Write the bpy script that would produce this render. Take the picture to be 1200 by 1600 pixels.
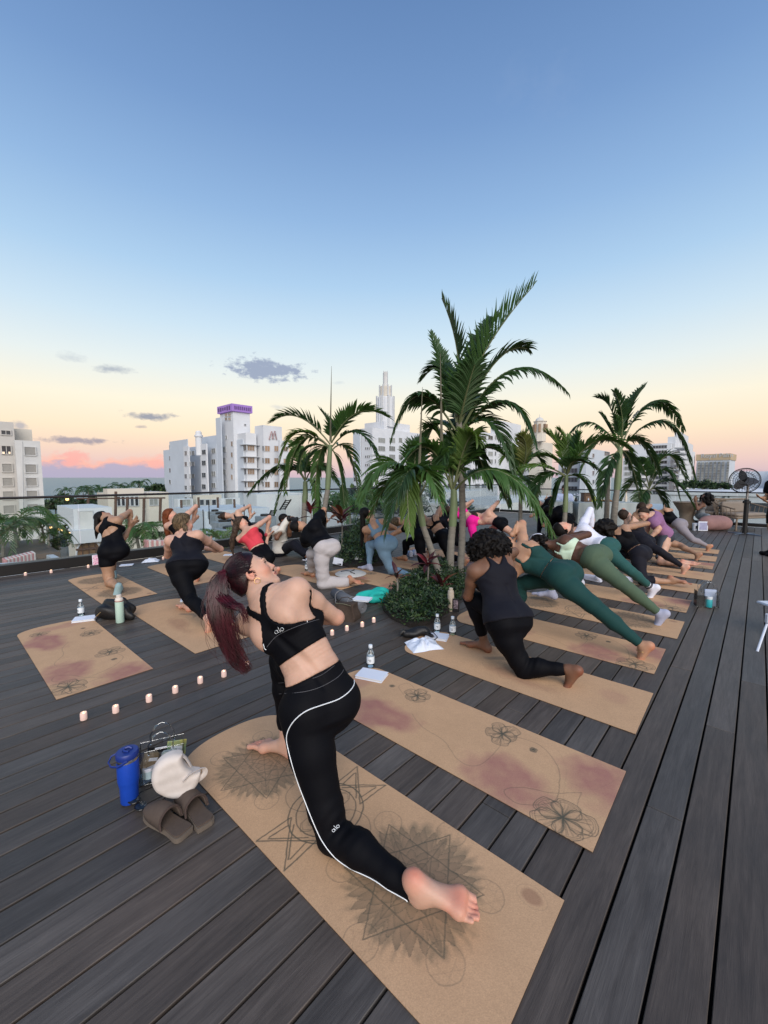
import bpy, bmesh, math, random
import numpy as np
from mathutils import Vector, Matrix, noise as mnoise
R = math.radians
sc = bpy.context.scene
COL = sc.collection
for o in list(bpy.data.objects):
    bpy.data.objects.remove(o)

# ------------------------------------------------------------------ camera
EYE = 1.54; FPX = 640.0; PITCH = math.atan(54 / 640)
cam = bpy.data.objects.new('camera', bpy.data.cameras.new('camera')); COL.objects.link(cam)
cam.location = (0, 0, EYE); cam.rotation_euler = (R(90) - PITCH, 0, 0)
cam.data.sensor_fit = 'HORIZONTAL'; cam.data.sensor_width = 36; cam.data.lens = 36 * FPX / 1200
cam.data.clip_start = 0.02; cam.data.clip_end = 60000
sc.camera = cam

# ------------------------------------------------------------------ exposure
vs = sc.view_settings
vs.view_transform = 'Standard'; vs.look = 'None'; vs.exposure = 0.14; vs.gamma = 1.0
vs.use_curve_mapping = False
sc.cycles.use_denoising = True
sc.cycles.max_bounces = 8; sc.cycles.transparent_max_bounces = 24
sc.cycles.caustics_reflective = False; sc.cycles.caustics_refractive = False

# ------------------------------------------------------------------ sky: dusk, sun just down behind the camera
def lin(c):
    return tuple(((v / 255) / 12.92 if v / 255 <= 0.04045 else ((v / 255 + 0.055) / 1.055) ** 2.4) for v in c)
SUN_EL, SUN_AZ = 33.0, 166.0        # the glow of the western sky
w = bpy.data.worlds.new('World'); sc.world = w; w.use_nodes = True
nt = w.node_tree; nt.nodes.clear()
def N(t, **k):
    n = nt.nodes.new(t)
    for a, b in k.items(): setattr(n, a, b)
    return n
L = nt.links.new
sky = N('ShaderNodeTexSky', sky_type='NISHITA', sun_disc=False, sun_elevation=R(2.0), sun_rotation=R(SUN_AZ))
bgA = N('ShaderNodeBackground'); L(sky.outputs[0], bgA.inputs[0]); bgA.inputs[1].default_value = 0.03
tc = N('ShaderNodeTexCoord'); nrm = N('ShaderNodeVectorMath', operation='NORMALIZE'); L(tc.outputs['Generated'], nrm.inputs[0])
sep = N('ShaderNodeSeparateXYZ'); L(nrm.outputs[0], sep.inputs[0])
ramp = N('ShaderNodeValToRGB'); L(sep.outputs[2], ramp.inputs[0])
STOPS = [(0.0, (206, 184, 197)), (0.035, (230, 200, 196)), (0.07, (242, 214, 195)), (0.10, (248, 227, 200)), (0.16, (247, 238, 217)),
         (0.232, (226, 234, 234)), (0.311, (200, 222, 238)), (0.404, (169, 202, 233)), (0.505, (142, 178, 220)),
         (0.62, (115, 151, 200)), (0.725, (97, 132, 182)), (1.0, (77, 107, 153))]
el = ramp.color_ramp.elements
while len(el) < len(STOPS): el.new(0.5)
for e, (p, c) in zip(el, STOPS):
    e.position = p; e.color = lin(c) + (1,)
# clouds: thin evening cumulus in the far sky, each an ellipse in (azimuth, elevation) broken up by noise
az = N('ShaderNodeMath', operation='ARCTAN2'); L(sep.outputs[0], az.inputs[0]); L(sep.outputs[1], az.inputs[1])
elv = N('ShaderNodeMath', operation='ARCSINE'); L(sep.outputs[2], elv.inputs[0])
cxy = N('ShaderNodeCombineXYZ'); L(az.outputs[0], cxy.inputs[0]); L(elv.outputs[0], cxy.inputs[1])
def noise_n(scale, detail, rough, stretch=(1, 1, 1)):
    mp = N('ShaderNodeMapping'); L(cxy.outputs[0], mp.inputs[0]); mp.inputs['Scale'].default_value = stretch
    n = N('ShaderNodeTexNoise'); L(mp.outputs[0], n.inputs[0]); n.inputs['Scale'].default_value = scale
    n.inputs['Detail'].default_value = detail; n.inputs['Roughness'].default_value = rough
    return n.outputs[0]
nz = noise_n(42, 5, 0.62, (1, 1.7, 1)); nz2 = noise_n(16, 4, 0.6, (1, 1.6, 1))
def M(op, a, b=None, c=None, clamp=False):
    n = N('ShaderNodeMath', operation=op, use_clamp=clamp)
    for i, v in enumerate((a, b, c)):
        if v is None: continue
        if isinstance(v, (int, float)): n.inputs[i].default_value = v
        else: L(v, n.inputs[i])
    return n.outputs[0]
def pix_dir(px, py):
    x = (px - 600) / FPX; y = -(py - 800) / FPX
    d = Vector((x, math.cos(PITCH) + y * math.sin(PITCH), -math.sin(PITCH) + y * math.cos(PITCH))).normalized()
    return math.atan2(d.x, d.y), math.asin(d.z)
def cloud_mask(px, py, rx, ry, soft=0.55, amount=1.0, nsrc=None):
    a0, e0 = pix_dir(px, py); sx = rx / FPX * math.cos(a0); sy = ry / FPX * math.cos(a0)
    u = M('MULTIPLY', M('SUBTRACT', az.outputs[0], a0), 1 / sx); v = M('MULTIPLY', M('SUBTRACT', elv.outputs[0], e0), 1 / sy)
    d = M('SQRT', M('ADD', M('MULTIPLY', u, u), M('MULTIPLY', v, v)))
    t = M('ADD', M('SUBTRACT', 1.0, d), M('MULTIPLY', M('SUBTRACT', nsrc or nz, 0.5), 2.4))
    return M('MULTIPLY', M('MULTIPLY', t, 1 / soft, clamp=True), amount)
prev = ramp.outputs[0]
def over(prev, mask, col):
    m = N('ShaderNodeMix', data_type='RGBA'); L(mask, m.inputs[0]); L(prev, m.inputs[6]); m.inputs[7].default_value = lin(col) + (1,)
    return m.outputs[2]
# low cloud bank over the sea horizon: blue grey below, pink tops, all the way round like the evening haze bank
hgt = M('ADD', 0.030, M('MULTIPLY', M('SUBTRACT', nz2, 0.5), 0.07))
bank = M('MULTIPLY', M('SUBTRACT', hgt, elv.outputs[0]), 90.0, clamp=True)
westfade = M('MULTIPLY', M('SUBTRACT', -0.30, az.outputs[0]), 6.0, clamp=True)
eastfade = M('MULTIPLY', M('ADD', az.outputs[0], 1.9), 6.0, clamp=True)
bank = M('MULTIPLY', M('MULTIPLY', bank, westfade), eastfade)
prev = over(prev, M('MULTIPLY', M('MULTIPLY', M('SUBTRACT', M('ADD', hgt, 0.012), elv.outputs[0]), 70.0, clamp=True), M('MULTIPLY', westfade, eastfade)), (250, 186, 170))
prev = over(prev, M('MULTIPLY', bank, 0.9), (168, 172, 202))
for (px, py, rx, ry, so, am, c) in [
        (115, 716, 24, 16, .5, .9, (244, 176, 172)), (246, 722, 16, 12, .6, .8, (248, 180, 172)),
        (415, 578, 62, 17, .45, .95, (146, 157, 184)), (175, 577, 30, 7, .9, .8, (160, 168, 184)), (114, 558, 20, 9, 1.2, .6, (170, 180, 196)),
        (232, 650, 36, 8, .7, .95, (142, 146, 166)), (118, 688, 54, 6, .6, .9, (150, 144, 164)), (220, 667, 8, 3, .8, .7, (170, 160, 170)),
        (30, 664, 12, 9, .9, .8, (165, 165, 180)), (435, 636, 14, 4, 1.0, .5, (190, 195, 205)), (530, 598, 10, 3, 1.0, .4, (190, 200, 210)),
        (865, 140, 40, 30, 2.0, .2, (150, 170, 205)), (805, 128, 30, 22, 2.0, .16, (150, 170, 205)), (1170, 736, 26, 4, 1.0, .5, (190, 165, 180))]:
    prev = over(prev, cloud_mask(px, py, rx, ry, so, am), c)
bgB = N('ShaderNodeBackground'); L(prev, bgB.inputs[0]); bgB.inputs[1].default_value = 0.93
add = N('ShaderNodeAddShader'); L(bgA.outputs[0], add.inputs[0]); L(bgB.outputs[0], add.inputs[1])
wo = N('ShaderNodeOutputWorld'); L(add.outputs[0], wo.inputs[0])

# ------------------------------------------------------------------ sun: only a broad soft glow from the west is left
sl = bpy.data.lights.new('sun', 'SUN'); sun = bpy.data.objects.new('sun', sl); COL.objects.link(sun)
sl.energy = 3.0; sl.angle = R(52); sl.color = (1.0, 0.93, 0.86)
sd = Vector((math.sin(R(SUN_AZ)) * math.cos(R(SUN_EL)), math.cos(R(SUN_AZ)) * math.cos(R(SUN_EL)), math.sin(R(SUN_EL))))
sun.rotation_euler = sd.to_track_quat('Z', 'Y').to_euler()

# ================================================================== helpers
V3 = lambda *a: np.array(a, float)
CAMP = V3(0, 0, EYE)
def ray(px, py):
    x = (px - 600) / FPX; y = -(py - 800) / FPX
    return V3(x, math.cos(PITCH) + y * math.sin(PITCH), -math.sin(PITCH) + y * math.cos(PITCH))
def G(px, py, z=0.0):                    # where a line of sight meets the height z
    d = ray(px, py); return CAMP + d * ((z - EYE) / d[2])
def AT(px, py, Y):                       # ... meets the distance Y
    d = ray(px, py); return CAMP + d * (Y / d[1])
FW = V3(math.sin(R(-48.5)), math.cos(R(-48.5)), 0); RT = V3(FW[1], -FW[0], 0); UP = V3(0, 0, 1)   # the mats' length and width
def PL(px, py, o, w):                    # ... meets the upright plane along a mat, w to the right of o
    d = ray(px, py); return CAMP + d * (((o - CAMP) @ RT + w) / (d @ RT))
def OR(px, py, p, dist, far=1):          # ... is dist away from the joint p
    d = ray(px, py); d = d / np.linalg.norm(d); q = p - CAMP; t = q @ d
    m = np.linalg.norm(q - t * d); k = math.sqrt(max(0, dist * dist - m * m)); return CAMP + d * (t + far * k)
nz_ = lambda v: v / (np.linalg.norm(v) + 1e-12)

def mesh_np(name, verts, quads, smooth=True):
    verts = np.asarray(verts, np.float32); quads = np.asarray(quads, np.int32)
    me = bpy.data.meshes.new(name); n = quads.shape[1]
    me.vertices.add(len(verts)); me.vertices.foreach_set('co', verts.ravel())
    me.loops.add(quads.size); me.loops.foreach_set('vertex_index', quads.ravel())
    me.polygons.add(len(quads)); me.polygons.foreach_set('loop_start', np.arange(0, quads.size, n, dtype=np.int32))
    me.update(calc_edges=True); me.validate()
    me.polygons.foreach_set('use_smooth', np.full(len(me.polygons), smooth, bool))
    return me

class MB:
    """collects shapes, then links them as one mesh object"""
    def __init__(s): s.v = []; s.f = []; s.m = []
    def poly(s, pts, faces, mi=0):
        b = len(s.v); s.v += [tuple(float(c) for c in p) for p in pts]; s.f += [tuple(b + i for i in f) for f in faces]; s.m += [mi] * len(faces); return s
    def box(s, c, d, rz=0.0, mi=0, bev=0.0):
        cx, cy, cz = c; hx, hy, hz = d[0] / 2, d[1] / 2, d[2] / 2; ca, sa = math.cos(rz), math.sin(rz)
        if bev <= 0:
            pts = [(x, y, z) for z in (-hz, hz) for x, y in ((-hx, -hy), (hx, -hy), (hx, hy), (-hx, hy))]
            fs = [(3, 2, 1, 0), (4, 5, 6, 7), (0, 1, 5, 4), (1, 2, 6, 5), (2, 3, 7, 6), (3, 0, 4, 7)]
        else:
            b = bev; pts = []
            for z, i in ((-hz, b), (-hz + b, 0), (hz - b, 0), (hz, b)):
                x, y = hx - i, hy - i; q = b if i == 0 else 0
                pts += [(-x + q, -y, z), (x - q, -y, z), (x, -y + q, z), (x, y - q, z), (x - q, y, z), (-x + q, y, z), (-x, y - q, z), (-x, -y + q, z)]
            fs = [tuple(range(7, -1, -1)), tuple(range(24, 32))]
            for l in range(3):
                for i in range(8): fs.append((l * 8 + i, l * 8 + (i + 1) % 8, l * 8 + 8 + (i + 1) % 8, l * 8 + 8 + i))
        return s.poly([(cx + x * ca - y * sa, cy + x * sa + y * ca, cz + z) for x, y, z in pts], fs, mi)
    def tube(s, path, rad, n=8, mi=0, caps=True, flat=1.0):
        path = [np.array(p, float) for p in path]; k = len(path)
        rads = rad if hasattr(rad, '__len__') else [rad] * k
        up = V3(0, 0, 1); rings = []
        t0 = nz_(path[1] - path[0]); a = np.cross(t0, up)
        if np.linalg.norm(a) < 1e-3: a = V3(1, 0, 0)
        a = nz_(a)
        for i in range(k):
            t = nz_(path[min(i + 1, k - 1)] - path[max(i - 1, 0)]); a = nz_(a - t * (a @ t)); b = np.cross(t, a)
            rings += [path[i] + rads[i] * (math.cos(2 * math.pi * j / n) * a + flat * math.sin(2 * math.pi * j / n) * b) for j in range(n)]
        fs = [(i * n + j, i * n + (j + 1) % n, i * n + n + (j + 1) % n, i * n + n + j) for i in range(k - 1) for j in range(n)]
        if caps: fs += [tuple(range(n - 1, -1, -1)), tuple(range((k - 1) * n, k * n))]
        return s.poly(rings, fs, mi)
    def lathe(s, prof, c=(0, 0, 0), n=20, mi=0, sx=1, sy=1):
        pts = [(c[0] + sx * r * math.cos(2 * math.pi * j / n), c[1] + sy * r * math.sin(2 * math.pi * j / n), c[2] + z) for r, z in prof for j in range(n)]
        k = len(prof)
        fs = [(i * n + j, i * n + (j + 1) % n, i * n + n + (j + 1) % n, i * n + n + j) for i in range(k - 1) for j in range(n)]
        fs += [tuple(range(n - 1, -1, -1)), tuple(range((k - 1) * n, k * n))]
        return s.poly(pts, fs, mi)
    def prism(s, outline, z0, z1, mi=0):
        n = len(outline)
        return s.poly([(x, y, z0) for x, y in outline] + [(x, y, z1) for x, y in outline],
                      [tuple(range(n - 1, -1, -1)), tuple(range(n, 2 * n))] + [(i, (i + 1) % n, n + (i + 1) % n, n + i) for i in range(n)], mi)
    def build(s, name, mat, parent=None, loc=(0, 0, 0), rz=0.0, smooth=False):
        me = bpy.data.meshes.new(name); me.from_pydata(s.v, [], s.f); me.update()
        for mm in (mat if isinstance(mat, (list, tuple)) else [mat]): me.materials.append(mm)
        if any(s.m): me.polygons.foreach_set('material_index', s.m)
        if smooth:
            me.polygons.foreach_set('use_smooth', [True] * len(me.polygons))
            me.set_sharp_from_angle(angle=R(42))
        return link(name, me, parent, loc, rz)
def link(name, me, parent=None, loc=(0, 0, 0), rz=0.0):
    o = bpy.data.objects.new(name, me); COL.objects.link(o); o.location = loc; o.rotation_euler = (0, 0, rz)
    if parent is not None: o.parent = parent
    return o
def tag(o, label=None, cat=None, group=None, kind=None):
    for k, v in (('label', label), ('category', cat), ('group', group), ('kind', kind)):
        if v: o[k] = v
    return o
def thing(name, label, cat, loc=(0, 0, 0), rz=0.0, group=None):
    return tag(link(name, None, None, tuple(float(c) for c in loc), rz), label, cat, group)

# ------------------------------------------------------------------ materials
MATS = {}
def mat(name, col, rough=0.6, metal=0.0, noise=0.0, nscale=20.0, bump=0.0, bscale=60.0, stretch=(1, 1, 1), coat=0.0, spec=0.5, trans=0.0, ior=1.45,
        emit=None, estr=0.0, alpha=1.0, rand=0.0, sheen=0.0, sss=0.0, attr=None, col2=None):
    if name in MATS: return MATS[name]
    m = bpy.data.materials.new(name); m.use_nodes = True; t = m.node_tree; b = t.nodes['Principled BSDF']; lk = t.links.new
    if isinstance(col[0], int): col = lin(col)
    b.inputs['Roughness'].default_value = rough; b.inputs['Metallic'].default_value = metal
    b.inputs['Specular IOR Level'].default_value = spec; b.inputs['IOR'].default_value = ior
    b.inputs['Transmission Weight'].default_value = trans; b.inputs['Coat Weight'].default_value = coat; b.inputs['Alpha'].default_value = alpha
    b.inputs['Sheen Weight'].default_value = sheen
    if sss: b.inputs['Subsurface Weight'].default_value = sss; b.inputs['Subsurface Radius'].default_value = (.012, .005, .003); b.inputs['Subsurface Scale'].default_value = 1.0
    if emit: b.inputs['Emission Color'].default_value = tuple(emit) + (1,); b.inputs['Emission Strength'].default_value = estr
    b.inputs['Base Color'].default_value = tuple(col[:3]) + (1,)
    tcn = t.nodes.new('ShaderNodeTexCoord'); mp = t.nodes.new('ShaderNodeMapping'); lk(tcn.outputs['Object'], mp.inputs[0]); mp.inputs['Scale'].default_value = stretch
    src = None
    if attr:
        a = t.nodes.new('ShaderNodeAttribute'); a.attribute_name = attr; src = a.outputs['Color']
    if noise > 0 or col2:
        n = t.nodes.new('ShaderNodeTexNoise'); n.inputs['Scale'].default_value = nscale; n.inputs['Detail'].default_value = 5; n.inputs['Roughness'].default_value = .6; lk(mp.outputs[0], n.inputs[0])
        if col2:
            mx = t.nodes.new('ShaderNodeMix'); mx.data_type = 'RGBA'; mx.inputs[6].default_value = tuple(col[:3]) + (1,)
            mx.inputs[7].default_value = (lin(col2) if isinstance(col2[0], int) else tuple(col2)) + (1,)
            cr = t.nodes.new('ShaderNodeMapRange'); cr.inputs[1].default_value = .38; cr.inputs[2].default_value = .62; lk(n.outputs[0], cr.inputs[0]); lk(cr.outputs[0], mx.inputs[0])
            src = mx.outputs[2]
        if noise > 0:
            mr = t.nodes.new('ShaderNodeMapRange'); lk(n.outputs[0], mr.inputs[0]); mr.inputs[1].default_value = .25; mr.inputs[2].default_value = .75
            mr.inputs[3].default_value = 1 - noise; mr.inputs[4].default_value = 1 + noise
            mu = t.nodes.new('ShaderNodeMix'); mu.data_type = 'RGBA'; mu.blend_type = 'MULTIPLY'; mu.inputs[0].default_value = 1
            if src is None: mu.inputs[6].default_value = tuple(col[:3]) + (1,)
            else: lk(src, mu.inputs[6])
            cc = t.nodes.new('ShaderNodeCombineColor'); [lk(mr.outputs[0], cc.inputs[i]) for i in range(3)]; lk(cc.outputs[0], mu.inputs[7]); src = mu.outputs[2]
    if rand > 0:
        oi = t.nodes.new('ShaderNodeObjectInfo'); mr = t.nodes.new('ShaderNodeMapRange'); lk(oi.outputs['Random'], mr.inputs[0]); mr.inputs[3].default_value = 1 - rand; mr.inputs[4].default_value = 1 + rand
        hs = t.nodes.new('ShaderNodeHueSaturation'); lk(mr.outputs[0], hs.inputs['Value'])
        if src is None: hs.inputs['Color'].default_value = tuple(col[:3]) + (1,)
        else: lk(src, hs.inputs['Color'])
        src = hs.outputs[0]
    if src is not None: lk(src, b.inputs['Base Color'])
    if bump > 0:
        n = t.nodes.new('ShaderNodeTexNoise'); n.inputs['Scale'].default_value = bscale; n.inputs['Detail'].default_value = 4; lk(mp.outputs[0], n.inputs[0])
        bp = t.nodes.new('ShaderNodeBump'); bp.inputs['Strength'].default_value = bump; bp.inputs['Distance'].default_value = .01; lk(n.outputs[0], bp.inputs['Height']); lk(bp.outputs[0], b.inputs['Normal'])
    MATS[name] = m
    return m
def glass_mat(name, tint=(0.93, 0.97, 0.96), gloss=0.06):
    if name in MATS: return MATS[name]
    m = bpy.data.materials.new(name); m.use_nodes = True; t = m.node_tree; t.nodes.clear(); lk = t.links.new
    o = t.nodes.new('ShaderNodeOutputMaterial'); tr = t.nodes.new('ShaderNodeBsdfTransparent'); tr.inputs[0].default_value = tuple(tint) + (1,)
    gl = t.nodes.new('ShaderNodeBsdfGlossy'); gl.inputs['Roughness'].default_value = .02
    fr = t.nodes.new('ShaderNodeLayerWeight'); fr.inputs[0].default_value = .25
    mr = t.nodes.new('ShaderNodeMapRange'); lk(fr.outputs['Fresnel'], mr.inputs[0]); mr.inputs[3].default_value = gloss * .5; mr.inputs[4].default_value = min(1, gloss * 8)
    mx = t.nodes.new('ShaderNodeMixShader'); lk(mr.outputs[0], mx.inputs[0]); lk(tr.outputs[0], mx.inputs[1]); lk(gl.outputs[0], mx.inputs[2]); lk(mx.outputs[0], o.inputs[0])
    MATS[name] = m
    return m

# ================================================================== the roof deck
BD = V3(math.sin(R(42.4)), math.cos(R(42.4)), 0); BN = V3(BD[1], -BD[0], 0)      # along / across the boards
def OS(o, s, z=0.0): return BN * o + BD * s + V3(0, 0, z)
RZB = math.atan2(BD[1], BD[0])           # turn that lays local x along the boards
PITCH_B = 0.1455
def plank_material():
    m = bpy.data.materials.new('composite_decking'); m.use_nodes = True; t = m.node_tree; b = t.nodes['Principled BSDF']; lk = t.links.new
    tcn = t.nodes.new('ShaderNodeTexCoord'); oi = t.nodes.new('ShaderNodeObjectInfo')
    sc1 = t.nodes.new('ShaderNodeVectorMath'); sc1.operation = 'SCALE'; sc1.inputs['Scale'].default_value = 37.0
    cv = t.nodes.new('ShaderNodeCombineXYZ'); [lk(oi.outputs['Random'], cv.inputs[i]) for i in range(3)]; lk(cv.outputs[0], sc1.inputs[0])
    ad = t.nodes.new('ShaderNodeVectorMath'); ad.operation = 'ADD'; lk(tcn.outputs['Object'], ad.inputs[0]); lk(sc1.outputs[0], ad.inputs[1])
    def ns(stretch, scale, det=6, dist=0.0):
        mp = t.nodes.new('ShaderNodeMapping'); mp.inputs['Scale'].default_value = stretch; lk(ad.outputs[0], mp.inputs[0])
        n = t.nodes.new('ShaderNodeTexNoise'); n.inputs['Scale'].default_value = scale; n.inputs['Detail'].default_value = det; n.inputs['Roughness'].default_value = .65; n.inputs['Distortion'].default_value = dist; lk(mp.outputs[0], n.inputs[0]); return n.outputs[0]
    streak = ns((.5, 7, 1), 5, 5, .8); grain = ns((3.5, 120, 1), 3, 5); blotch = ns((.8, 2.5, 1), 2.4, 4); scuff = ns((1, 1, 1), 1.1, 8)
    cr = t.nodes.new('ShaderNodeValToRGB'); lk(streak, cr.inputs[0]); e = cr.color_ramp.elements
    e[0].position = .3; e[0].color = (.047, .0390, .0335, 1); e[1].position = .72; e[1].color = (.084, .0725, .0640, 1)
    m1 = e.new(.5); m1.color = (.065, .0550, .0480, 1)
    def mul(a, f, lo, hi, f0=.3, f1=.7):
        mr = t.nodes.new('ShaderNodeMapRange'); lk(f, mr.inputs[0]); mr.inputs[1].default_value = f0; mr.inputs[2].default_value = f1; mr.inputs[3].default_value = lo; mr.inputs[4].default_value = hi
        x = t.nodes.new('ShaderNodeVectorMath'); x.operation = 'SCALE'; lk(a, x.inputs[0]); lk(mr.outputs[0], x.inputs['Scale']); return x.outputs[0]
    c = mul(cr.outputs[0], grain, .80, 1.2); c = mul(c, blotch, .82, 1.22); c = mul(c, oi.outputs['Random'], .72, 1.32, 0, 1); c = mul(c, scuff, .95, 1.22, .5, .72)
    wn = t.nodes.new('ShaderNodeTexWhiteNoise'); wn.noise_dimensions = '1D'; lk(oi.outputs['Random'], wn.inputs['W']); mxh = t.nodes.new('ShaderNodeMix'); mxh.data_type = 'RGBA'; mxh.inputs[6].default_value = (1.10, .98, .90, 1); mxh.inputs[7].default_value = (.93, .99, 1.06, 1); lk(wn.outputs[0], mxh.inputs[0])
    hm = t.nodes.new('ShaderNodeVectorMath'); hm.operation = 'MULTIPLY'; lk(c, hm.inputs[0]); lk(mxh.outputs[2], hm.inputs[1]); c = hm.outputs[0]
    lk(c, b.inputs['Base Color'])
    rr = t.nodes.new('ShaderNodeMapRange'); lk(blotch, rr.inputs[0]); rr.inputs[3].default_value = .42; rr.inputs[4].default_value = .62; lk(rr.outputs[0], b.inputs['Roughness'])
    b.inputs['Specular IOR Level'].default_value = .45
    bp = t.nodes.new('ShaderNodeBump'); bp.inputs['Strength'].default_value = .32; bp.inputs['Distance'].default_value = .004; lk(grain, bp.inputs['Height']); lk(bp.outputs[0], b.inputs['Normal'])
    return m
PLANK = plank_material()
rng = random.Random(5)
deck = tag(MB().box((0, 0, -.075), (25, 19, .05)).build('deck', mat('deck_gap_shade', (.008, .007, .007), .9), None, tuple(OS(.75, 5.0)), RZB), kind='structure')  # one near-black sheet under the planks; shade of the gaps put into its colour
DINV = deck.matrix_basis.inverted()
O_LEFT = -8.62; S_BACK = 17.1
k0 = round((-0.454 - O_LEFT) / PITCH_B); nb = 0
for k in range(-k0, 34):
    oc = -0.454 + (k + .5) * PITCH_B
    # part of this row that the lens can see, from behind the camera's feet to the back railing
    s0 = -1.6 if oc > -1.2 else max(-1.6, (abs(oc) - 2.4) * -.2 - .9)
    if oc > 0.3: s0 = 1.2
    s = s0 - rng.uniform(0, 3.2)
    while s < S_BACK:
        ln = rng.choice((6.1, 7.3, 5.4, 6.7, 7.3)); e_ = min(s + ln, S_BACK)
        if e_ - s > .3 and e_ > -.9:
            lx = e_ - s - .004; wd = PITCH_B - .0098
            b = MB().box((0, 0, -.0125), (lx, wd, .025), bev=.0022)
            p = b.build('plank', PLANK, None, tuple(OS(oc, (s + e_) / 2, rng.uniform(-.0006, .0006))), RZB + rng.uniform(-.0003, .0003))
            p.parent = deck; p.matrix_parent_inverse = DINV; nb += 1
        s += ln

# ------------------------------------------------------------------ cork mats with printed designs
MW, ML, MRISE = 0.62, 1.88, 0.16
def mat_grid(res):
    nv = int(MW / res); nu = int(ML / res)
    v = np.linspace(-MW / 2, MW / 2, nv + 1); f = np.linspace(0, 1, nu + 1)
    x = np.clip(np.abs(v) / (MW / 2), 0, 1) ** 2.3
    lv = ML - MRISE * (1 - np.sqrt(np.clip(1 - x, 0, 1)))
    return f[:, None] * lv[None, :], np.broadcast_to(v[None, :], (nu + 1, nv + 1)).copy()
def vnoise(u, v, s, seed=0):
    """smooth value noise on numpy arrays"""
    r = np.random.RandomState(seed); T = r.rand(64, 64)
    def one(a, b):
        i = np.floor(a).astype(int); j = np.floor(b).astype(int); fa = a - i; fb = b - j; fa = fa * fa * (3 - 2 * fa); fb = fb * fb * (3 - 2 * fb)
        g = lambda x, y: T[x % 64, y % 64]
        return (g(i, j) * (1 - fa) + g(i + 1, j) * fa) * (1 - fb) + (g(i, j + 1) * (1 - fa) + g(i + 1, j + 1) * fa) * fb
    return .55 * one(u * s, v * s) + .28 * one(u * s * 2.1 + 7, v * s * 2.1 + 3) + .17 * one(u * s * 4.3 + 1, v * s * 4.3 + 9)
class Print:
    def __init__(p, res):
        p.u, p.v = mat_grid(res); p.res = res
        n1 = vnoise(p.u, p.v, 9, 1)[..., None]; rs = np.random.RandomState(3)
        base = V3(.52, .325, .19) * (0.93 + .14 * n1); base = base * (1 + rs.normal(0, .055, n1.shape))
        p.c = base
        p.uw = p.u + .006 * (vnoise(p.u, p.v, 40, 5) - .5); p.vw = p.v + .006 * (vnoise(p.u, p.v, 40, 6) - .5)
    def tint(p, a, col): a = np.clip(a, 0, 1)[..., None]; p.c = p.c * (1 - a) + (p.c * .35 + V3(*col) * .65) * a
    def ink(p, a, col=(.085, .080, .060)): a = np.clip(a, 0, 1)[..., None]; p.c = p.c * (1 - a) + V3(*col) * a
    def line(p, pts, wd=.0016, al=.85, rough=True, col=(.085, .080, .060)):
        pts = [np.array(q, float) for q in pts]; U, W = (p.uw, p.vw) if rough else (p.u, p.v)
        lo = np.min(pts, 0) - .03; hi = np.max(pts, 0) + .03
        rows = np.where((p.u.max(1) > lo[0]) & (p.u.min(1) < hi[0]))[0]; cols = np.where((p.v[0] > lo[1]) & (p.v[0] < hi[1]))[0]
        if len(rows) == 0 or len(cols) == 0: return
        sl = (slice(rows[0], rows[-1] + 1), slice(cols[0], cols[-1] + 1)); U = U[sl]; W = W[sl]; d = np.full(U.shape, 9.)
        for a, b in zip(pts[:-1], pts[1:]):
            ba = b - a; t = np.clip(((U - a[0]) * ba[0] + (W - a[1]) * ba[1]) / (ba @ ba + 1e-12), 0, 1)
            d = np.minimum(d, np.hypot(U - a[0] - t * ba[0], W - a[1] - t * ba[1]))
        a = np.clip((wd + p.res * .5 - d) / p.res, 0, 1) * al * min(1, 2 * wd / p.res)
        a = a[..., None]; p.c[sl] = p.c[sl] * (1 - a) + V3(*col) * a
    def circle(p, cu, cv, r, wd=.0012, al=.7, a0=0, a1=360, n=40, ev=1.0):
        p.line([(cu + r * math.cos(R(a0 + (a1 - a0) * i / n)), cv + ev * r * math.sin(R(a0 + (a1 - a0) * i / n))) for i in range(n + 1)], wd, al)
    def blot(p, cu, cv, ru, rv, seed, al=.75, col=(.26, .075, .10)):
        d = np.hypot((p.u - cu) / ru, (p.v - cv) / rv) + 1.1 * (vnoise(p.u, p.v, 6, seed) - .5)
        p.tint(np.clip((1.12 - d) / .55, 0, 1) * al * (.6 + .6 * vnoise(p.u, p.v, 14, seed + 1)), col)
    def flower(p, cu, cv, r, seed, rot=0, al=.7):
        rs = random.Random(seed)
        for q in range(5):
            a = rot + q * 72 + rs.uniform(-8, 8); L_ = r * rs.uniform(.8, 1.1); W_ = r * rs.uniform(.60, .74); ca, sa = math.cos(R(a)), math.sin(R(a))
            for k in range(3):
                j = 1 - .07 * k; out = []
                for i in range(25):
                    t = i / 24 * math.pi; x = L_ * j * (1 - abs(math.cos(t / 1)) ** 2.2) if False else L_ * j * math.sin(t) ** .75; y = W_ * j * math.cos(t) * math.sin(t) ** .3 * (1 + .12 * math.sin(7 * t + k))
                    out.append((cu + x * ca - y * sa, cv + x * sa + y * ca))
                p.line(out, .0016, al * (1.1 if k == 0 else .7))
            for k in range(11):
                y = rs.uniform(-.34, .34) * r; p.line([(cu, cv), (cu + .5 * L_ * ca - .6 * y * sa, cv + .5 * L_ * sa + .6 * y * ca), (cu + .8 * L_ * ca - y * sa, cv + .8 * L_ * sa + y * ca)], .0012, al * .7)
        d = np.hypot(p.uw - cu, p.vw - cv); p.ink(np.clip(1 - d / (r * .3), 0, 1) * .75); p.ink(np.clip(1 - d / (r * 1.0), 0, 1) * .22)
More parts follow.
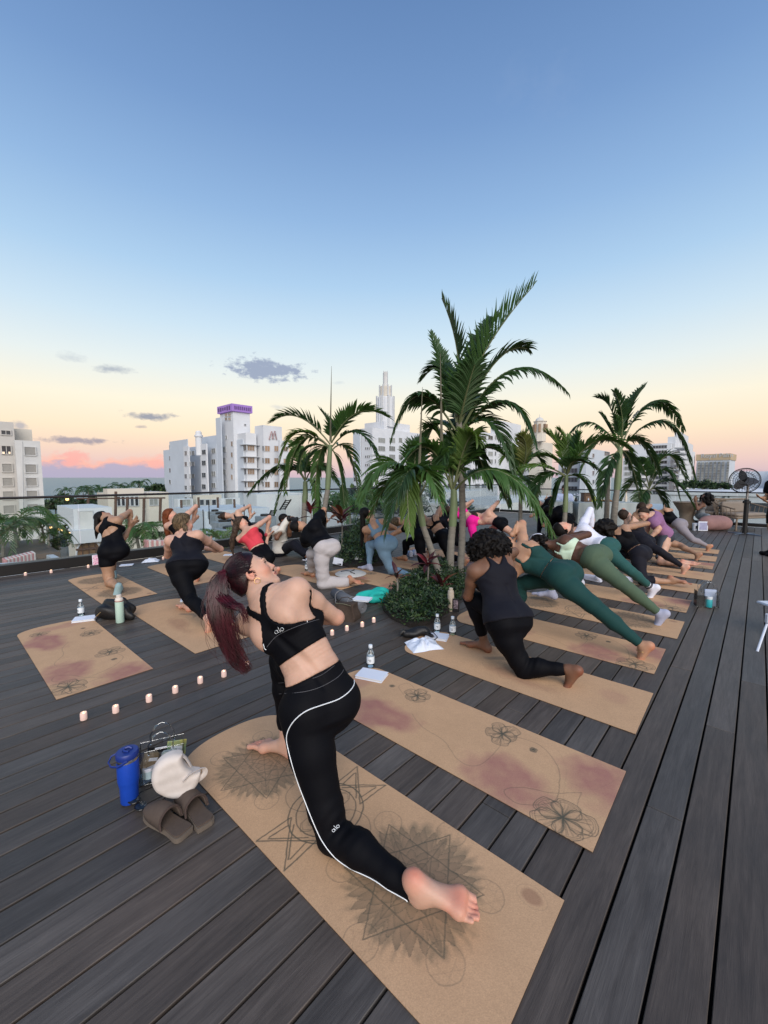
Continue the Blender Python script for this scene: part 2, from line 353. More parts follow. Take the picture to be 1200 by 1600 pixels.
    def build(p):
        u, v, c = p.u, p.v, np.clip(p.c, 0, 1); nu, nv = u.shape; T = .0045
        top = np.stack([u, -v, np.full_like(u, T)], -1).reshape(-1, 3)
        idx = np.arange(nu * nv).reshape(nu, nv); q = np.stack([idx[:-1, :-1], idx[:-1, 1:], idx[1:, 1:], idx[1:, :-1]], -1).reshape(-1, 4)[:, ::-1]
        ring = np.concatenate([idx[0, :], idx[1:, -1], idx[-1, -2::-1], idx[-2:0:-1, 0]]); nr = len(ring)
        low = top[ring].copy(); low[:, 2] = .0005; b = nu * nv; i = np.arange(nr); j = (i + 1) % nr
        side = np.stack([ring[i], ring[j], b + j, b + i], -1)
        me = mesh_np('cork_mat', np.concatenate([top, low]), np.concatenate([q, side]), False)
        at = me.color_attributes.new('print', 'FLOAT_COLOR', 'POINT')
        cols = np.ones((nu * nv + nr, 4), np.float32); cols[:nu * nv, :3] = c.reshape(-1, 3); cols[nu * nv:, :3] = V3(.05, .04, .035)
        at.data.foreach_set('color', cols.ravel()); me.materials.append(CORK)
        return me
CORK = mat('printed_cork', (.43, .26, .15), .82, attr='print', noise=.10, nscale=260, bump=.12, bscale=420, spec=.25)
def mandala(p, cu, cv, r, seed):
    """layered lotus rings inside a feathery wreath, with triangles and small net circles"""
    rs = random.Random(seed); th = np.arctan2(p.v - cv, p.u - cu) / (2 * math.pi); nzz = vnoise(p.u, p.v, 22, seed); rr = np.hypot(p.u - cu, p.v - cv) * (1 + .10 * (nzz - .5))
    n = 36; fl = np.abs(((th * n + 1.8 * vnoise(p.u, p.v, 9, seed + 2)) % 1) - .5) * 2
    edge = r * (1.08 - .11 * fl ** 1.2 + .30 * (vnoise(p.u, p.v, 15, seed + 3) - .5)); al = np.clip((edge - rr) / (r * .16), 0, 1)
    p.ink(al * np.clip(.22 + .55 * vnoise(p.u, p.v, 24, seed + 1) - .22 * fl, .06, .55), (.105, .100, .070))
    for k, (R_, m_) in enumerate(((.93, 30), (.80, 24), (.67, 18), (.50, 14), (.34, 10), (.19, 6))):
        f2 = np.abs(((th * m_ + .5 * (k % 2) + .35 * (nzz - .5)) % 1) - .5) * 2; e = r * R_ * (1 - .24 * f2 ** 1.35); ins = np.clip((e - rr) / p.res, 0, 1); q = np.clip(rr / (e + 1e-6), 0, 1)
        base = p.c.copy(); lit = V3(.40, .252, .155) * np.ones_like(base); a = (ins * .55)[..., None]; p.c = p.c * (1 - a) + lit * a
        p.ink(ins * (.06 + .34 * q ** 5 + .30 * np.clip(1 - f2 * 7, 0, 1) * (1 - q) + .25 * (nzz - .35)) * (.9 if k % 2 else 1.1), (.090, .086, .060)); p.ink(np.clip(1 - np.abs(e - rr) / (p.res * .8), 0, 1) * .75)
    for rot in (90, 270):
        p.line([(cu + r * 1.0 * math.cos(R(rot + 120 * i)), cv + r * 1.0 * math.sin(R(rot + 120 * i))) for i in range(4)], .0020, .85); p.line([(cu + r * .48 * math.cos(R(rot + 60 + 120 * i)), cv + r * .48 * math.sin(R(rot + 60 + 120 * i))) for i in range(4)], .0014, .75)
    for i in range(6): p.line([(cu, cv), (cu + r * .85 * math.cos(R(30 + 60 * i)), cv + r * .85 * math.sin(R(30 + 60 * i)))], .0014, .7)
    for i in range(6):
        a = R(30 + 60 * i); x, y = cu + r * 1.04 * math.cos(a), cv + r * 1.04 * math.sin(a)
        if abs(y) > MW / 2 - .01: continue
        p.circle(x, y, r * .23, .0013, .65)
        for k in range(7): b0 = k * 51; p.line([(x + r * .23 * math.cos(R(b0)), y + r * .23 * math.sin(R(b0))), (x + r * .23 * math.cos(R(b0 + 130)), y + r * .23 * math.sin(R(b0 + 130)))], .0008, .45)
def design_mandala(res):
    p = Print(res)
    mandala(p, .46, 0, .268, 11); mandala(p, 1.44, -.02, .245, 12)
    cu = .958
    for sv in (-1, 1):
        def q(pts, wd=.0031): p.line([(cu + a, sv * b) for a, b in pts], wd, .85)
        q([(.10, .30), (-.09, .13), (-.10, .30), (.09, .13), (.10, .30)]); q([(.072, .262), (-.05, .145)]); q([(-.072, .262), (.05, .145)])
        q([(.075, .255), (.063, .165)]); q([(-.075, .255), (-.063, .165)])
        for k in range(3): q([(-.028, .05 + .032 * k), (0, .072 + .032 * k), (.028, .05 + .032 * k)], .0013)
        q([(.0, .02), (.034, .06), (.03, .12), (0, .15), (-.03, .12), (-.034, .06), (0, .02)], .0015)
    for r_, w_ in ((.160, .0031), (.128, .0026)): p.circle(cu, 0, r_, w_, .9, ev=1.12)
    for s_ in (-1, 1):
        p.circle(cu + s_ * .145, 0, .10, .0015, .75); p.line([(cu, -.05), (cu + s_ * .10, 0), (cu, .05)], .0014, .8); p.line([(cu, -.02), (cu + s_ * .06, 0), (cu, .02)], .0012, .7)
    d = np.hypot((p.uw - .093) / .045, (p.vw - .244) / .033); p.tint(np.clip((1 - d) * 3, 0, 1) * .7, (.17, .07, .05)); p.circle(.093, .244, .056, .0009, .5, ev=.72)
    return p.build()
def smooth_path(pts, n=8):
    out = []; P_ = [pts[0]] + list(pts) + [pts[-1]]
    for i in range(1, len(P_) - 2):
        a, b, c, d = [np.array(x, float) for x in P_[i - 1:i + 3]]
        for k in range(n):
            t = k / n; out.append(.5 * ((2 * b) + (c - a) * t + (2 * a - 5 * b + 4 * c - d) * t * t + (3 * b - a - 3 * c + d) * t ** 3))
    out.append(np.array(pts[-1], float)); return out
def design_flower(res):
    p = Print(res)
    p.blot(1.34, -.15, .26, .19, 21, .95); p.blot(.46, -.16, .31, .16, 25, .95); p.blot(.09, .17, .21, .20, 27, .95); p.blot(1.72, .05, .1, .2, 30, .5)
    p.flower(1.27, .184, .098, 1, 10, .85); p.flower(.626, .175, .105, 2, 40, .9); p.flower(.150, -.215, .135, 3, 15, .95); p.flower(1.62, -.16, .085, 4, 0, .6)
    S = lambda pts, wd=.0014, al=.7: p.line(smooth_path(pts), wd, al)
    S([(1.35, .13), (1.45, .2), (1.42, .28), (1.33, .24)]); S([(1.16, -.02), (1.02, -.09), (.86, -.11), (.70, -.20), (.60, -.16), (.585, .05), (.62, .13)])
    S([(.56, .20), (.42, .22), (.29, .12), (.235, 0), (.215, -.15), (.33, -.27), (.42, -.24), (.36, -.16), (.24, -.10), (.13, 0)], .0015, .75)
    S([(.52, .22), (.36, .26), (.25, .14), (.21, 0), (.18, -.12)], .0008, .45); S([(.13, 0), (.12, -.10), (.06, -.17), (.025, -.22), (.05, -.27), (.1, -.26)], .0014, .75)
    S([(.20, .03), (.10, .05), (.02, .22), (.05, .28)], .0008, .4); S([(1.1, .1), (.95, .05), (.85, .08)], .0008, .35)
    p.flower(.431, .155, .024, 7, 0, .6); p.flower(1.488, .169, .022, 8, 0, .5)
    return p.build()
def design_fish(res):
    p = Print(res)
    d = np.hypot((p.u - 1.06) / .13, (p.v - .10 - .05 * np.sin(p.u * 20)) / .045); p.ink(np.clip((1.2 - d) * 2, 0, 1) * .5, (.12, .12, .10))
    p.blot(.86, -.11, .26, .10, 41, .6, (.25, .11, .08)); p.blot(.2, .1, .1, .1, 44, .25)
    S = lambda pts, wd=.0012, al=.65: p.line(smooth_path(pts), wd, al)
    S([(1.15, -.06), (1.05, .02), (.92, .03), (.78, -.03), (.64, -.10), (.56, -.04)]); S([(1.15, -.06), (1.08, -.12), (.94, -.13), (.8, -.11), (.66, -.13), (.55, -.18)])
    for i in range(14):
        for j in range(4): p.circle(.72 + .028 * i, -.10 + .028 * j + .01 * math.sin(i), .014, .0008, .45, 90, 270, 8)
    S([(1.0, .03), (.95, .10), (.88, .04)]); S([(.98, -.13), (.9, -.2), (.84, -.13)]); p.circle(1.10, -.03, .008, .001, .8)
    p.circle(.09, .24, .05, .0009, .35)
    return p.build()
ME_MANDALA = design_mandala(.0030); ME_FLOWER = design_flower(.0032); ME_FISH = design_fish(.0045)
def cork_mat(px, py, me, label, rot=0.0, org=None, z=0.0):
    """px, py: near left corner of the mat as one looks along it"""
    p = G(px, py) if org is None else org
    c = p + RT * (MW / 2)
    o = link('cork_mat', me, None, (float(c[0]), float(c[1]), .0012 + z), math.atan2(FW[1], FW[0]) + R(rot))
    return tag(o, label, 'yoga mat', 'cork yoga mats laid out on the deck')
HM = G(655, 1600) - FW * .195                        # hero mat corner
cork_mat(0, 0, ME_MANDALA, 'cork mat with dark flame mandalas under the woman with the dark red ponytail', org=HM, rot=0)
cork_mat(926, 1333, ME_FLOWER, 'empty cork mat with ink flowers and purple blotches right of the ponytailed woman')
cork_mat(993, 1148, ME_FISH, 'cork mat with a faint fish print under the curly-haired woman in black')
cork_mat(1022, 1054, ME_FLOWER, 'flower-printed cork mat under the woman in dark green')
cork_mat(1058, 999, ME_MANDALA, 'cork mat with a grey mandala under the woman in sage leggings')
cork_mat(1072, 958, ME_FLOWER, 'cork mat with a pink end under the woman in the white long-sleeved top')
cork_mat(1089, 928, ME_FISH, 'cork mat under the kneeling woman in black, behind the clear tote')
cork_mat(88, 1094, ME_FLOWER, 'empty cork mat with purple blotches at the left, behind the row of candles', rot=0)

# ================================================================== people: bodies grown as one continuous surface
class Field:
    """a signed distance grid; shapes are blended in, the surface is pulled out as quads"""
    def __init__(s, lo, hi, h):
        s.lo = np.floor(np.array(lo) / h) * h; s.h = h; s.n = np.ceil((np.array(hi) - s.lo) / h).astype(int) + 1
        s.ax = [s.lo[i] + h * np.arange(s.n[i]) for i in range(3)]
    def new(s): return np.full(s.n, .12, np.float32)
    def sub(s, lo, hi):
        a = np.clip(np.floor((np.array(lo) - s.lo) / s.h).astype(int), 0, s.n); b = np.clip(np.ceil((np.array(hi) - s.lo) / s.h).astype(int) + 1, 0, s.n)
        sl = tuple(slice(int(x), int(y)) for x, y in zip(a, b))
        return sl, s.ax[0][sl[0]][:, None, None], s.ax[1][sl[1]][None, :, None], s.ax[2][sl[2]][None, None, :]
    def put(s, F, sl, d, k):
        if F[sl].size == 0: return
        a = F[sl]; h = np.clip(.5 + .5 * (d - a) / k, 0, 1); F[sl] = (d * (1 - h) + a * h - k * h * (1 - h)).astype(np.float32)
    def cone(s, F, a, b, ra, rb, k=.02, cut=False):
        a = np.array(a, float); b = np.array(b, float); m = max(ra, rb) + k + .03
        sl, x, y, z = s.sub(np.minimum(a, b) - m, np.maximum(a, b) + m); ba = b - a; q = ba @ ba + 1e-9
        t = np.clip(((x - a[0]) * ba[0] + (y - a[1]) * ba[1] + (z - a[2]) * ba[2]) / q, 0, 1)
        d = np.sqrt((x - a[0] - t * ba[0]) ** 2 + (y - a[1] - t * ba[1]) ** 2 + (z - a[2] - t * ba[2]) ** 2) - (ra + t * (rb - ra))
        if cut: F[sl] = np.maximum(F[sl], -d - 0) if k < 1e-4 else -s._smin(-F[sl], d, k)
        else: s.put(F, sl, d, k)
    def _smin(s, a, b, k):
        h = np.clip(.5 + .5 * (b - a) / k, 0, 1); return (b * (1 - h) + a * h - k * h * (1 - h)).astype(np.float32)
    def ell(s, F, c, X, Y, Z, r, k=.02, cut=False):
        c = np.array(c, float); m = max(r) + k + .03; sl, x, y, z = s.sub(c - m, c + m); x = x - c[0]; y = y - c[1]; z = z - c[2]
        u = x * X[0] + y * X[1] + z * X[2]; v = x * Y[0] + y * Y[1] + z * Y[2]; w = x * Z[0] + y * Z[1] + z * Z[2]
        k0 = np.sqrt((u / r[0]) ** 2 + (v / r[1]) ** 2 + (w / r[2]) ** 2); k1 = np.sqrt((u / r[0] ** 2) ** 2 + (v / r[1] ** 2) ** 2 + (w / r[2] ** 2) ** 2) + 1e-6
        d = k0 * (k0 - 1) / k1; d = np.where(k0 < .05, -min(r), d)
        if cut: F[sl] = -s._smin(-F[sl], d, k)
        else: s.put(F, sl, d, k)
    def mesh(s, F, name, org, material, parent, smooth_it=1):
        S = F < 0; n = S.astype(np.int8); c = n[:-1] + n[1:]; c = c[:, :-1] + c[:, 1:]; c = c[:, :, :-1] + c[:, :, 1:]
        act = (c > 0) & (c < 8); ijk = np.argwhere(act)
        if len(ijk) == 0: return None
        idx = np.full(act.shape, -1, np.int32); idx[act] = np.arange(len(ijk), dtype=np.int32)
        off = np.array([(i, j, k) for i in (0, 1) for j in (0, 1) for k in (0, 1)])
        val = np.stack([F[ijk[:, 0] + o[0], ijk[:, 1] + o[1], ijk[:, 2] + o[2]] for o in off], 1)
        acc = np.zeros((len(ijk), 3)); cnt = np.zeros(len(ijk))
        for a in range(8):
            for b in range(a + 1, 8):
                if np.abs(off[a] - off[b]).sum() != 1: continue
                mk = (val[:, a] < 0) != (val[:, b] < 0); t = val[mk, a] / (val[mk, a] - val[mk, b])
                acc[mk] += off[a] + t[:, None] * (off[b] - off[a]); cnt[mk] += 1
        P = s.lo + s.h * (ijk + acc / cnt[:, None]); quads = []
        for ax in range(3):
            A = [slice(None)] * 3; B = [slice(None)] * 3; A[ax] = slice(0, -1); B[ax] = slice(1, None)
            df = S[tuple(A)] != S[tuple(B)]; e = np.argwhere(df); o1, o2 = [q for q in range(3) if q != ax]
            ok = (e[:, o1] > 0) & (e[:, o2] > 0) & (e[:, o1] < act.shape[o1]) & (e[:, o2] < act.shape[o2]); e = e[ok]
            def cell(d1, d2):
                q = e.copy(); q[:, o1] += d1; q[:, o2] += d2; return idx[q[:, 0], q[:, 1], q[:, 2]]
            q = np.stack([cell(-1, -1), cell(0, -1), cell(0, 0), cell(-1, 0)], 1); ins = S[e[:, 0], e[:, 1], e[:, 2]]
            if ax == 1: ins = ~ins
            q[~ins] = q[~ins][:, ::-1]; quads.append(q)
        Q = np.concatenate(quads)
        for _ in range(smooth_it):
            sm = np.zeros_like(P); ct = np.zeros(len(P))
            for i in range(4):
                np.add.at(sm, Q[:, i], P[Q[:, (i + 1) % 4]]); np.add.at(ct, Q[:, i], 1)
            P = .5 * P + .5 * sm / np.maximum(ct, 1)[:, None]
        me = mesh_np(name, P - np.array(org), Q); me.materials.append(material)
        return link(name, me, parent)

def frame(up, right):
    up = nz_(up); right = nz_(right - up * (right @ up)); return right, np.cross(up, right), up     # right, forward, up

SEC = np.array([(-.20, .085, .075, -.010), (-.12, .140, .105, -.012), (0, .168, .110, -.010), (.14, .162, .100, -.004), (.27, .140, .088, .002), (.40, .122, .082, .004), (.52, .124, .088, .004),
                (.66, .136, .098, .004), (.80, .150, .098, .0), (.90, .150, .086, -.006), (.97, .112, .070, -.010), (1.04, .058, .053, -.008)])
class Person:
    def __init__(s, name, label, J, h=.010, skin=None, size=1.0, female=True, bulk=1.0, cat='person', group='people practising on the cork mats', hips=1.0, bust=1.0, mid=None, pad=.20, limb=1.0):
        s.J = J = {k: np.array(v, float) for k, v in J.items()}; s.k = size; s.female = female; s.skin = skin; s.limb = limb
        P, Nk = J['P'], J['N']
        if 'hipL' not in J:
            hv = nz_(J.get('hipdir', J['sR'] - J['sL'])); J['hipL'] = P - hv * .088 * size; J['hipR'] = P + hv * .088 * size
        pts = np.array([v for k, v in J.items() if k not in ('face', 'hipdir', 'topL', 'topR', 'handdir', 'palm', 'bend', 'hup')])
        s.f = f = Field(pts.min(0) - pad, pts.max(0) + pad, h); s.h = h
        s.org = (float(P[0]), float(P[1]), 0.0); s.root = thing(name, label, cat, s.org, 0, group)
        s.body = None; s.cloth = []; s.flush = []
        kk = size
        # torso ------------------------------------------------------
        s.Tor = T = f.new(); Mid = J.get('bend', (P + Nk) / 2 if mid is None else mid)
        K = 40; ts = np.linspace(-.20, 1.04, K); cc = []
        def C(t):
            return (1 - t) ** 2 * P + 2 * t * (1 - t) * (2 * Mid - .5 * P - .5 * Nk) + t * t * Nk if 0 <= t <= 1 else (P + (C(.02) - P) / .02 * t if t < 0 else Nk + (Nk - C(.98)) / .02 * (t - 1))
        hr = nz_(J['hipR'] - J['hipL']); sr = nz_(J['sR'] - J['sL']); cen = np.array([C(t) for t in ts]); s.cen = cen; s.ts = ts; fr = []
        for i, t in enumerate(ts):
            tg = cen[min(i + 1, K - 1)] - cen[max(i - 1, 0)]; e = np.clip((t - .08) / .75, 0, 1); e = e * e * (3 - 2 * e)
            fr.append(frame(tg, nz_(hr * (1 - e) + sr * e)))
        s.fr = fr; s.slen = np.linalg.norm(Nk - P)
        lo = cen.min(0) - .26 * kk; hi = cen.max(0) + .26 * kk; sl, x, y, z = f.sub(lo, hi); s.tsl = sl
        shp = np.broadcast(x, y, z).shape; best = np.full(shp, 9., np.float32); bi = np.zeros(shp, np.int16)
        for i in range(K):
            d2 = (x - cen[i][0]) ** 2 + (y - cen[i][1]) ** 2 + (z - cen[i][2]) ** 2; m = d2 < best; best = np.where(m, d2, best); bi[m] = i
        Rr = np.array([a[0] for a in fr])[bi]; Ff = np.array([a[1] for a in fr])[bi]; Uu = np.array([a[2] for a in fr])[bi]; Cc = cen[bi]
        rel = np.stack(np.broadcast_arrays(x, y, z), -1) - Cc
        al = (rel * Uu).sum(-1); ds = np.linalg.norm(cen[1] - cen[0]); tt = ts[bi] + al / s.slen
        sx = (rel * Rr).sum(-1); sy = (rel * Ff).sum(-1); tcl = np.clip(tt, -.20, 1.04)
        a = np.interp(tcl, SEC[:, 0], SEC[:, 1]) * kk * bulk; b = np.interp(tcl, SEC[:, 0], SEC[:, 2]) * kk * bulk; c0 = np.interp(tcl, SEC[:, 0], SEC[:, 3]) * kk
        if hips != 1: a = a * (1 + (hips - 1) * np.exp(-((tcl - .03) / .22) ** 2)); b = b * (1 + (hips - 1) * np.exp(-((tcl - .03) / .22) ** 2))
        if not female: a = a * np.interp(tcl, [0, .1, .4, .8, 1], [.93, .95, 1.10, 1.12, 1.0]); b = b * np.interp(tcl, [0, .4, .8], [.95, 1.08, 1.06])
        ex = np.maximum(np.abs(tt - tcl) * s.slen, 0)
        k0 = np.sqrt((sx / a) ** 2 + ((sy - c0) / b) ** 2 + (ex / .05) ** 2); k1 = np.sqrt((sx / a ** 2) ** 2 + ((sy - c0) / b ** 2) ** 2 + (ex / .05 ** 2) ** 2) + 1e-6
        d = np.where(k0 < .05, -.06, k0 * (k0 - 1) / k1).astype(np.float32)
        s.tt = np.full(f.n, 9., np.float32); s.tt[sl] = tt; s.sx = np.full(f.n, 9., np.float32); s.sx[sl] = sx; s.sy = np.full(f.n, 9., np.float32); s.sy[sl] = sy - c0
        f.put(T, sl, d, .02)
        # spine furrow, glutes, chest, shoulder blades
        def TP(t, r_, f_): i = int(np.clip(round((t + .20) / 1.24 * (K - 1)), 0, K - 1)); q = fr[i]; return cen[i] + q[0] * r_ * kk + q[1] * f_ * kk + q[2] * 0, q
        s.TP = TP
        for i in range(4, 30):
            t = ts[i]; q = fr[i]; bb = np.interp(t, SEC[:, 0], SEC[:, 2]) * kk * bulk
            if .18 < t < .78: f.cone(T, cen[i] - q[1] * (bb + .009 * kk), cen[i + 1] - fr[i + 1][1] * (bb + .009 * kk), .014 * kk, .014 * kk, .020, cut=True)
        g = (1.0 if female else .86) * hips
        for sgn, key in ((-1, 'hipL'), (1, 'hipR')):
            q = fr[int(.12 / 1.24 * K)]; p0 = J[key]; f.ell(T, p0 - q[1] * .038 * kk * g + q[0] * sgn * -.006 - q[2] * .004, q[0], q[1], q[2], (.086 * kk * g, .086 * kk * g, .104 * kk * g), .055)
            if female:
                p, q = TP(.70, sgn * .072, .078 * bulk); f.ell(T, p, q[0], q[1], q[2], (.062 * kk * bust, .058 * kk * bust, .062 * kk * bust), .03)
            p, q = TP(.80, sgn * .075, -.068); f.ell(T, p, q[0], q[1], q[2], (.048 * kk, .034 * kk, .072 * kk), .022)
            sh = J['sL' if sgn < 0 else 'sR']; f.cone(T, TP(.96, sgn * .03, -.004)[0], sh, .056 * kk, .050 * kk * limb, .05); f.cone(T, TP(.80, sgn * .07, -.03)[0], sh - (sh - TP(.80, sgn * .07, -.03)[0]) * .15, .058 * kk, .048 * kk * limb, .05)
        # legs ------------------------------------------------------
        s.Leg = Lg = f.new(); m_ = limb * (1.0 if female else 1.03); s.legs = {}
        s.LegS = {}
        for sd in 'LR':
            hp, kn, an = J['hip' + sd], J['k' + sd], J['a' + sd]; one = f.new()
            th = nz_(kn - hp); shn = nz_(an - kn); bk = nz_(np.cross(np.cross(th, shn), shn)) if np.linalg.norm(np.cross(th, shn)) > .12 else -fr[6][1]
            # back of the calf points away from the knee cap: the side towards which the shin folds
            bk = nz_(bk - shn * (bk @ shn)); bk = bk if bk @ (hp - kn) > 0 or np.linalg.norm(np.cross(th, shn)) < .3 else -bk
            s.legs[sd] = (hp, kn, an, bk)
            f.cone(one, hp, hp + (kn - hp) * .35, .092 * kk * m_ * (1 if female else .95), .084 * kk * m_, .03); f.cone(one, hp + (kn - hp) * .35, hp + (kn - hp) * .8, .084 * kk * m_, .062 * kk * m_, .03)
            f.cone(one, hp + (kn - hp) * .8, kn, .062 * kk * m_, .054 * kk * m_, .03); kc = kn - bk * .008
            f.cone(one, kc, kn + (an - kn) * .15, .053 * kk * m_, .050 * kk * m_, .02)
            f.cone(one, kn + (an - kn) * .1 + bk * .010 * kk, kn + (an - kn) * .34 + bk * .016 * kk, .048 * kk * m_, .053 * kk * m_, .03)
            f.cone(one, kn + (an - kn) * .34 + bk * .016 * kk, kn + (an - kn) * .72 + bk * .004 * kk, .053 * kk * m_, .036 * kk * m_, .03)
            f.cone(one, kn + (an - kn) * .72 + bk * .004 * kk, an, .036 * kk * m_, .031 * kk * m_, .02)
            s.LegS[sd] = one; np.minimum(Lg, one, out=Lg)
        # arms ------------------------------------------------------
        s.Arm = A = f.new(); s.ArmS = {}; s.Hand = f.new(); am = limb * (1.0 if female else 1.18)
        for sd in 'LR':
            sh, e, wr = J['s' + sd], J['e' + sd], J['w' + sd]; one = f.new()
            f.cone(one, sh, sh + (e - sh) * .4, .050 * kk * am, .044 * kk * am, .03); f.cone(one, sh + (e - sh) * .4, e, .043 * kk * am, .034 * kk * am, .03)
            f.cone(one, e, e + (wr - e) * .3, .034 * kk * am, .038 * kk * am, .02); f.cone(one, e + (wr - e) * .3, wr, .038 * kk * am, .024 * kk * am, .03)
            s.ArmS[sd] = one; np.minimum(A, one, out=A)
    def foot(s, side, toe, sole, curl=0.0, tuck=None, target=None):
        """toe: direction from heel to toes, sole: direction the sole faces; tuck: toes bend to this direction"""
        f = s.f; an = s.J['a' + side]; kk = s.k; toe = nz_(np.array(toe, float)); sole = nz_(np.array(sole, float)); sole = nz_(sole - toe * (sole @ toe)); sd = np.cross(toe, sole)
        med = sd if side == 'R' else -sd                      # towards the big toe
        # check: for the right foot, standing, the big toe lies to the left
        F = s.Foot = getattr(s, 'Foot', None) if getattr(s, 'Foot', None) is not None else f.new()
        hl = an + sole * .045 * kk - toe * .035 * kk
        f.cone(F, an, an + sole * .02 * kk - toe * .005, .030 * kk, .032 * kk, .02)
        f.ell(F, hl, toe, sole, sd, (.034 * kk, .033 * kk, .029 * kk), .02)
        f.cone(F, an - sole * .01 * kk, an - toe * .03 * kk + sole * .025 * kk, .030 * kk, .026 * kk, .02)
        ball = an + toe * .125 * kk + sole * .048 * kk
        f.cone(F, hl + toe * .01, ball - med * .026 * kk, .027 * kk, .018 * kk, .03)                    # outer edge
        f.cone(F, an + toe * .02 * kk + sole * .018 * kk, ball + med * .020 * kk - sole * .004, .034 * kk, .022 * kk, .03)      # instep
        f.cone(F, ball - med * .028 * kk, ball + med * .024 * kk, .018 * kk, .022 * kk, .025)
        td = nz_(np.array(tuck, float)) if tuck is not None else toe
        s.flush += [(hl + sole * .03 * kk, .042 * kk, 1.0), (ball + sole * .02 * kk, .05 * kk, .9), (ball + td * .06 * kk, .045 * kk, .9), (ball - med * .03 * kk - toe * .03, .03, .6)]
        for i in range(5):
            w_ = (.031, .0095, -.008, -.0235, -.0375)[i]; ln = (.070, .068, .062, .055, .046)[i]; r_ = (.0142, .0088, .0084, .0080, .0080)[i]; bs = ball + med * w_ * kk + toe * (.012, .014, .010, .004, -.004)[i] * kk
            kn = bs + td * ln * .55 * kk - sole * (.004 if tuck is None else 0) * kk; f.cone(F, bs, kn, r_ * .95 * kk, r_ * .85 * kk, .005); f.cone(F, kn, bs + td * ln * kk + sole * .004 * kk, r_ * .85 * kk, r_ * 1.05 * kk, .003)
    def hand(s, side, d, palm, curl=.15, k=None, spread=.0):
        """d: direction of the fingers, palm: direction the palm faces"""
        f = s.f; w = s.J['w' + side]; kk = s.k; d = nz_(np.array(d, float)); palm = np.array(palm, float); palm = nz_(palm - d * (palm @ d)); lat = np.cross(d, palm); th = -lat if side == 'L' else lat
        F = s.Hand; c = w + d * .048 * kk
        f.ell(F, c, d, palm, lat, (.052 * kk, .015 * kk, .040 * kk), .012); f.cone(F, w - d * .01, w + d * .03 * kk, .022 * kk, .022 * kk, .015)
        for i, (o, ln) in enumerate(((.027, .070), (.009, .078), (-.009, .073), (-.026, .058))):
            b = w + d * .092 * kk + th * o * kk; p = b
            for j, q in enumerate((.45, .3, .25)):
                a = curl * (j + 1) * 1.1; dd = nz_(d * math.cos(a) + palm * math.sin(a) + th * o * spread * 20); n = p + dd * ln * q * kk; f.cone(F, p, n, (.0092 - .0008 * j) * kk, (.0086 - .0008 * j) * kk, .004); p = n
        t0 = w + d * .025 * kk + th * .028 * kk; t1 = t0 + nz_(d * .75 + th * .6 + palm * .25) * .042 * kk; t2 = t1 + nz_(d + th * .12 + palm * .15) * .034 * kk
        f.cone(F, t0, t1, .014 * kk, .011 * kk, .012); f.cone(F, t1, t2, .0105 * kk, .009 * kk, .005)
    def head(s, face, up=None, nosek=1.0):
        f = s.f; J = s.J; kk = s.k * .97; Hc, Nk = J['H'], J['N']; fw = nz_(np.array(face, float)); u = np.array(up, float) if up is not None else Hc - Nk
        u = nz_(u - fw * (u @ fw)); r = np.cross(fw, u); s.hf = (r, fw, u); F = s.Head = f.new()
        p = lambda a, b, c: Hc + (r * a + fw * b + u * c) * kk; s.hp = p
        E = lambda c, rad, k=.015, cut=False: f.ell(F, p(*c), r, fw, u, tuple(q * kk for q in rad), k, cut)
        E((0, -.014, .028), (.074, .092, .086)); E((0, .034, -.028), (.058, .058, .084), .025)
        for q in (-1, 1):
            f.cone(F, p(q * .050, .0, -.050), p(q * .016, .072, -.094), .018 * kk, .016 * kk, .025); E((q * .036, .058, -.022), (.026, .026, .026), .02)
            E((q * .076, -.006, -.010), (.009, .019, .030), .006); E((q * .080, .000, -.006), (.006, .010, .018), .006, True)
            E((q * .031, .098, .004), (.017, .016, .011), .012, True)
        f.cone(F, p(0, .076, -.098), p(0, .078, -.096), .017 * kk, .017 * kk, .02)
        f.cone(F, p(0, .086, .010), p(0, .106 * nosek, -.030), .0085 * kk, .0105 * kk, .012)
        for q in (-1, 1): f.cone(F, p(q * .012, .094, -.035), p(q * .010, .098, -.034), .009 * kk, .008 * kk, .006)
        E((0, .082, .022), (.046, .016, .011), .015); E((0, .091, -.058), (.022, .010, .007), .006); E((0, .089, -.070), (.019, .010, .008), .006)
        for q in (-1, 1): f.cone(F, p(q * .02, .074, .004), p(q * .042, .068, .003), .0115 * kk, .0115 * kk, .006)
        s.flush += [(p(.045, .065, -.03), .032, .7), (p(-.045, .065, -.03), .032, .7), (p(0, .11, -.03), .018, .7), (p(.08, 0, -.01), .03, .8), (p(-.08, 0, -.01), .03, .8)]
        # neck
        nb = s.Neck = f.new(); f.cone(nb, Nk - nz_(p(0, -.02, -.05) - Nk) * .02, p(0, -.018, -.045), .054 * kk, .049 * kk, .02); f.cone(nb, Nk + s.fr[-3][1] * .03 * kk, p(0, .01, -.07), .045 * kk, .04 * kk, .03)
    def finish_body(s, kblend=.022):
        B = s.f._smin(s.Tor, s.Leg, .03); B = s.f._smin(B, s.Arm, kblend)
        if hasattr(s, 'Foot') and s.Foot is not None: B = s.f._smin(B, s.Foot, .012)
        B = s.f._smin(B, s.Hand, .010)
        if hasattr(s, 'Neck'): B = s.f._smin(B, s.Neck, .03); B = s.f._smin(B, s.Head, .018)
        for c in s.cloth: B = np.where(c < .001, B + .007, B)
        s.body = s.f.mesh(B, 'body', s.org, s.skin, s.root); me = s.body.data; co = np.empty(len(me.vertices) * 3, np.float32); me.vertices.foreach_get('co', co); co = co.reshape(-1, 3) + np.array(s.org); fl = np.zeros(len(co), np.float32)
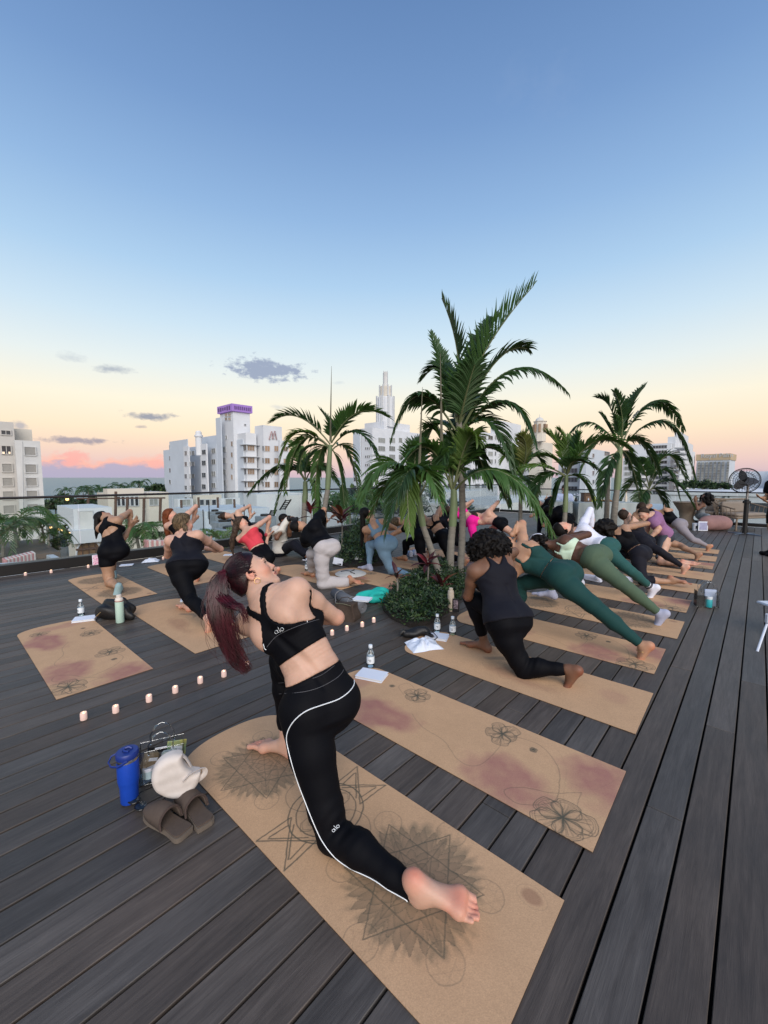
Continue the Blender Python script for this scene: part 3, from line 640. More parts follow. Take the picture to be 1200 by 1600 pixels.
        for p, r_, a_ in s.flush + [(s.J['e' + q], .045, .6) for q in 'LR'] + [(s.J['k' + q], .06, .45) for q in 'LR']: fl = np.maximum(fl, a_ * np.exp(-(((co - p) ** 2).sum(1) / r_ ** 2)))
        at = me.attributes.new('flush', 'FLOAT', 'POINT'); at.data.foreach_set('value', fl.astype(np.float32)); return s.body
    # clothing ------------------------------------------------------
    def cut(s, F, p, n):                        # keep the side n points away from
        f = s.f; n = nz_(np.array(n, float)); x, y, z = f.ax[0][:, None, None], f.ax[1][None, :, None], f.ax[2][None, None, :]
        return np.maximum(F, (x - p[0]) * n[0] + (y - p[1]) * n[1] + (z - p[2]) * n[2]).astype(np.float32)
    def wrinkle(s, amp, sc=14.0, seed=0, st=(1, 1, 2.2)):
        f = s.f; r = np.random.RandomState(seed); x, y, z = f.ax[0][:, None, None] * st[0], f.ax[1][None, :, None] * st[1], f.ax[2][None, None, :] * st[2]; o = np.zeros(f.n, np.float32)
        for i in range(5):
            d = nz_(r.normal(size=3)); q = sc * (1 + .7 * i); o += (np.sin(q * (x * d[0] + y * d[1] + z * d[2]) + 2.5 * np.sin(q * .37 * (x * d[1] - y * d[2] + z * d[0])) + r.rand() * 6) / (1 + .6 * i)).astype(np.float32)
        return o * amp * .5
    def pants(s, m, name='leggings', waist=.22, hem=(.9, .9), th=.004, loose=None, wr=0, seed=1, tilt=0.0, flare=None, both=True):
        f = s.f; lg = f.new()
        for i, sd in enumerate('LR'):
            hp, kn, an, bk = s.legs[sd]; o = s.LegS[sd]
            if loose:
                o = o.copy(); f.cone(o, hp + (kn - hp) * .3, kn, .075 * s.k * loose, .068 * s.k * loose, .04); f.cone(o, kn, kn + (an - kn) * .8, .066 * s.k * loose, (flare or .058) * s.k * loose, .04)
            h = hem[i]; x, y, z = f.ax[0][:, None, None], f.ax[1][None, :, None], f.ax[2][None, None, :]; dn = nz_(an - hp); dl = (x - kn[0]) * dn[0] + (y - kn[1]) * dn[1] + (z - kn[2]) * dn[2]; ds_ = (x - kn[0]) * bk[0] + (y - kn[1]) * bk[1] + (z - kn[2]) * bk[2]
            o = o + (.0026 * np.exp(-(dl / .075) ** 2) * np.sin(dl * 175 + ds_ * 40) * (np.clip(.5 + ds_ * 12, .15, 1))).astype(np.float32)
            if h <= 1: o = s.cut(o, kn + (an - kn) * h, an - kn)
            if h < 0.01: o = s.cut(s.LegS[sd] if not loose else o, hp + (kn - hp) * (1 + h), kn - hp)
            lg = np.minimum(lg, o)
        T = s.Tor.copy(); T = np.maximum(T, (s.tt + tilt * s.sy - waist) * s.slen).astype(np.float32)
        out = f._smin(T, lg, .02) - th
        if wr: out = out + s.wrinkle(wr, seed=seed)
        s.cloth.append(out); return f.mesh(out.astype(np.float32), name, s.org, m, s.root)
    def top(s, m, name='top', lo=.48, hi=.78, th=.005, shape=None, sleeves=None, wr=0, seed=2, extra=None, loose=0.0, arm_th=None, k=.02):
        """lo, hi: span along the spine; shape(t, x, y) gives a further limit in metres (keep where negative)"""
        f = s.f; T = s.Tor
        T = np.maximum(T - loose, np.maximum(lo - s.tt, s.tt - hi) * s.slen)
        if shape is not None: T = np.maximum(T, shape(s.tt, s.sx / s.k, s.sy / s.k))
        if sleeves is not None:
            for i, sd in enumerate('LR'):
                q = sleeves[i]
                if q <= 0: continue
                sh, e, wr_ = s.J['s' + sd], s.J['e' + sd], s.J['w' + sd]; o = s.ArmS[sd] - (arm_th if arm_th is not None else loose)
                o = s.cut(o, sh + (e - sh) * q, e - sh) if q <= 1 else s.cut(o, e + (wr_ - e) * (q - 1), wr_ - e); T = f._smin(T, o, .03)
        T = T - th
        if wr: T = T + s.wrinkle(wr, seed=seed)
        if extra is not None: T = extra(T)
        T = T.astype(np.float32); s.cloth.append(T); return f.mesh(T, name, s.org, m, s.root)
    def sock(s, side, m, up=.85, th=.004):
        hp, kn, an, bk = s.legs[side]; f = s.f; o = s.cut(s.LegS[side], kn + (an - kn) * up, kn - an)
        ft = s.Foot.copy(); x, y, z = f.ax[0][:, None, None], f.ax[1][None, :, None], f.ax[2][None, None, :]
        d = np.sqrt((x - an[0]) ** 2 + (y - an[1]) ** 2 + (z - an[2]) ** 2); ft = np.maximum(ft, d - .26)
        F = (f._smin(o, ft, .02) - th).astype(np.float32); s.cloth.append(F); return f.mesh(F, 'sock', s.org, m, s.root)
    def haircap(s, m, th=.012, line=.045, name='hair', low=-.06, extra=None, sh=0.0, sides=.0):
        """scalp hair back from the hairline"""
        f = s.f; r, fw, u = s.hf; Hc = s.J['H']; kk = s.k * .97; x, y, z = f.ax[0][:, None, None] - Hc[0], f.ax[1][None, :, None] - Hc[1], f.ax[2][None, None, :] - Hc[2]
        b = (x * fw[0] + y * fw[1] + z * fw[2]) / kk; c = (x * u[0] + y * u[1] + z * u[2]) / kk; a = np.abs(x * r[0] + y * r[1] + z * r[2]) / kk
        F = f.new(); f.ell(F, s.hp(0, -.014, .028), r, fw, u, tuple(q * kk + th for q in (.076, .094, .088)), .015)
        if low < -.06: f.ell(F, s.hp(0, -.035, -.03), r, fw, u, (.068 * kk, .06 * kk, .075 * kk), .03)
        lim = np.where(c > .03, line + (c - .03) * .55, line - (.03 - c) * 1.0)
        lim = lim - np.where(a < .045, 0, (a - .045) * .6)
        F = np.maximum(F, b - lim); F = np.maximum(F, low - c)
        if sides: F = F
        if extra is not None: F = extra(F)
        if sh: F = F + s.wrinkle(sh, 60, 7)
        s.cloth.append(np.full((1,), 9.)) if False else None
        return f.mesh(F.astype(np.float32), name, s.org, m, s.root)
    def blob(s, m, name, parts, k=.01, sh=0, h=None, ssc=60, parent=None):
        f = s.f; F = f.new()
        for a, b, ra, rb in parts: f.cone(F, a, b, ra, rb, k)
        if sh: F = F + s.wrinkle(sh, ssc, 3, (1, 1, 1))
        return f.mesh(F, name, s.org, m, parent or s.root)

from mathutils.bvhtree import BVHTree
def skin_mat(name, col, rough=.5):
    m = mat(name, col, rough, noise=.13, nscale=11, bump=.08, bscale=200, sss=.10, spec=.4); t = m.node_tree; b = t.nodes['Principled BSDF']; src = b.inputs['Base Color'].links[0].from_socket
    a = t.nodes.new('ShaderNodeAttribute'); a.attribute_name = 'flush'; mx = t.nodes.new('ShaderNodeMix'); mx.data_type = 'RGBA'; mx.blend_type = 'MULTIPLY'; mx.inputs[7].default_value = (1.12, .70, .64, 1)
    t.links.new(a.outputs['Fac'], mx.inputs[0]); t.links.new(src, mx.inputs[6]); t.links.new(mx.outputs[2], b.inputs['Base Color']); return m
SK_FAIR = skin_mat('skin_fair', (.53, .325, .24)); SK_PINK = skin_mat('skin_pink', (.56, .33, .245)); SK_TAN = skin_mat('skin_tan', (.43, .245, .155))
SK_OLIVE = skin_mat('skin_olive', (.36, .21, .135)); SK_BROWN = skin_mat('skin_brown', (.165, .082, .050)); SK_DEEP = skin_mat('skin_deep', (.095, .045, .028))
def knit(name, col, rough=.75, **k): return mat(name, col, rough, noise=.06, nscale=60, bump=.05, bscale=300, spec=.22, sheen=.02, **k)
C_BLACK = mat('black_knit', (.0022, .0024, .0042), .7, noise=.1, nscale=60, bump=.06, bscale=300, spec=.14); C_NAVY = knit('navy_black_knit', (.0055, .006, .0115)); C_WHITE = knit('white_knit', (.66, .68, .80)); C_BLACK2 = knit('washed_black_knit', (.008, .008, .014))
def hair_mat(name, col, col2=None):
    return mat(name, col, .62, col2=col2, nscale=60, stretch=(1, 1, .35), bump=.35, bscale=90, spec=.2)
H_BLACK = hair_mat('hair_black', (.0032, .0026, .0025), (.0070, .0055, .005)); H_BROWN = hair_mat('hair_brown', (.018, .011, .008), (.045, .028, .019))
def bvh(o):
    me = o.data; n = len(me.vertices); co = np.empty(n * 3, np.float32); me.vertices.foreach_get('co', co)
    q = np.empty(len(me.loops), np.int32); me.loops.foreach_get('vertex_index', q)
    off = Vector(o.parent.location) if o.parent else Vector((0, 0, 0)); off = off + o.location
    return BVHTree.FromPolygons([tuple(c) for c in (co.reshape(-1, 3) + np.array(off)).tolist()], q.reshape(-1, 4).tolist())
def onto(tree, px, py, lift=.002):
    d = Vector(ray(px, py)).normalized(); h, n, i, dist = tree.ray_cast(Vector(CAMP), d)
    for q in (3, -3, 6, -6, 9, -9, 13, 17, 22):
        if h is not None: break
        h, n, i, dist = tree.ray_cast(Vector(CAMP), Vector(ray(px + q, py)).normalized())
    if h is None: return None
    return np.array(h + n * lift)
def trim(tree, pts, rad, name, m, parent, org, lift=.0015, n=5, dens=6.0, flat=1.0):
    """a cord or printed line that follows the surface"""
    b = MB(); run = []
    def flush():
        if len(run) > 1:
            q = run[:]
            for _ in range(2): q = [q[0]] + [(q[i - 1] + 2 * q[i] + q[i + 1]) / 4 for i in range(1, len(q) - 1)] + [q[-1]]
            b.tube([p - np.array(org) for p in q], rad, n)
        run.clear()
    for line in (pts if isinstance(pts[0][0], (tuple, list)) else [pts]):
        sp = smooth_path(line, 6) if len(line) > 2 else [np.array(line[0], float) * (1 - i / 6) + np.array(line[1], float) * i / 6 for i in range(7)]
        for p in sp:
            q = onto(tree, p[0], p[1], lift)
            if q is None or (run and np.linalg.norm(q - run[-1]) > .08): flush()
            if q is not None: run.append(q)
        flush()
    return b.build(name, m, parent, smooth=True) if b.v else None
def strands(path, widths, n, m, name, parent, org, seed=1, rad=.0022, wob=.012, seg=12, tipvar=.25, flat=.5):
    """a lock of hair: many fine tapering strands along a path"""
    rs = random.Random(seed); sp = smooth_path([np.array(p) for p in path], 6); k = len(sp); b = MB()
    tg = [nz_(sp[min(i + 1, k - 1)] - sp[max(i - 1, 0)]) for i in range(k)]; a0 = nz_(np.cross(tg[0], V3(0, 1, .1)))
    fr_ = []
    for t in tg: a0 = nz_(a0 - t * (a0 @ t)); fr_.append((a0, np.cross(t, a0)))
    wi = np.interp(np.linspace(0, 1, k), np.linspace(0, 1, len(widths)), widths)
    for j in range(n):
        r_ = math.sqrt(rs.random()); th = rs.uniform(0, 6.283); x, y = r_ * math.cos(th), r_ * math.sin(th) * flat; end = 1 - tipvar * rs.random() ** 1.5; ph = rs.uniform(0, 6); out = []; rr = []
        for i in range(seg + 1):
            f = i / seg * end * (k - 1); i0 = min(int(f), k - 2); fz = f - i0; c = sp[i0] * (1 - fz) + sp[i0 + 1] * fz; ww = wi[i0] * (1 - fz) + wi[i0 + 1] * fz; A, B = fr_[i0]
            g = wob * (i / seg) * math.sin(ph + i * .7); out.append(c + A * (x * ww + g * .6) + B * (y * ww + g * .4) - np.array(org)); rr.append(rad * (1.0 - .75 * (i / seg) ** 2) * rs.uniform(.9, 1.1))
        b.tube(out, rr, 4, caps=False)
    return b.build(name, m, parent, smooth=True)
def cols_(*a): return a

# ================================================================== the woman in front
import os as _os
DBG = bool(_os.environ.get('DBGP'))
def report(nm, J):
    if DBG:
        g = lambda a, b: round(float(np.linalg.norm(np.array(J[a]) - np.array(J[b]))), 3)
        print('BONES', nm, 'spine', g('P', 'N'), 'neck', g('N', 'H'), 'sh', g('sL', 'sR'), 'uaL', g('sL', 'eL'), 'uaR', g('sR', 'eR'), 'faL', g('eL', 'wL'), 'faR', g('eR', 'wR'),
              'thL', g('hipL', 'kL') if 'hipL' in J else g('P', 'kL'), 'thR', g('hipR', 'kR') if 'hipR' in J else g('P', 'kR'), 'shL', g('kL', 'aL'), 'shR', g('kR', 'aR'))
def hero():
    J = {}
    J['P'] = P = PL(503, 1100, HM, .285)
    J['hipL'] = P - RT * .086 + FW * .03; J['hipR'] = P + RT * .080 - FW * .02
    J['kL'] = G(519, 1304, .075); J['aL'] = G(655, 1396, .072); J['kR'] = PL(440, 1030, HM, .40); J['aR'] = G(447, 1160, .085)
    J['N'] = N_ = AT(414, 934, 1.90); J['bend'] = AT(474, 1020, 1.80)
    J['sR'] = AT(464, 922, 1.84); J['sL'] = AT(387, 972, 1.95); J['eR'] = OR(526, 965, J['sR'], .31, 1)
    ch = nz_(np.cross(N_ - P, J['sR'] - J['sL'])); J['wR'] = AT(474, 955, 2.13); J['eL'] = AT(440, 1000, 2.16); J['wL'] = J['wR'] + V3(-.02, .02, -.02)
    J['H'] = AT(391, 898, 1.965)
    report('hero', J)
    s = Person('person', 'woman in black bra and white-piped leggings with long dark red ponytail, nearest the camera', J, .0050, SK_FAIR, 1.06, hips=.84, bust=.9, bulk=.93)
    s.foot('L', G(740, 1438, .02) - J['aL'] + V3(0, 0, .0), -FW * .35 + UP * .9, tuck=None)
    s.foot('R', G(392, 1158, .05) - G(447, 1172, .05), -UP)
    s.head((.72, .42, .50), (-.58, .12, .78))
    s.hand('R', V3(-.5, .6, .2), J['sL'] - J['sR']); s.hand('L', V3(-.5, .6, .2), J['sR'] - J['sL'])
    leg = s.pants(C_BLACK, 'leggings', .295, (.93, .80), .0045)
    def shape(t, x, y):
        ax = np.abs(x); wd = np.where(t < .60, .2, .020 + .15 * np.clip((.86 - t) / .26, 0, 1) ** 1.7)
        back = np.maximum(ax - wd, (t - .885) * .5); st = np.maximum(np.abs(ax - np.clip(t - .85, 0, 1) * .42) - .010, (.84 - t) * .5)
        return np.where(y < .02, np.minimum(back, st), np.maximum((t - .80) * .5, -1))
    bra = s.top(C_BLACK, 'sports_bra', .525, 1.02, .0055, shape)
    s.finish_body()
    tl, tb, tsk = bvh(leg), bvh(bra), bvh(s.body); white = mat('white_piping', (.8, .84, .88), .5); seam = mat('grey_seam', (.10, .10, .11), .6)
    trim(tl, [(556, 1063), (548, 1078), (530, 1092), (505, 1101), (478, 1111), (458, 1128), (448, 1150), (452, 1176), (463, 1215), (478, 1255), (492, 1290), (506, 1318), (530, 1346), (570, 1376), (608, 1400), (628, 1410)], .0021, 'piping', white, leg, (0, 0, 0) if False else s.org)
    trim(tl, [(436, 1084), (470, 1082), (500, 1074), (528, 1058), (537, 1046)], .0011, 'seam', seam, leg, s.org)
    trim(tl, [(435, 1067), (470, 1064), (500, 1056), (522, 1040)], .0009, 'seam', seam, leg, s.org)
    trim(tb, [(417, 1011), (432, 994), (455, 982), (480, 973), (498, 968)], .0011, 'seam', seam, bra, s.org)
    trim(tb, [(476, 957), (479, 964), (480, 972)], .0019, 'piping', white, bra, s.org)
    trim(tb, [(403, 1006), (410, 1011), (416, 1015)], .0019, 'piping', white, bra, s.org)
    def logo(tree, cx, cy, k, rot, par):
        ca, sa = math.cos(rot), math.sin(rot); T = lambda pts: [(cx + (x * ca - y * sa) * k, cy + (x * sa + y * ca) * k) for x, y in pts]
        ring = lambda ox: [(ox + .9 * math.cos(a * .6283), .9 * math.sin(a * .6283)) for a in range(11)]
        trim(tree, [T(ring(-2.1)), T([(-1.1, -1.0), (-1.1, .4), (-.7, 1.0)]), T([(0, -2.2), (0, .4), (.3, 1.0)]), T(ring(1.6))], .00095, 'logo', white, par, s.org, .0012, 4)
    logo(tb, 437, 985, 2.7, -.45, bra); logo(tl, 525, 1294, 2.5, -.75, leg)
    # hair
    HAIR = mat('hair_burgundy', (.014, .0014, .0032), .40, col2=(.060, .0045, .012), nscale=25, stretch=(1, 1, .2), spec=.4); CAP = mat('hair_burgundy_dark', (.0065, .0020, .0028), .38, col2=(.020, .0030, .0055), nscale=60, bump=.15, bscale=120, spec=.4)
    H = J['H']; r, fw, u = s.hf
    cap = s.haircap(CAP, .006, .040, 'hair', -.062)
    base = AT(353, 897, 1.90); c0 = s.hp(0, -.014, .028); rad = np.array([.076, .094, .088]) * s.k * .97 + .0062; Bm = np.stack([r, fw, u]); rs = random.Random(9); b = MB(); e_ = nz_(Bm @ (base - c0) / rad)
    for i in range(420):
        th_ = rs.uniform(0, 6.283); d0 = nz_(np.array([math.cos(th_) * .95, .47 + rs.uniform(-.25, .05), math.sin(th_) * .95 - .05])); pts = []
        if (d0 * rad)[2] < -.075: continue
        for q in np.linspace(rs.uniform(0, .25), 1, 9): v = nz_(d0 * (1 - q) + e_ * q + .02 * np.array([rs.gauss(0, 1), 0, rs.gauss(0, 1)]) * (1 - q)); pts.append(c0 + Bm.T @ (v * rad) * (1.0 + rs.uniform(-.004, .012)) - np.array(s.org))
        b.tube(pts, [.0009] + [.0015] * 7 + [.0012], 4, caps=False)
    b.build('hair_strands', mat('hair_burgundy_mid', (.007, .0016, .0026), .42, col2=(.022, .0025, .0050), nscale=25, spec=.35), cap, smooth=True)
    s.blob(mat('hair_tie', (.004, .004, .004), .6), 'hair_tie', [(AT(357, 895, 1.91), AT(352, 898, 1.90), .021, .021)])
    path = [AT(362, 893, 1.92), AT(348, 901, 1.885), AT(341, 925, 1.85), AT(345, 960, 1.83), AT(358, 1000, 1.83), AT(374, 1032, 1.83), AT(389, 1050, 1.83)]
    strands(path, [.014, .024, .046, .056, .046, .030, .012], 300, HAIR, 'ponytail', s.root, s.org, 4, .0024, .022, 16, .45, .62)
    strands([path[0], path[1], path[2], AT(362, 945, 1.80), AT(378, 952, 1.79), AT(385, 975, 1.79)], [.012, .02, .03, .026, .014, .006], 90, HAIR, 'ponytail', s.root, s.org, 6, .0022, .018, 14, .4, .5)
    strands([p + V3(0, -.005, 0) for p in path], [.012, .03, .062, .078, .074, .060, .045], 60, HAIR, 'flyaway_strands', s.root, s.org, 11, .0011, .045, 16, .5, .7)
    gold = mat('gold', (.50, .32, .15), .35, metal=1.0); b = MB(); ec = s.hp(.083, .004, -.052)
    b.tube([ec + (fw * math.cos(a) + u * math.sin(a)) * .0135 - np.array(s.org) for a in np.linspace(0, 6.283, 22)], .0016, 6, caps=False); b.build('hoop_earring', gold, s.root, smooth=True)
    dark = mat('brow_hair', (.012, .006, .005), .6); lip = mat('lips', (.36, .115, .095), .4); E = []
    for q in (-1, 1):
        b = MB(); b.tube([s.hp(q * x, y, z) - np.array(s.org) for x, y, z in ((.012, .099, .024), (.030, .095, .031), (.047, .078, .026))], [.0022, .003, .0014], 5); b.build('eyebrow', dark, s.root, smooth=True)
        b = MB(); b.tube([s.hp(q * x, y, z) - np.array(s.org) for x, y, z in ((.018, .087, .003), (.031, .090, .006), (.046, .080, .003))], [.001, .0022, .001], 5); b.build('eyelashes', dark, s.root, smooth=True)
    b = MB(); b.tube([s.hp(x, y, z) - np.array(s.org) for x, y, z in ((-.022, .090, -.063), (-.010, .099, -.058), (0, .1005, -.060), (.010, .099, -.058), (.022, .090, -.063))], [.002, .0045, .005, .0045, .002], 6)
    b.tube([s.hp(x, y, z) - np.array(s.org) for x, y, z in ((-.020, .089, -.066), (-.008, .097, -.070), (.008, .097, -.070), (.020, .089, -.066))], [.002, .005, .005, .002], 6); b.build('lips', lip, s.root, smooth=True)
    return s
hero()

# ================================================================== the others on their mats
def base_pose(P, k=1.0, straight=False, low=0.0):
    """revolved lunge on a mat: right foot forward, left leg back, chest turned to the right, palms together"""
    D = lambda f, r, u: P + (FW * f + RT * r + UP * u) * k; J = {'P': P}; z = lambda v, h: V3(v[0], v[1], h)
    J['hipL'] = D(.02, -.088, 0); J['hipR'] = D(-.02, .088, 0)
    if straight: J['aL'] = z(D(-.72, -.09, 0), .115 * k); J['kL'] = (J['hipL'] + J['aL']) / 2 + UP * .03
    else: J['kL'] = z(D(-.10, -.09, 0), .058 * k); J['aL'] = z(D(-.49, -.09, 0), .068 * k)
    J['kR'] = z(D(.40, .09, 0), .50 * k); J['aR'] = z(D(.42, .09, 0), .085 * k)
    J['N'] = Nn = D(.36, 0, .34); sd = nz_(UP * .45 - FW * .40 + RT * .78)
    J['sR'] = Nn + sd * .155 * k - (Nn - P) * .10; J['sL'] = Nn - sd * .155 * k - (Nn - P) * .10; up = nz_(Nn - P); ch = np.cross(up, sd)
    J['eR'] = J['sR'] + nz_(sd * .8 + ch * .5 + up * .1) * .29 * k; J['wR'] = Nn - (Nn - P) * .2 + ch * .24 * k; J['eL'] = J['sL'] + nz_(-sd * .7 + ch * .6 - up * .2) * .28 * k; J['wL'] = J['wR'] - sd * .02
    J['H'] = Nn + nz_(up * .9 + sd * .1) * .165 * k; return J, ch, sd, up
def lunge(label, P, over=None, ground=None, straight=False, k=1.0, h=.012, skin=None, face=None, hup=None, tuck=True, feet='LR', dbg='', **kw):
    J, ch, sd, up = base_pose(np.array(P, float), k, straight); D0 = dict(J)
    for key, v in (ground or {}).items(): J[key] = G(v[0], v[1], v[2])
    for key, v in (over or {}).items(): J[key] = AT(v[0], v[1], D0[key][1] + (v[2] if len(v) > 2 else 0))
    if 'N' in (over or {}) and 'sR' not in over:
        m = J['N'] - D0['N']
        for q in ('sR', 'sL', 'eR', 'eL', 'wR', 'wL', 'H'):
            if q not in over: J[q] = J[q] + m
    for q, o_ in (('aL', 'kL'), ('aR', 'kR')):      # bring unset knees along
        if q in (ground or {}) and o_ not in (ground or {}) and o_ not in (over or {}): J[o_] = (J['hip' + q[1]] + J[q]) / 2 + (UP * .02 if straight and q == 'aL' else FW * .2 + UP * .1)
    report(label[:30], J)
    s = Person('person', label, J, h, skin or SK_FAIR, k, **kw)
    bk = -FW
    if 'L' in feet:
        if straight or tuck: s.foot('L', -UP * .86 + FW * .42, bk * .95 - UP * .3, tuck=FW * .95 - UP * .12)
        else: s.foot('L', bk * .93 - UP * .22, UP * .9 + bk * .3)
    if 'R' in feet: s.foot('R', FW, -UP)
    s.hand('R', nz_(up * .4 + sd * .9), -ch + 0 * up if False else -sd + .2 * up); s.hand('L', nz_(up * .4 + sd * .9), sd)
    s.head(face if face is not None else nz_(ch * .55 + sd * .75 + up * .15), hup)
    s.ch, s.sd_, s.up_ = ch, sd, up
    return s
def tank_shape(neck=.9, arm=.135, deep=.84):
    def f(t, x, y):
        ax = np.abs(x); wd = np.where(t < .62, .3, .068 + .20 * np.clip((.86 - t) / .3, 0, 1) ** 1.5); sc_ = np.where(t > deep, .02 + (t - deep) * .35 - ax, -1)
        return np.maximum(np.maximum(ax - wd, sc_ * .6), -1)
    return f
def curls(s, m, name, c, rad, n, r0, r1, seed=1, k=.006, sq=(1, 1, 1), drop=0.0, parent=None, free=0):
    """a mass of curls: many small rounded locks plus loose corkscrew strands"""
    rs = random.Random(seed); f = s.f; F = f.new(); c = np.array(c, float); f.ell(F, c, V3(1, 0, 0), V3(0, 1, 0), V3(0, 0, 1), tuple(rad * .86 * q for q in sq), .02)
    for i in range(n):
        d = nz_(np.array([rs.gauss(0, 1) for _ in range(3)])); p = c + d * np.array(sq) * rad * rs.uniform(.78, 1.0); q = p + nz_(d * .4 + np.array([rs.gauss(0, .6), rs.gauss(0, .6), -drop])) * r1 * 1.4; r_ = rs.uniform(r0, r1); f.cone(F, p, q, r_, r_ * .7, k)
    o = f.mesh(F, name, s.org, m, parent or s.root, 0)
    if free:
        b = MB()
        for i in range(free):
            d = nz_(np.array([rs.gauss(0, 1) for _ in range(3)])); p = c + d * np.array(sq) * rad * .9; ax = nz_(d + np.array([0, 0, -.5 - drop])); a = nz_(np.cross(ax, V3(.3, .2, 1))); bb = np.cross(ax, a); ln = rs.uniform(.03, .06); ph = rs.uniform(0, 6)
            b.tube([p + ax * ln * t + (a * math.cos(ph + t * 9) + bb * math.sin(ph + t * 9)) * .007 - np.array(s.org) for t in np.linspace(0, 1, 9)], [.0022] * 8 + [.0008], 4, caps=False)
        b.build('loose_curls', m, o, smooth=True)['kind'] = 'stuff'
    return o
O3, O4, O5, O6, O7 = G(993, 1148), G(1022, 1054), G(1058, 999), G(1072, 958), G(1089, 928)

# R1: black washed tank top and leggings, big dark curls
def curly_woman():
    P = PL(793, 972, O3, .30)
    s = lunge('woman in black tank top and leggings with big dark curls kneeling behind the empty mat', P,
              over=dict(N=(768, 874), sR=(786, 868), sL=(741, 893), eR=(804, 862, .16), eL=(731, 932, .05), wL=(760, 925, .25), wR=(775, 900, .3), kR=(736, 934), H=(757, 852)),
              ground=dict(kL=(818, 1046, .06), aL=(890, 1046, .13), aR=(757, 1004, .085)), h=.0085, skin=SK_BROWN, k=1.05, face=V3(.1, .9, -.25), hup=V3(-.3, .1, 1), hips=1.06, bulk=1.13, limb=1.1)
    s.pants(C_BLACK, 'leggings', .30, (.88, .82), .005); s.top(C_NAVY, 'tank_top', .02, 1.0, .007, tank_shape(), loose=.013, wr=.006, seed=4); s.finish_body()
    curls(s, H_BLACK, 'hair', AT(764, 855, s.J['H'][1] - .02), .165, 900, .008, .015, 3, sq=(1.15, 1, .98), drop=.7, free=420)
curly_woman()

# R2: dark green set
GREEN = knit('dark_green_knit', (.010, .048, .046)); SAGE = knit('sage_knit', (.070, .110, .072)); TEAL = knit('teal_knit', (.022, .085, .080)); MINT = knit('mint_knit', (.52, .66, .52)); LBLUE = knit('light_blue_knit', (.155, .255, .36))
SOCK_W = knit('white_sock', (.68, .70, .80)); SOCK_G = knit('grey_sock', (.36, .38, .50)); SOCK_T = knit('mint_sock', (.25, .36, .38))
def green_woman():
    P = PL(880, 900, O4, .30)
    s = lunge('woman in dark green sports bra and leggings, one elbow raised, back leg straight', P, straight=True,
              over=dict(N=(812, 862), sR=(817, 856, -.05), sL=(800, 895, .05), eR=(816, 818), wR=(800, 835), eL=(800, 905, .2), wL=(800, 850), kL=(938, 955), kR=(812, 912), H=(787, 848), aR=(806, 968)),
              ground=dict(aL=(1003, 1008, .12)), h=.0095, skin=SK_TAN, k=1.05, hips=1.06, limb=1.08, bulk=1.04)
    s.pants(GREEN, 'leggings', .33, (.93, .9), .005)
    def sh(t, x, y):
        ax = np.abs(x); wd = np.where(t < .62, .3, .085 + .1 * np.clip((.80 - t) / .2, 0, 1)); st = np.abs(ax - .085) - .016; body = np.where(t < .70, -1, np.where(t > .84, st, np.maximum(.035 + (t - .70) * .3 - ax if False else -1, -1)))
        hole = np.hypot(x / .085, (t - .80) / .085) - 1; return np.maximum(np.maximum(ax - wd, body), np.where(y < .03, -hole * .05, -1))
    s.top(GREEN, 'sports_bra', .36, 1.0, .0055, sh); s.finish_body(); s.haircap(H_BROWN, .012, .04)
    b = MB(); a = s.J['aL'] - UP * .045
    b.tube([a + (RT * math.cos(t) + FW * math.sin(t)) * .043 - np.array(s.org) for t in np.linspace(0, 6.283, 20)], .003, 5, caps=False); b.build('anklet', mat('gold', (.75, .5, .22), .25, metal=1.0), s.root, smooth=True)
green_woman()

# R3: sage leggings, mint bra, white headband
def sage_woman():
    P = PL(930, 872, O5, .30)
    s = lunge('woman in sage leggings and pale mint bra with a white headband and grey ankle socks', P, straight=True,
              over=dict(N=(871, 853), sR=(880, 846, -.05), sL=(872, 872, .1), eR=(919, 835, -.1), wR=(890, 836, .15), eL=(862, 888, .15), wL=(885, 845, .15), kL=(980, 918), kR=(858, 880), H=(843, 848), aR=(862, 925)),
              ground=dict(aL=(1030, 958, .125)), h=.0105, skin=SK_DEEP, k=1.05, hips=1.10, limb=1.1, bulk=1.05)
    s.pants(SAGE, 'leggings', .26, (.93, .9), .005)
    def sh(t, x, y):
        ax = np.abs(x); wd = np.where(t < .60, .3, .055 + .13 * np.clip((.80 - t) / .2, 0, 1) ** 1.4); st = np.abs(ax - .06) - .014; return np.maximum(ax - wd, np.where((t > .86), st, -1))
    s.top(MINT, 'sports_bra', .54, 1.0, .006, sh); s.sock('L', SOCK_G, .93); s.sock('R', SOCK_G, .93); s.finish_body()
    curls(s, H_BLACK, 'hair', s.J['H'], .105, 160, .012, .022, 5)
    r, fw, u = s.hf; b = MB(); b.tube([s.hp(.112 * math.cos(a), -.01 + .03 * math.sin(a) * 0, .0) + (u * math.sin(a) * .118 - r * 0) - np.array(s.org) for a in np.linspace(-.4, 3.54, 18)], .017, 8, flat=.4)
    b.build('headband', C_WHITE, s.root, smooth=True)
sage_woman()

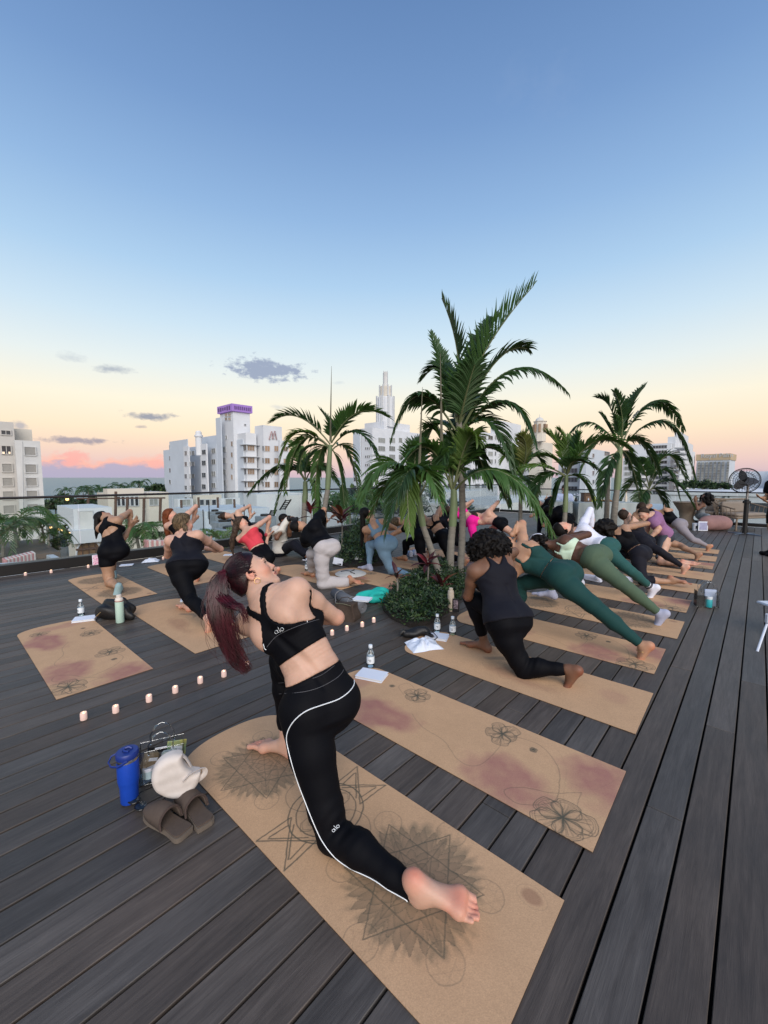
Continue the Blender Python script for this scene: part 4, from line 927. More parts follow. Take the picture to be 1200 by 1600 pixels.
# R4: white long sleeves, teal leggings, striped socks
def white_woman():
    P = PL(948, 856, O6, .30)
    s = lunge('woman in white long-sleeved top and teal leggings with striped white socks', P, straight=True,
              over=dict(N=(900, 832), sR=(908, 826, -.05), sL=(900, 850, .05), eR=(922, 797), wR=(924, 825, .1), eL=(895, 862, .2), wL=(918, 828, .12), kL=(985, 892), kR=(880, 868), H=(879, 826)),
              ground=dict(aL=(1018, 918, .13), aR=(905, 905, .085)), h=.012, skin=SK_PINK, k=1.03, face=V3(.3, .3, .9), hup=V3(-.9, .2, .3))
    s.pants(TEAL, 'leggings', .25, (.86, .86), .005); s.top(C_WHITE, 'long_sleeved_top', .20, 1.02, .007, None, (1.95, 1.95), wr=.004, loose=.005, arm_th=.004)
    k = s.sock('L', SOCK_W, .80, .006); s.sock('R', SOCK_W, .80, .006); s.finish_body(); s.haircap(H_BLACK, .014, .03, low=-.09)
    hp, kn, an, bk = s.legs['L']; d = nz_(an - kn)
    for q in (.84, .88):
        b = MB(); c = kn + (an - kn) * q + bk * .002; a0 = nz_(np.cross(d, UP)); b0 = np.cross(d, a0)
        b.tube([c + (a0 * math.cos(t) + b0 * math.sin(t)) * .0455 - np.array(s.org) for t in np.linspace(0, 6.283, 20)], .0045, 5, caps=False); b.build('stripe', C_NAVY, k, smooth=True)
    curls(s, H_BLACK, 'hair', s.hp(-.01, -.05, -.02), .075, 60, .01, .02, 8, parent=s.root)
white_woman()

# R5: black, kneeling, long black hair
def black_kneeler():
    P = PL(1000, 866, O7, .30)
    s = lunge('kneeling woman in black with loose black hair and one bare foot flat on its mat', P, tuck=False,
              over=dict(N=(965, 832), sR=(975, 825, -.05), sL=(962, 846, .05), eR=(1012, 818, -.05), wR=(985, 818, .15), eL=(955, 860, .2), wL=(980, 825, .2), kR=(962, 866), H=(944, 822)),
              ground=dict(kL=(1004, 908, .06), aL=(1050, 909, .07)), h=.013, skin=SK_OLIVE, k=1.03)
    s.pants(C_BLACK2, 'leggings', .24, (.38, .9), .005); s.top(C_BLACK, 'top', .28, 1.0, .006, tank_shape(), loose=.003); s.finish_body()
    H = s.J['H']; curls(s, H_BLACK, 'hair', H + V3(.0, -.03, -.01), .125, 110, .02, .034, 2, sq=(1.25, 1, 1.0), drop=.8); s.blob(H_BLACK, 'long_hair', [(H + V3(.02, -.05, -.03), AT(965, 850, H[1] - .1), .085, .06)], sh=.006)
black_kneeler()

# ------------------------------------------------------------------ left hand group
GREY_SW = knit('light_grey_fleece', (.44, .41, .42), .9); CORAL = knit('coral_knit', (.62, .055, .080)); PINK = knit('hot_pink_knit', (.90, .018, .33)); LILAC = knit('grey_lilac_knit', (.25, .23, .26)); PURPLE = mat('purple_tee', (.26, .13, .25), .85, noise=.15, nscale=90, spec=.2); DENIM = mat('grey_denim', (.050, .058, .075), .85, noise=.2, nscale=80, spec=.2)
KHAKI = knit('khaki_knit', (.13, .105, .065)); RED_H = hair_mat('hair_auburn', (.085, .022, .008), (.17, .050, .018)); DBLOND = hair_mat('hair_dark_blond', (.030, .021, .013), (.15, .105, .060)); WAVY = hair_mat('hair_ash_brown', (.022, .014, .010), (.085, .058, .042)); BLOND = hair_mat('hair_blond', (.42, .29, .16), (.55, .42, .27))
TEE_W = mat('white_tee', (.60, .57, .52), .9, noise=.06, nscale=40, spec=.2)

def cutout_woman():      # L1
    kL = G(171, 911, .06); P = AT(178, 862, kL[1] + .10)
    s = lunge('woman in black cut-out bodysuit with mint socks kneeling by the glass railing', P, over=dict(N=(172, 812, -.02), sR=(184, 813, -.12), sL=(157, 826, .02), eR=(203, 799, .0), wR=(203, 820, .05), eL=(193, 842, .12), wL=(203, 824, .06), H=(162, 808, -.02)),
              ground=dict(kL=(171, 910, .06)), h=.013, skin=SK_OLIVE, k=1.05, hips=.96, feet='R')
    J = s.J; J['aL'] = J['aL']
    s.foot('L', V3(-.1, -.25, -1), V3(.2, -1, .1), tuck=V3(-.5, .6, -.2))
    s.hand('R', V3(-.2, .1, 1), V3(-1, 0, 0)) if False else None
    s.pants(C_BLACK, 'shorts', .40, (-.55, -.5), .006)
    def sh(t, x, y):
        ax = np.abs(x); wd = np.where(t < .62, .3, .035 + .16 * np.clip((.90 - t) / .28, 0, 1) ** 1.3)
        hole = np.hypot((x - .0) / .125, (t - .56 - x * .5) / .10) - 1; return np.maximum(ax - wd, np.where(y < .02, -hole * .08, -1))
    s.top(C_BLACK, 'bodysuit', .36, 1.03, .006, sh); s.sock('L', SOCK_T, .90); s.sock('R', SOCK_T, .90); s.finish_body(); s.haircap(H_BLACK, .012, .045)
    s.blob(H_BLACK, 'ponytail', [(s.hp(0, -.09, .0), AT(152, 826, J['H'][1] - .1), .035, .04), (AT(152, 826, J['H'][1] - .1), AT(150, 842, J['H'][1] - .1), .04, .012)], sh=.003)
cutout_woman()

def braid_woman():       # L2
    aL = G(325, 970, .12); P = AT(293, 886, aL[1] + .52)
    s = lunge('woman in black sleeveless top and leggings with a loose blond-streaked braid', P, straight=True,
              over=dict(N=(291, 838, -.05), sR=(309, 837, -.14), sL=(266, 845, .02), eR=(344, 858, .05), wR=(318, 856, .25), eL=(262, 868, .2), wL=(312, 858, .28), kL=(297, 936, .12), H=(287, 819, -.02), kR=(290, 905)),
              ground=dict(aL=(326, 969, .12), aR=(293, 944, .085)), h=.010, skin=SK_PINK, k=1.07, hips=1.06, bulk=1.08, limb=1.08, face=V3(.5, .75, -.1), hup=V3(-.1, .1, 1))
    s.pants(C_BLACK, 'leggings', .30, (.86, .86), .005); s.top(C_NAVY, 'sleeveless_top', .05, 1.0, .007, tank_shape(), loose=.005, wr=.004, seed=6); s.finish_body(); s.haircap(DBLOND, .018, .035, low=-.08, sh=.006)
    H = s.J['H']; pts = [AT(288, 822, H[1] - .12), AT(291, 830, H[1] - .15), AT(292, 837, H[1] - .17), AT(296, 843, H[1] - .17), AT(300, 846, H[1] - .17)]
    s.blob(DBLOND, 'braid', [(pts[i], pts[i + 1], .030 - .005 * i, .022 - .004 * i) for i in range(4)], .004, .004)
    b = MB(); c = AT(272, 870, 4.32)
    tr = bvh(s.root.children[1]); p = onto(tr, 272, 870, .004)
    if p is not None: b.lathe([(.004, -.002), (.006, 0), (.004, .002)], tuple(p - np.array(s.org)), 10); b.build('badge', C_WHITE, s.root)
braid_woman()

def auburn_woman():      # L3
    P = AT(292, 850, 6.35)
    s = lunge('auburn-haired woman with bare shoulders behind the braided woman, elbow up by the railing', P, over=dict(N=(276, 812), sR=(286, 810, -.1), sL=(262, 822, .05), eR=(306, 791), wR=(301, 815, .1), eL=(275, 845, .2), wL=(300, 817, .1), H=(267, 806)), h=.015, skin=SK_PINK, face=V3(.85, .35, .25), hup=V3(-.25, .1, .9))
    s.pants(C_BLACK, 'leggings', .35); s.top(C_BLACK, 'crop_top', .5, .80, .006); s.finish_body(); s.haircap(RED_H, .02, .03, low=-.08)
    H = s.J['H']; s.blob(RED_H, 'long_hair', [(s.hp(0, -.08, .0), AT(262, 830, H[1] - .08), .06, .05), (AT(262, 830, H[1] - .08), AT(265, 852, H[1] - .08), .05, .02)], sh=.004)
auburn_woman()

def bun_woman():         # L4
    P = AT(398, 836, 8.3)
    s = lunge('woman in black top with her dark hair in a bun, farthest left by the glass', P, over=dict(N=(367, 806), sR=(372, 800, -.1), sL=(366, 818, .05), eR=(390, 790), wR=(391, 808, .1), eL=(368, 830, .2), wL=(391, 809, .1), H=(353, 806)), h=.016, skin=SK_FAIR)
    s.pants(C_BLACK, 'leggings', .3); s.top(C_BLACK, 'top', .25, .98, .006, tank_shape(), loose=.004); s.finish_body(); s.haircap(H_BROWN, .012, .04); s.blob(H_BROWN, 'bun', [(s.hp(0, -.10, .05), s.hp(0, -.12, .05), .045, .045)])
bun_woman()

def coral_woman():       # L5
    P = AT(412, 872, 6.9)
    s = lunge('woman in coral tube top with long wavy ash-brown hair and a red wristband', P, over=dict(N=(386, 828), sR=(396, 826, -.12), sL=(374, 842, .05), eR=(421, 808), wR=(416, 836, .08), eL=(413, 866, .05), wL=(418, 840, .10), H=(377, 818)), h=.013, skin=SK_PINK, k=1.05, face=V3(.85, .3, .35), hup=V3(-.35, .1, .9))
    s.pants(C_BLACK, 'leggings', .35, (.9, .9)); s.top(CORAL, 'tube_top', .40, .83, .007, None, loose=.004); s.finish_body(); s.haircap(WAVY, .02, .03, low=-.08, sh=.005)
    H = s.J['H']; q = [s.hp(0, -.08, .02), AT(367, 830, H[1] - .1), AT(362, 848, H[1] - .12), AT(364, 866, H[1] - .12)]
    s.blob(WAVY, 'long_hair', [(q[0], q[1], .055, .055), (q[1], q[2], .055, .045), (q[2], q[3], .045, .02)], sh=.012, ssc=34)
    w = s.J['wR']; s.blob(mat('wristband', (.35, .03, .05), .6), 'wristband', [(w + V3(0, -.01, .0), w + V3(0, -.01, .02), .031, .031)])
coral_woman()

def fleece_person():     # L6
    kL = G(505, 913, .06); P = AT(511, 857, kL[1] + .08)
    s = lunge('person in black tee and loose light grey sweatpants, elbow up beside the photographer', P, tuck=False, over=dict(N=(484, 826), sR=(493, 818, -.08), sL=(478, 842, .05), eR=(506, 796), wR=(503, 822, .1), eL=(478, 852, .15), wL=(503, 824, .1), H=(467, 822), kR=(488, 866)),
              ground=dict(kL=(505, 912, .06), aL=(548, 909, .07), aR=(487, 893, .085)), h=.013, skin=SK_TAN, k=1.06, hips=.95)
    s.pants(GREY_SW, 'sweatpants', .17, (.92, .86), .008, loose=1.0, wr=.006, seed=9); s.top(C_BLACK, 'tee', .14, 1.03, .008, None, (.75, .75), wr=.006, loose=.016, arm_th=.022); s.finish_body(); s.haircap(H_BLACK, .016, .03)
fleece_person()

def blue_woman():        # L7
    kL = G(613, 893, .06); P = AT(603, 851, kL[1] + .10)
    s = lunge('woman in light blue bra and leggings with a long dark ponytail behind the hanging frond', P, tuck=True, over=dict(N=(585, 818), sR=(598, 816, -.12), sL=(571, 828, .03), eR=(617, 825, .05), wR=(596, 826, .25), eL=(572, 845, .2), wL=(594, 828, .25), H=(573, 803), kR=(577, 851)),
              ground=dict(kL=(612, 892, .06), aL=(645, 900, .09), aR=(577, 884, .085)), h=.012, skin=SK_TAN, k=1.05, hips=1.05, face=V3(.5, .8, .1))
    s.pants(LBLUE, 'leggings', .30, (.93, .93), .005)
    def sh(t, x, y):
        ax = np.abs(x); return np.where(t > .66, np.abs(ax - .07) - .018, ax - .3)
    s.top(LBLUE, 'sports_bra', .50, 1.0, .006, sh); s.sock('R', SOCK_G, .95); s.sock('L', SOCK_G, .95); s.finish_body(); s.haircap(H_BLACK, .012, .04); H = s.J['H']
    s.blob(H_BLACK, 'ponytail', [(s.hp(0, -.1, .02), AT(567, 822, H[1] - .1), .04, .045), (AT(567, 822, H[1] - .1), AT(565, 853, H[1] - .1), .045, .02)], sh=.004)
blue_woman()

def openback_woman():    # L8
    P = AT(661, 838, 7.15)
    s = lunge('woman in black open-back top and leggings with streaked hair, left of the slanted palm trunk', P, over=dict(N=(638, 816), sR=(648, 808, -.1), sL=(630, 826, .05), eR=(662, 806), wR=(652, 818, .1), H=(622, 815), kR=(634, 848)), ground=dict(kL=(660, 880, .06), aL=(684, 886, .08), aR=(632, 869, .085)), h=.014, skin=SK_TAN, k=1.05)
    s.pants(C_BLACK, 'leggings', .28); s.top(C_BLACK, 'open_back_top', .25, .95, .006, lambda t, x, y: np.where(y < 0, .05 * (1 - np.hypot(x / .09, (t - .82) / .25)), -1)); s.finish_body(); s.haircap(DBLOND, .016, .035, sh=.006)
openback_woman()
def strap_woman():       # L9
    P = AT(694, 838, 7.7)
    s = lunge('woman in black strappy bra and leggings behind the middle palm trunk', P, over=dict(N=(672, 814), sR=(681, 808, -.1), sL=(668, 826, .05), eR=(691, 787), wR=(688, 806, .1), H=(658, 808), kR=(670, 846)), ground=dict(kL=(703, 872, .06), aL=(726, 876, .08)), h=.015, skin=SK_OLIVE)
    s.pants(C_BLACK, 'leggings', .30); s.top(C_BLACK, 'strappy_bra', .60, 1.0, .006, lambda t, x, y: np.where(t > .70, np.abs(np.abs(x) - .05 - (t - .7) * .2) - .010, -1)); s.finish_body(); s.haircap(H_BROWN, .014, .035)
strap_woman()
def navy_person():
    P = AT(712, 826, 9.3)
    s = lunge('person in navy tee with an elbow up, mostly hidden behind the palm trunks', P, over=dict(N=(694, 806), sR=(700, 800, -.1), sL=(688, 812, .05), eR=(687, 776), wR=(697, 794, .1), H=(682, 808)), h=.017, skin=SK_TAN)
    s.pants(C_BLACK, 'leggings', .2); s.top(C_NAVY, 'tee', .12, 1.02, .008, None, (.85, .85), loose=.012, arm_th=.018); s.finish_body(); s.haircap(H_BLACK, .014, .035)
navy_person()
def pink_woman():        # L11
    P = AT(740, 814, 9.0)
    s = lunge('woman in hot pink bra and leggings behind the curly-haired woman', P, over=dict(N=(714, 797), sR=(722, 792, -.1), sL=(710, 806, .05), H=(702, 796), kR=(716, 822)), h=.016, skin=SK_FAIR, hips=1.08)
    s.pants(PINK, 'leggings', .22); s.top(PINK, 'sports_bra', .52, .92, .006, tank_shape()); s.finish_body(); s.haircap(H_BROWN, .014, .035)
pink_woman()
def shorts_person():     # L12
    P = AT(782, 817, 8.7)
    s = lunge('bare-backed person in black shorts in the back row, right of the pink leggings', P, straight=True, over=dict(N=(757, 806), sR=(764, 799, -.1), sL=(754, 816, .05), H=(745, 806), kR=(768, 826)), h=.016, skin=SK_PINK, female=False)
    s.pants(C_BLACK, 'shorts', .3, (-.5, -.45), .008, loose=1.1); s.finish_body(); s.haircap(H_BROWN, .014, .035)
shorts_person()
def back_people():
    P = AT(868, 808, 9.6)
    s = lunge('person in navy leggings and black tee in the back row before the cloth-covered table', P, straight=True, over=dict(N=(850, 790), sR=(856, 784, -.1), sL=(848, 797, .05), eR=(864, 776), wR=(852, 780, .1), H=(841, 786)), h=.017, skin=SK_FAIR)
    s.pants(C_NAVY, 'leggings', .25); s.top(C_BLACK, 'tee', .15, 1.02, .008, None, (.6, .6), loose=.012, arm_th=.018); s.finish_body(); s.haircap(H_BROWN, .014, .035)
    P = AT(886, 812, 8.9)
    s = lunge('person in black with long dark hair between the white sleeve and the navy leggings', P, straight=True, over=dict(N=(866, 798), H=(858, 796)), h=.017, skin=SK_OLIVE)
    s.pants(C_BLACK, 'leggings', .25); s.top(C_BLACK, 'tee', .15, 1.02, .008, None, (.6, .6), loose=.012, arm_th=.018); s.finish_body(); s.haircap(H_BLACK, .016, .035, low=-.09)
back_people()

# ------------------------------------------------------------------ right back row
def right_back():
    M8, M9, M10, M11 = G(1112, 908), G(1113, 890), G(1118, 878), G(1122, 866)
    P = PL(1008, 848, M8, .3)        # R6 straight black leg
    s = lunge('dark-haired person in black leggings, back leg straight, behind the kneeling woman in black', P, straight=True, over=dict(N=(982, 817), sR=(987, 811, -.1), sL=(980, 826, .05), eR=(974, 797), wR=(976, 812, .05), H=(976, 806), kL=(1032, 862)), ground=dict(aL=(1068, 886, .115)), h=.014, skin=SK_FAIR)
    s.pants(C_BLACK2, 'leggings', .25, (.90, .9)); s.top(C_BLACK2, 'top', .22, 1.0, .006, tank_shape(), loose=.005); s.finish_body(); s.haircap(H_BROWN, .014, .035)
    P = PL(1030, 842, M10, .3)       # R7 khaki top, bare leg
    s = lunge('person in khaki top and shorts, bare leg stretched back beside the man in purple', P, straight=True, over=dict(N=(994, 805), sR=(1000, 799, -.1), sL=(990, 812, .05), eR=(1016, 790), wR=(1003, 795, .1), H=(1001, 793), kL=(1062, 852)), ground=dict(aL=(1089, 866, .115)), h=.015, skin=SK_OLIVE, female=False)
    s.pants(C_NAVY, 'shorts', .2, (-.35, -.35), .008, loose=1.05); s.top(KHAKI, 'top', .15, 1.0, .007, tank_shape(), loose=.008); s.finish_body(); s.haircap(H_BROWN, .012, .035)
    P = PL(1062, 820, M11, .3)       # R9 grey lilac leggings
    s = lunge('person in grey-lilac leggings, farthest of the right-hand row', P, straight=True, over=dict(N=(1034, 801), sR=(1040, 797, -.1), sL=(1032, 808, .05), eR=(1049, 797), wR=(1036, 797, .1), H=(1020, 800), kL=(1082, 843)), ground=dict(aL=(1106, 853, .115)), h=.015, skin=SK_TAN)
    s.pants(LILAC, 'leggings', .3); s.top(C_BLACK, 'top', .3, 1.0, .006, tank_shape()); s.finish_body(); s.haircap(H_BLACK, .014, .035)
    # R8 man in purple tee, kneeling and leaning over
    y = G(1035, 878)[1]; J = {}
    J['P'] = P = AT(1041, 836, y + .02); J['hipL'] = P + V3(-.07, -.08, 0); J['hipR'] = P + V3(.07, .08, 0); J['N'] = AT(1018, 805, y - .02); J['H'] = AT(1006, 803, y - .05)
    J['sL'] = AT(1021, 815, y - .16); J['sR'] = AT(1024, 806, y + .12); J['eL'] = AT(1030, 826, y - .22); J['wL'] = AT(1016, 840, y - .2); J['eR'] = AT(1012, 822, y + .2); J['wR'] = AT(1008, 838, y + .15)
    J['kL'] = G(1032, 878, .06); J['aL'] = G(1068, 884, .07); J['kR'] = J['kL'] + V3(.10, .14, 0); J['aR'] = J['aL'] + V3(.1, .12, 0); report('man', J)
    s = Person('person', 'man in heathered purple tee and grey shorts kneeling over to help someone', J, .012, SK_FAIR, 1.02, False)
    for q in 'LR': s.foot(q, V3(.9, -.25, -.1), UP)
    s.hand('L', J['wL'] - J['eL'], V3(-1, .3, 0)); s.hand('R', J['wR'] - J['eR'], V3(-1, -.3, 0)); s.head(V3(-.75, -.35, -.35), V3(-.3, .1, .9))
    s.pants(DENIM, 'shorts', .2, (-.12, -.12), .008, loose=1.05); s.top(PURPLE, 'tee', .08, 1.03, .008, None, (.6, .6), wr=.005, loose=.012, arm_th=.02); s.finish_body(); s.haircap(H_BROWN, .010, .045)
right_back()

# ------------------------------------------------------------------ photographer, seated woman, bystander at the right edge
def photographer():
    y = 8.0; J = {}
    J['P'] = P = AT(436, 862, y); J['hipL'] = P + V3(-.02, -.09, 0); J['hipR'] = P + V3(.02, .09, 0); J['N'] = AT(438, 823, y + .02); J['H'] = AT(444, 812, y - .02)
    J['sL'] = AT(446, 828, y + .16); J['sR'] = AT(431, 828, y - .16); J['eR'] = AT(428, 831, y - .30) + V3(.05, 0, -.12); J['wR'] = AT(449, 812, y - .14); J['eL'] = AT(452, 836, y + .02); J['wL'] = AT(452, 818, y - .12)
    J['kR'] = AT(459, 851, y - .22); J['aR'] = G(480, 868, .09); J['kL'] = AT(462, 850, y + .12); J['aL'] = G(484, 866, .09)
    s = Person('person', 'photographer in white tee and black trousers sitting on the deck with a camera', J, .013, SK_BROWN, 1.04, False, group='people beside the class')
    for q in 'LR': s.foot(q, V3(.93, -.3, 0), -UP)
    s.hand('R', V3(.7, .1, .5), V3(.5, 0, -.5), .5); s.hand('L', V3(.3, -.1, .8), V3(-.5, 0, .5), .5); s.head(V3(.95, -.25, .05), V3(0, 0, 1))
    s.pants(C_NAVY, 'trousers', .1, (.95, .95), .01, loose=1.05, wr=.005); s.top(TEE_W, 'tee', .0, 1.03, .008, None, (.6, .6), wr=.006, loose=.015, arm_th=.02); s.finish_body(); s.haircap(H_BLACK, .006, .05)
    for q in 'LR':
        a = J['a' + q]; b = MB(); b.box((float(a[0] - s.org[0] + .07), float(a[1] - s.org[1] - .02), .035), (.29, .10, .07), -.3, bev=.02); sh = b.build('shoe', C_BLACK, s.root, smooth=True)
        b = MB(); b.box((float(a[0] - s.org[0] + .07), float(a[1] - s.org[1] - .02), .010), (.30, .108, .02), -.3, bev=.006); b.build('sole', C_WHITE, sh)
    cp = AT(452, 811, y - .14); cm = thing('camera_body', 'black camera with a long lens held up by the photographer', 'camera', cp)
    k = mat('camera_black', (.008, .008, .009), .45); MB().box((0, 0, 0), (.06, .13, .09), -.25, bev=.012).build('body', k, cm, smooth=True); MB().box((0, 0, .055), (.05, .05, .03), -.25, bev=.01).build('viewfinder', k, cm, smooth=True)
    b = MB(); d = V3(.95, -.25, 0); b.tube([d * .02, d * .07, d * .072, d * .15, d * .152, d * .18], [.036, .036, .04, .04, .045, .045], 16); b.build('lens', k, cm, smooth=True)
photographer()
def seated_woman():
    y = 12.3; J = {}
    J['P'] = P = AT(1094, 806, y); J['hipL'] = P + V3(-.03, -.09, 0); J['hipR'] = P + V3(.03, .09, 0); J['N'] = AT(1097, 787, y); J['H'] = AT(1101, 778, y)
    J['sL'] = AT(1096, 790, y - .16); J['sR'] = AT(1098, 789, y + .16); J['eL'] = AT(1090, 796, y - .28); J['wL'] = AT(1087, 783, y - .15); J['eR'] = AT(1088, 795, y + .25); J['wR'] = AT(1086, 782, y + .05)
    J['kL'] = AT(1106, 806, y - .36) ; J['aL'] = AT(1096, 822, y - .32); J['kR'] = AT(1103, 807, y - .2); J['aR'] = AT(1103, 823, y - .38)
    J['aL'][2] = .09; J['aR'][2] = .09
    s = Person('person', 'seated curly-haired woman in grey tank and leggings with hands raised, far right', J, .015, SK_BROWN, 1.02, group='people beside the class')
    for q in 'LR': s.foot(q, V3(-.5, -.8, 0), -UP)
    s.hand('L', UP, V3(0, 1, 0)); s.hand('R', UP, V3(0, -1, 0)); s.head(V3(-.85, -.3, .0), UP)
    g = knit('grey_marl', (.17, .18, .19)); s.pants(LBLUE if False else knit('pale_grey_blue', (.22, .25, .28)), 'leggings', .25); s.top(g, 'tank_top', .1, 1.0, .006, tank_shape()); s.finish_body()
    H = s.J['H']; curls(s, H_BLACK, 'hair', H + V3(.06, 0, -.03), .15, 120, .02, .035, 4, sq=(1, 1, 1.25), drop=.5)
seated_woman()
def bystander():
    c = G(1209, 868); y = c[1]; J = {}
    J['P'] = P = V3(c[0], y, .93); J['hipL'] = P + V3(-.03, -.09, 0); J['hipR'] = P + V3(.03, .09, 0); J['N'] = P + V3(.02, 0, .53); J['H'] = P + V3(0, 0, .71); J['sL'] = P + V3(0, -.18, .47); J['sR'] = P + V3(0, .18, .47)
    J['eL'] = P + V3(-.02, -.22, .2); J['wL'] = P + V3(-.24, -.12, .12); J['eR'] = P + V3(-.02, .22, .2); J['wR'] = P + V3(-.22, .1, .2); J['kL'] = P + V3(-.02, -.09, -.43); J['kR'] = P + V3(.02, .1, -.43); J['aL'] = P + V3(0, -.09, -.845); J['aR'] = P + V3(.04, .1, -.845)
    s = Person('person', 'bystander in black shorts, black socks and black shoes cut off by the right edge', J, .014, SK_TAN, 1.08, False, group='people beside the class')
    for q in 'LR': s.foot(q, V3(-1, -.1, 0), -UP)
    s.hand('L', V3(-1, .2, .3), V3(0, .3, 1), .3); s.hand('R', V3(-1, -.2, .3), V3(0, -.3, 1), .3); s.head(V3(-1, 0, 0), UP)
    s.pants(C_BLACK, 'shorts', .2, (-.30, -.30), .01, loose=1.15); s.top(C_BLACK, 'tee', .02, 1.02, .01, None, (.6, .6), loose=.015, arm_th=.02)
    for q in 'LR': s.sock(q, C_BLACK, .62, .008)
    s.finish_body(); s.haircap(H_BROWN, .010, .045)
    for q in 'LR':
        a = J['a' + q]; b = MB(); b.box((float(a[0] - s.org[0] - .075), float(a[1] - s.org[1]), .035), (.30, .105, .07), .1, bev=.022); b.build('shoe', C_BLACK, s.root, smooth=True)
bystander()
def extra_mats():
    T = [(G(160, 945), ME_MANDALA, 'cork mat under the woman in the black cut-out bodysuit'), (G(305, 1022), ME_FISH, 'cork mat under the braided woman in black'), (G(300, 915), ME_FISH, 'cork mat under the auburn-haired woman'),
         (G(525, 920) - FW * .1, ME_FISH, 'cork mat under the person in light grey sweatpants'), (G(640, 928) - FW * .1, ME_FLOWER, 'cork mat with a rounded front under the woman in light blue'),
         (G(430, 872) - RT * .9 - FW * .4, ME_FISH, 'cork mat under the woman in the coral tube top'), (G(694, 892) - RT * .3 - FW * .2, ME_FISH, 'cork mat under the woman in the black open-back top'), (G(740, 876) - RT * .1 - FW * .15, ME_FLOWER, 'cork mat under the woman in the black strappy bra'),
         (G(1112, 908) - FW * .0, ME_FISH, 'plain-looking cork mat under the straight black leg, behind the clear tote'), (G(1113, 890), ME_FLOWER, 'cork mat with a pink end under the man in purple'), (G(1118, 878), ME_FISH, 'cork mat under the bare stretched leg'), (G(1122, 866), ME_FISH, 'farthest cork mat on the right, under grey-lilac leggings')]
    for o, me, lb in T: cork_mat(0, 0, me, lb, org=o)
extra_mats()

# ================================================================== beyond the deck: town, beach and sea
ZS = -22.0
def stucco(name, col, n=.06): return mat(name, col, .85, noise=n, nscale=.35, bump=.05, bscale=4, spec=.2)
ST_W = stucco('white_stucco', (.62, .64, .67)); ST_B = stucco('bluish_stucco', (.52, .57, .63)); ST_G = stucco('grey_stucco', (.52, .50, .47), .1); ST_C = stucco('cream_stucco', (.60, .56, .49)); ST_T = stucco('tan_stucco', (.47, .37, .25)); ST_A = stucco('aged_white_stucco', (.57, .57, .56), .13)
WG = mat('window_glass_dark', (.045, .052, .062), .12, spec=.6, noise=.3, nscale=.9, rand=.5); WW = mat('window_blind_warm', (.30, .20, .13), .4, rand=.4, spec=.5); WS = mat('shutter_grey', (.30, .29, .27), .8, noise=.12, nscale=3); WL = mat('window_curtain', (.24, .25, .24), .35, rand=.35); FRM = mat('window_frame_white', (.5, .52, .54), .6); DARK = mat('dark_metal', (.020, .018, .017), .5); RUST = mat('rusty_steel', (.10, .058, .042), .7)
tag(MB().box((0, 0, -.5), (4000, 4000, 1)).build('ground', mat('town_ground', (.10, .10, .095), .9, noise=.3, nscale=.05), None, (0, 0, ZS)), kind='structure')
def sea():
    v = []; f = []; nx, ny = 60, 60
    for j in range(ny + 1):
        y = 230 * (45000 / 230) ** (j / ny)
        for i in range(nx + 1): v.append(((i / nx - .5) * 2 * (y * 1.6 + 800), y - 230, 0))
    for j in range(ny):
        for i in range(nx): a = j * (nx + 1) + i; f.append((a, a + 1, a + nx + 2, a + nx + 1))
    m = bpy.data.materials.new('sea_water'); m.use_nodes = True; t = m.node_tree; b = t.nodes['Principled BSDF']; lk = t.links.new
    b.inputs['Base Color'].default_value = (.045, .14, .185, 1); b.inputs['Roughness'].default_value = .32; b.inputs['IOR'].default_value = 1.33
    tcn = t.nodes.new('ShaderNodeTexCoord'); mp = t.nodes.new('ShaderNodeMapping'); mp.inputs['Scale'].default_value = (.02, .06, 1); lk(tcn.outputs['Object'], mp.inputs[0])
    n = t.nodes.new('ShaderNodeTexNoise'); n.inputs['Scale'].default_value = 2.0; n.inputs['Detail'].default_value = 9; n.inputs['Roughness'].default_value = .7; lk(mp.outputs[0], n.inputs[0])
    bp = t.nodes.new('ShaderNodeBump'); bp.inputs['Strength'].default_value = .9; bp.inputs['Distance'].default_value = 1.5; lk(n.outputs[0], bp.inputs['Height']); lk(bp.outputs[0], b.inputs['Normal'])
    me = bpy.data.meshes.new('sea'); me.from_pydata(v, [], f); me.update(); me.materials.append(m)
    tag(link('sea', me, None, (-300, 230, ZS + .6)), kind='structure')
sea()
def hit_face(C, d, px, py):
    """line of sight meets the upright plane through C that runs along d"""
    n = V3(d[1], -d[0], 0); r = ray(px, py); return CAMP + r * (((C - CAMP) @ n) / (r @ n))
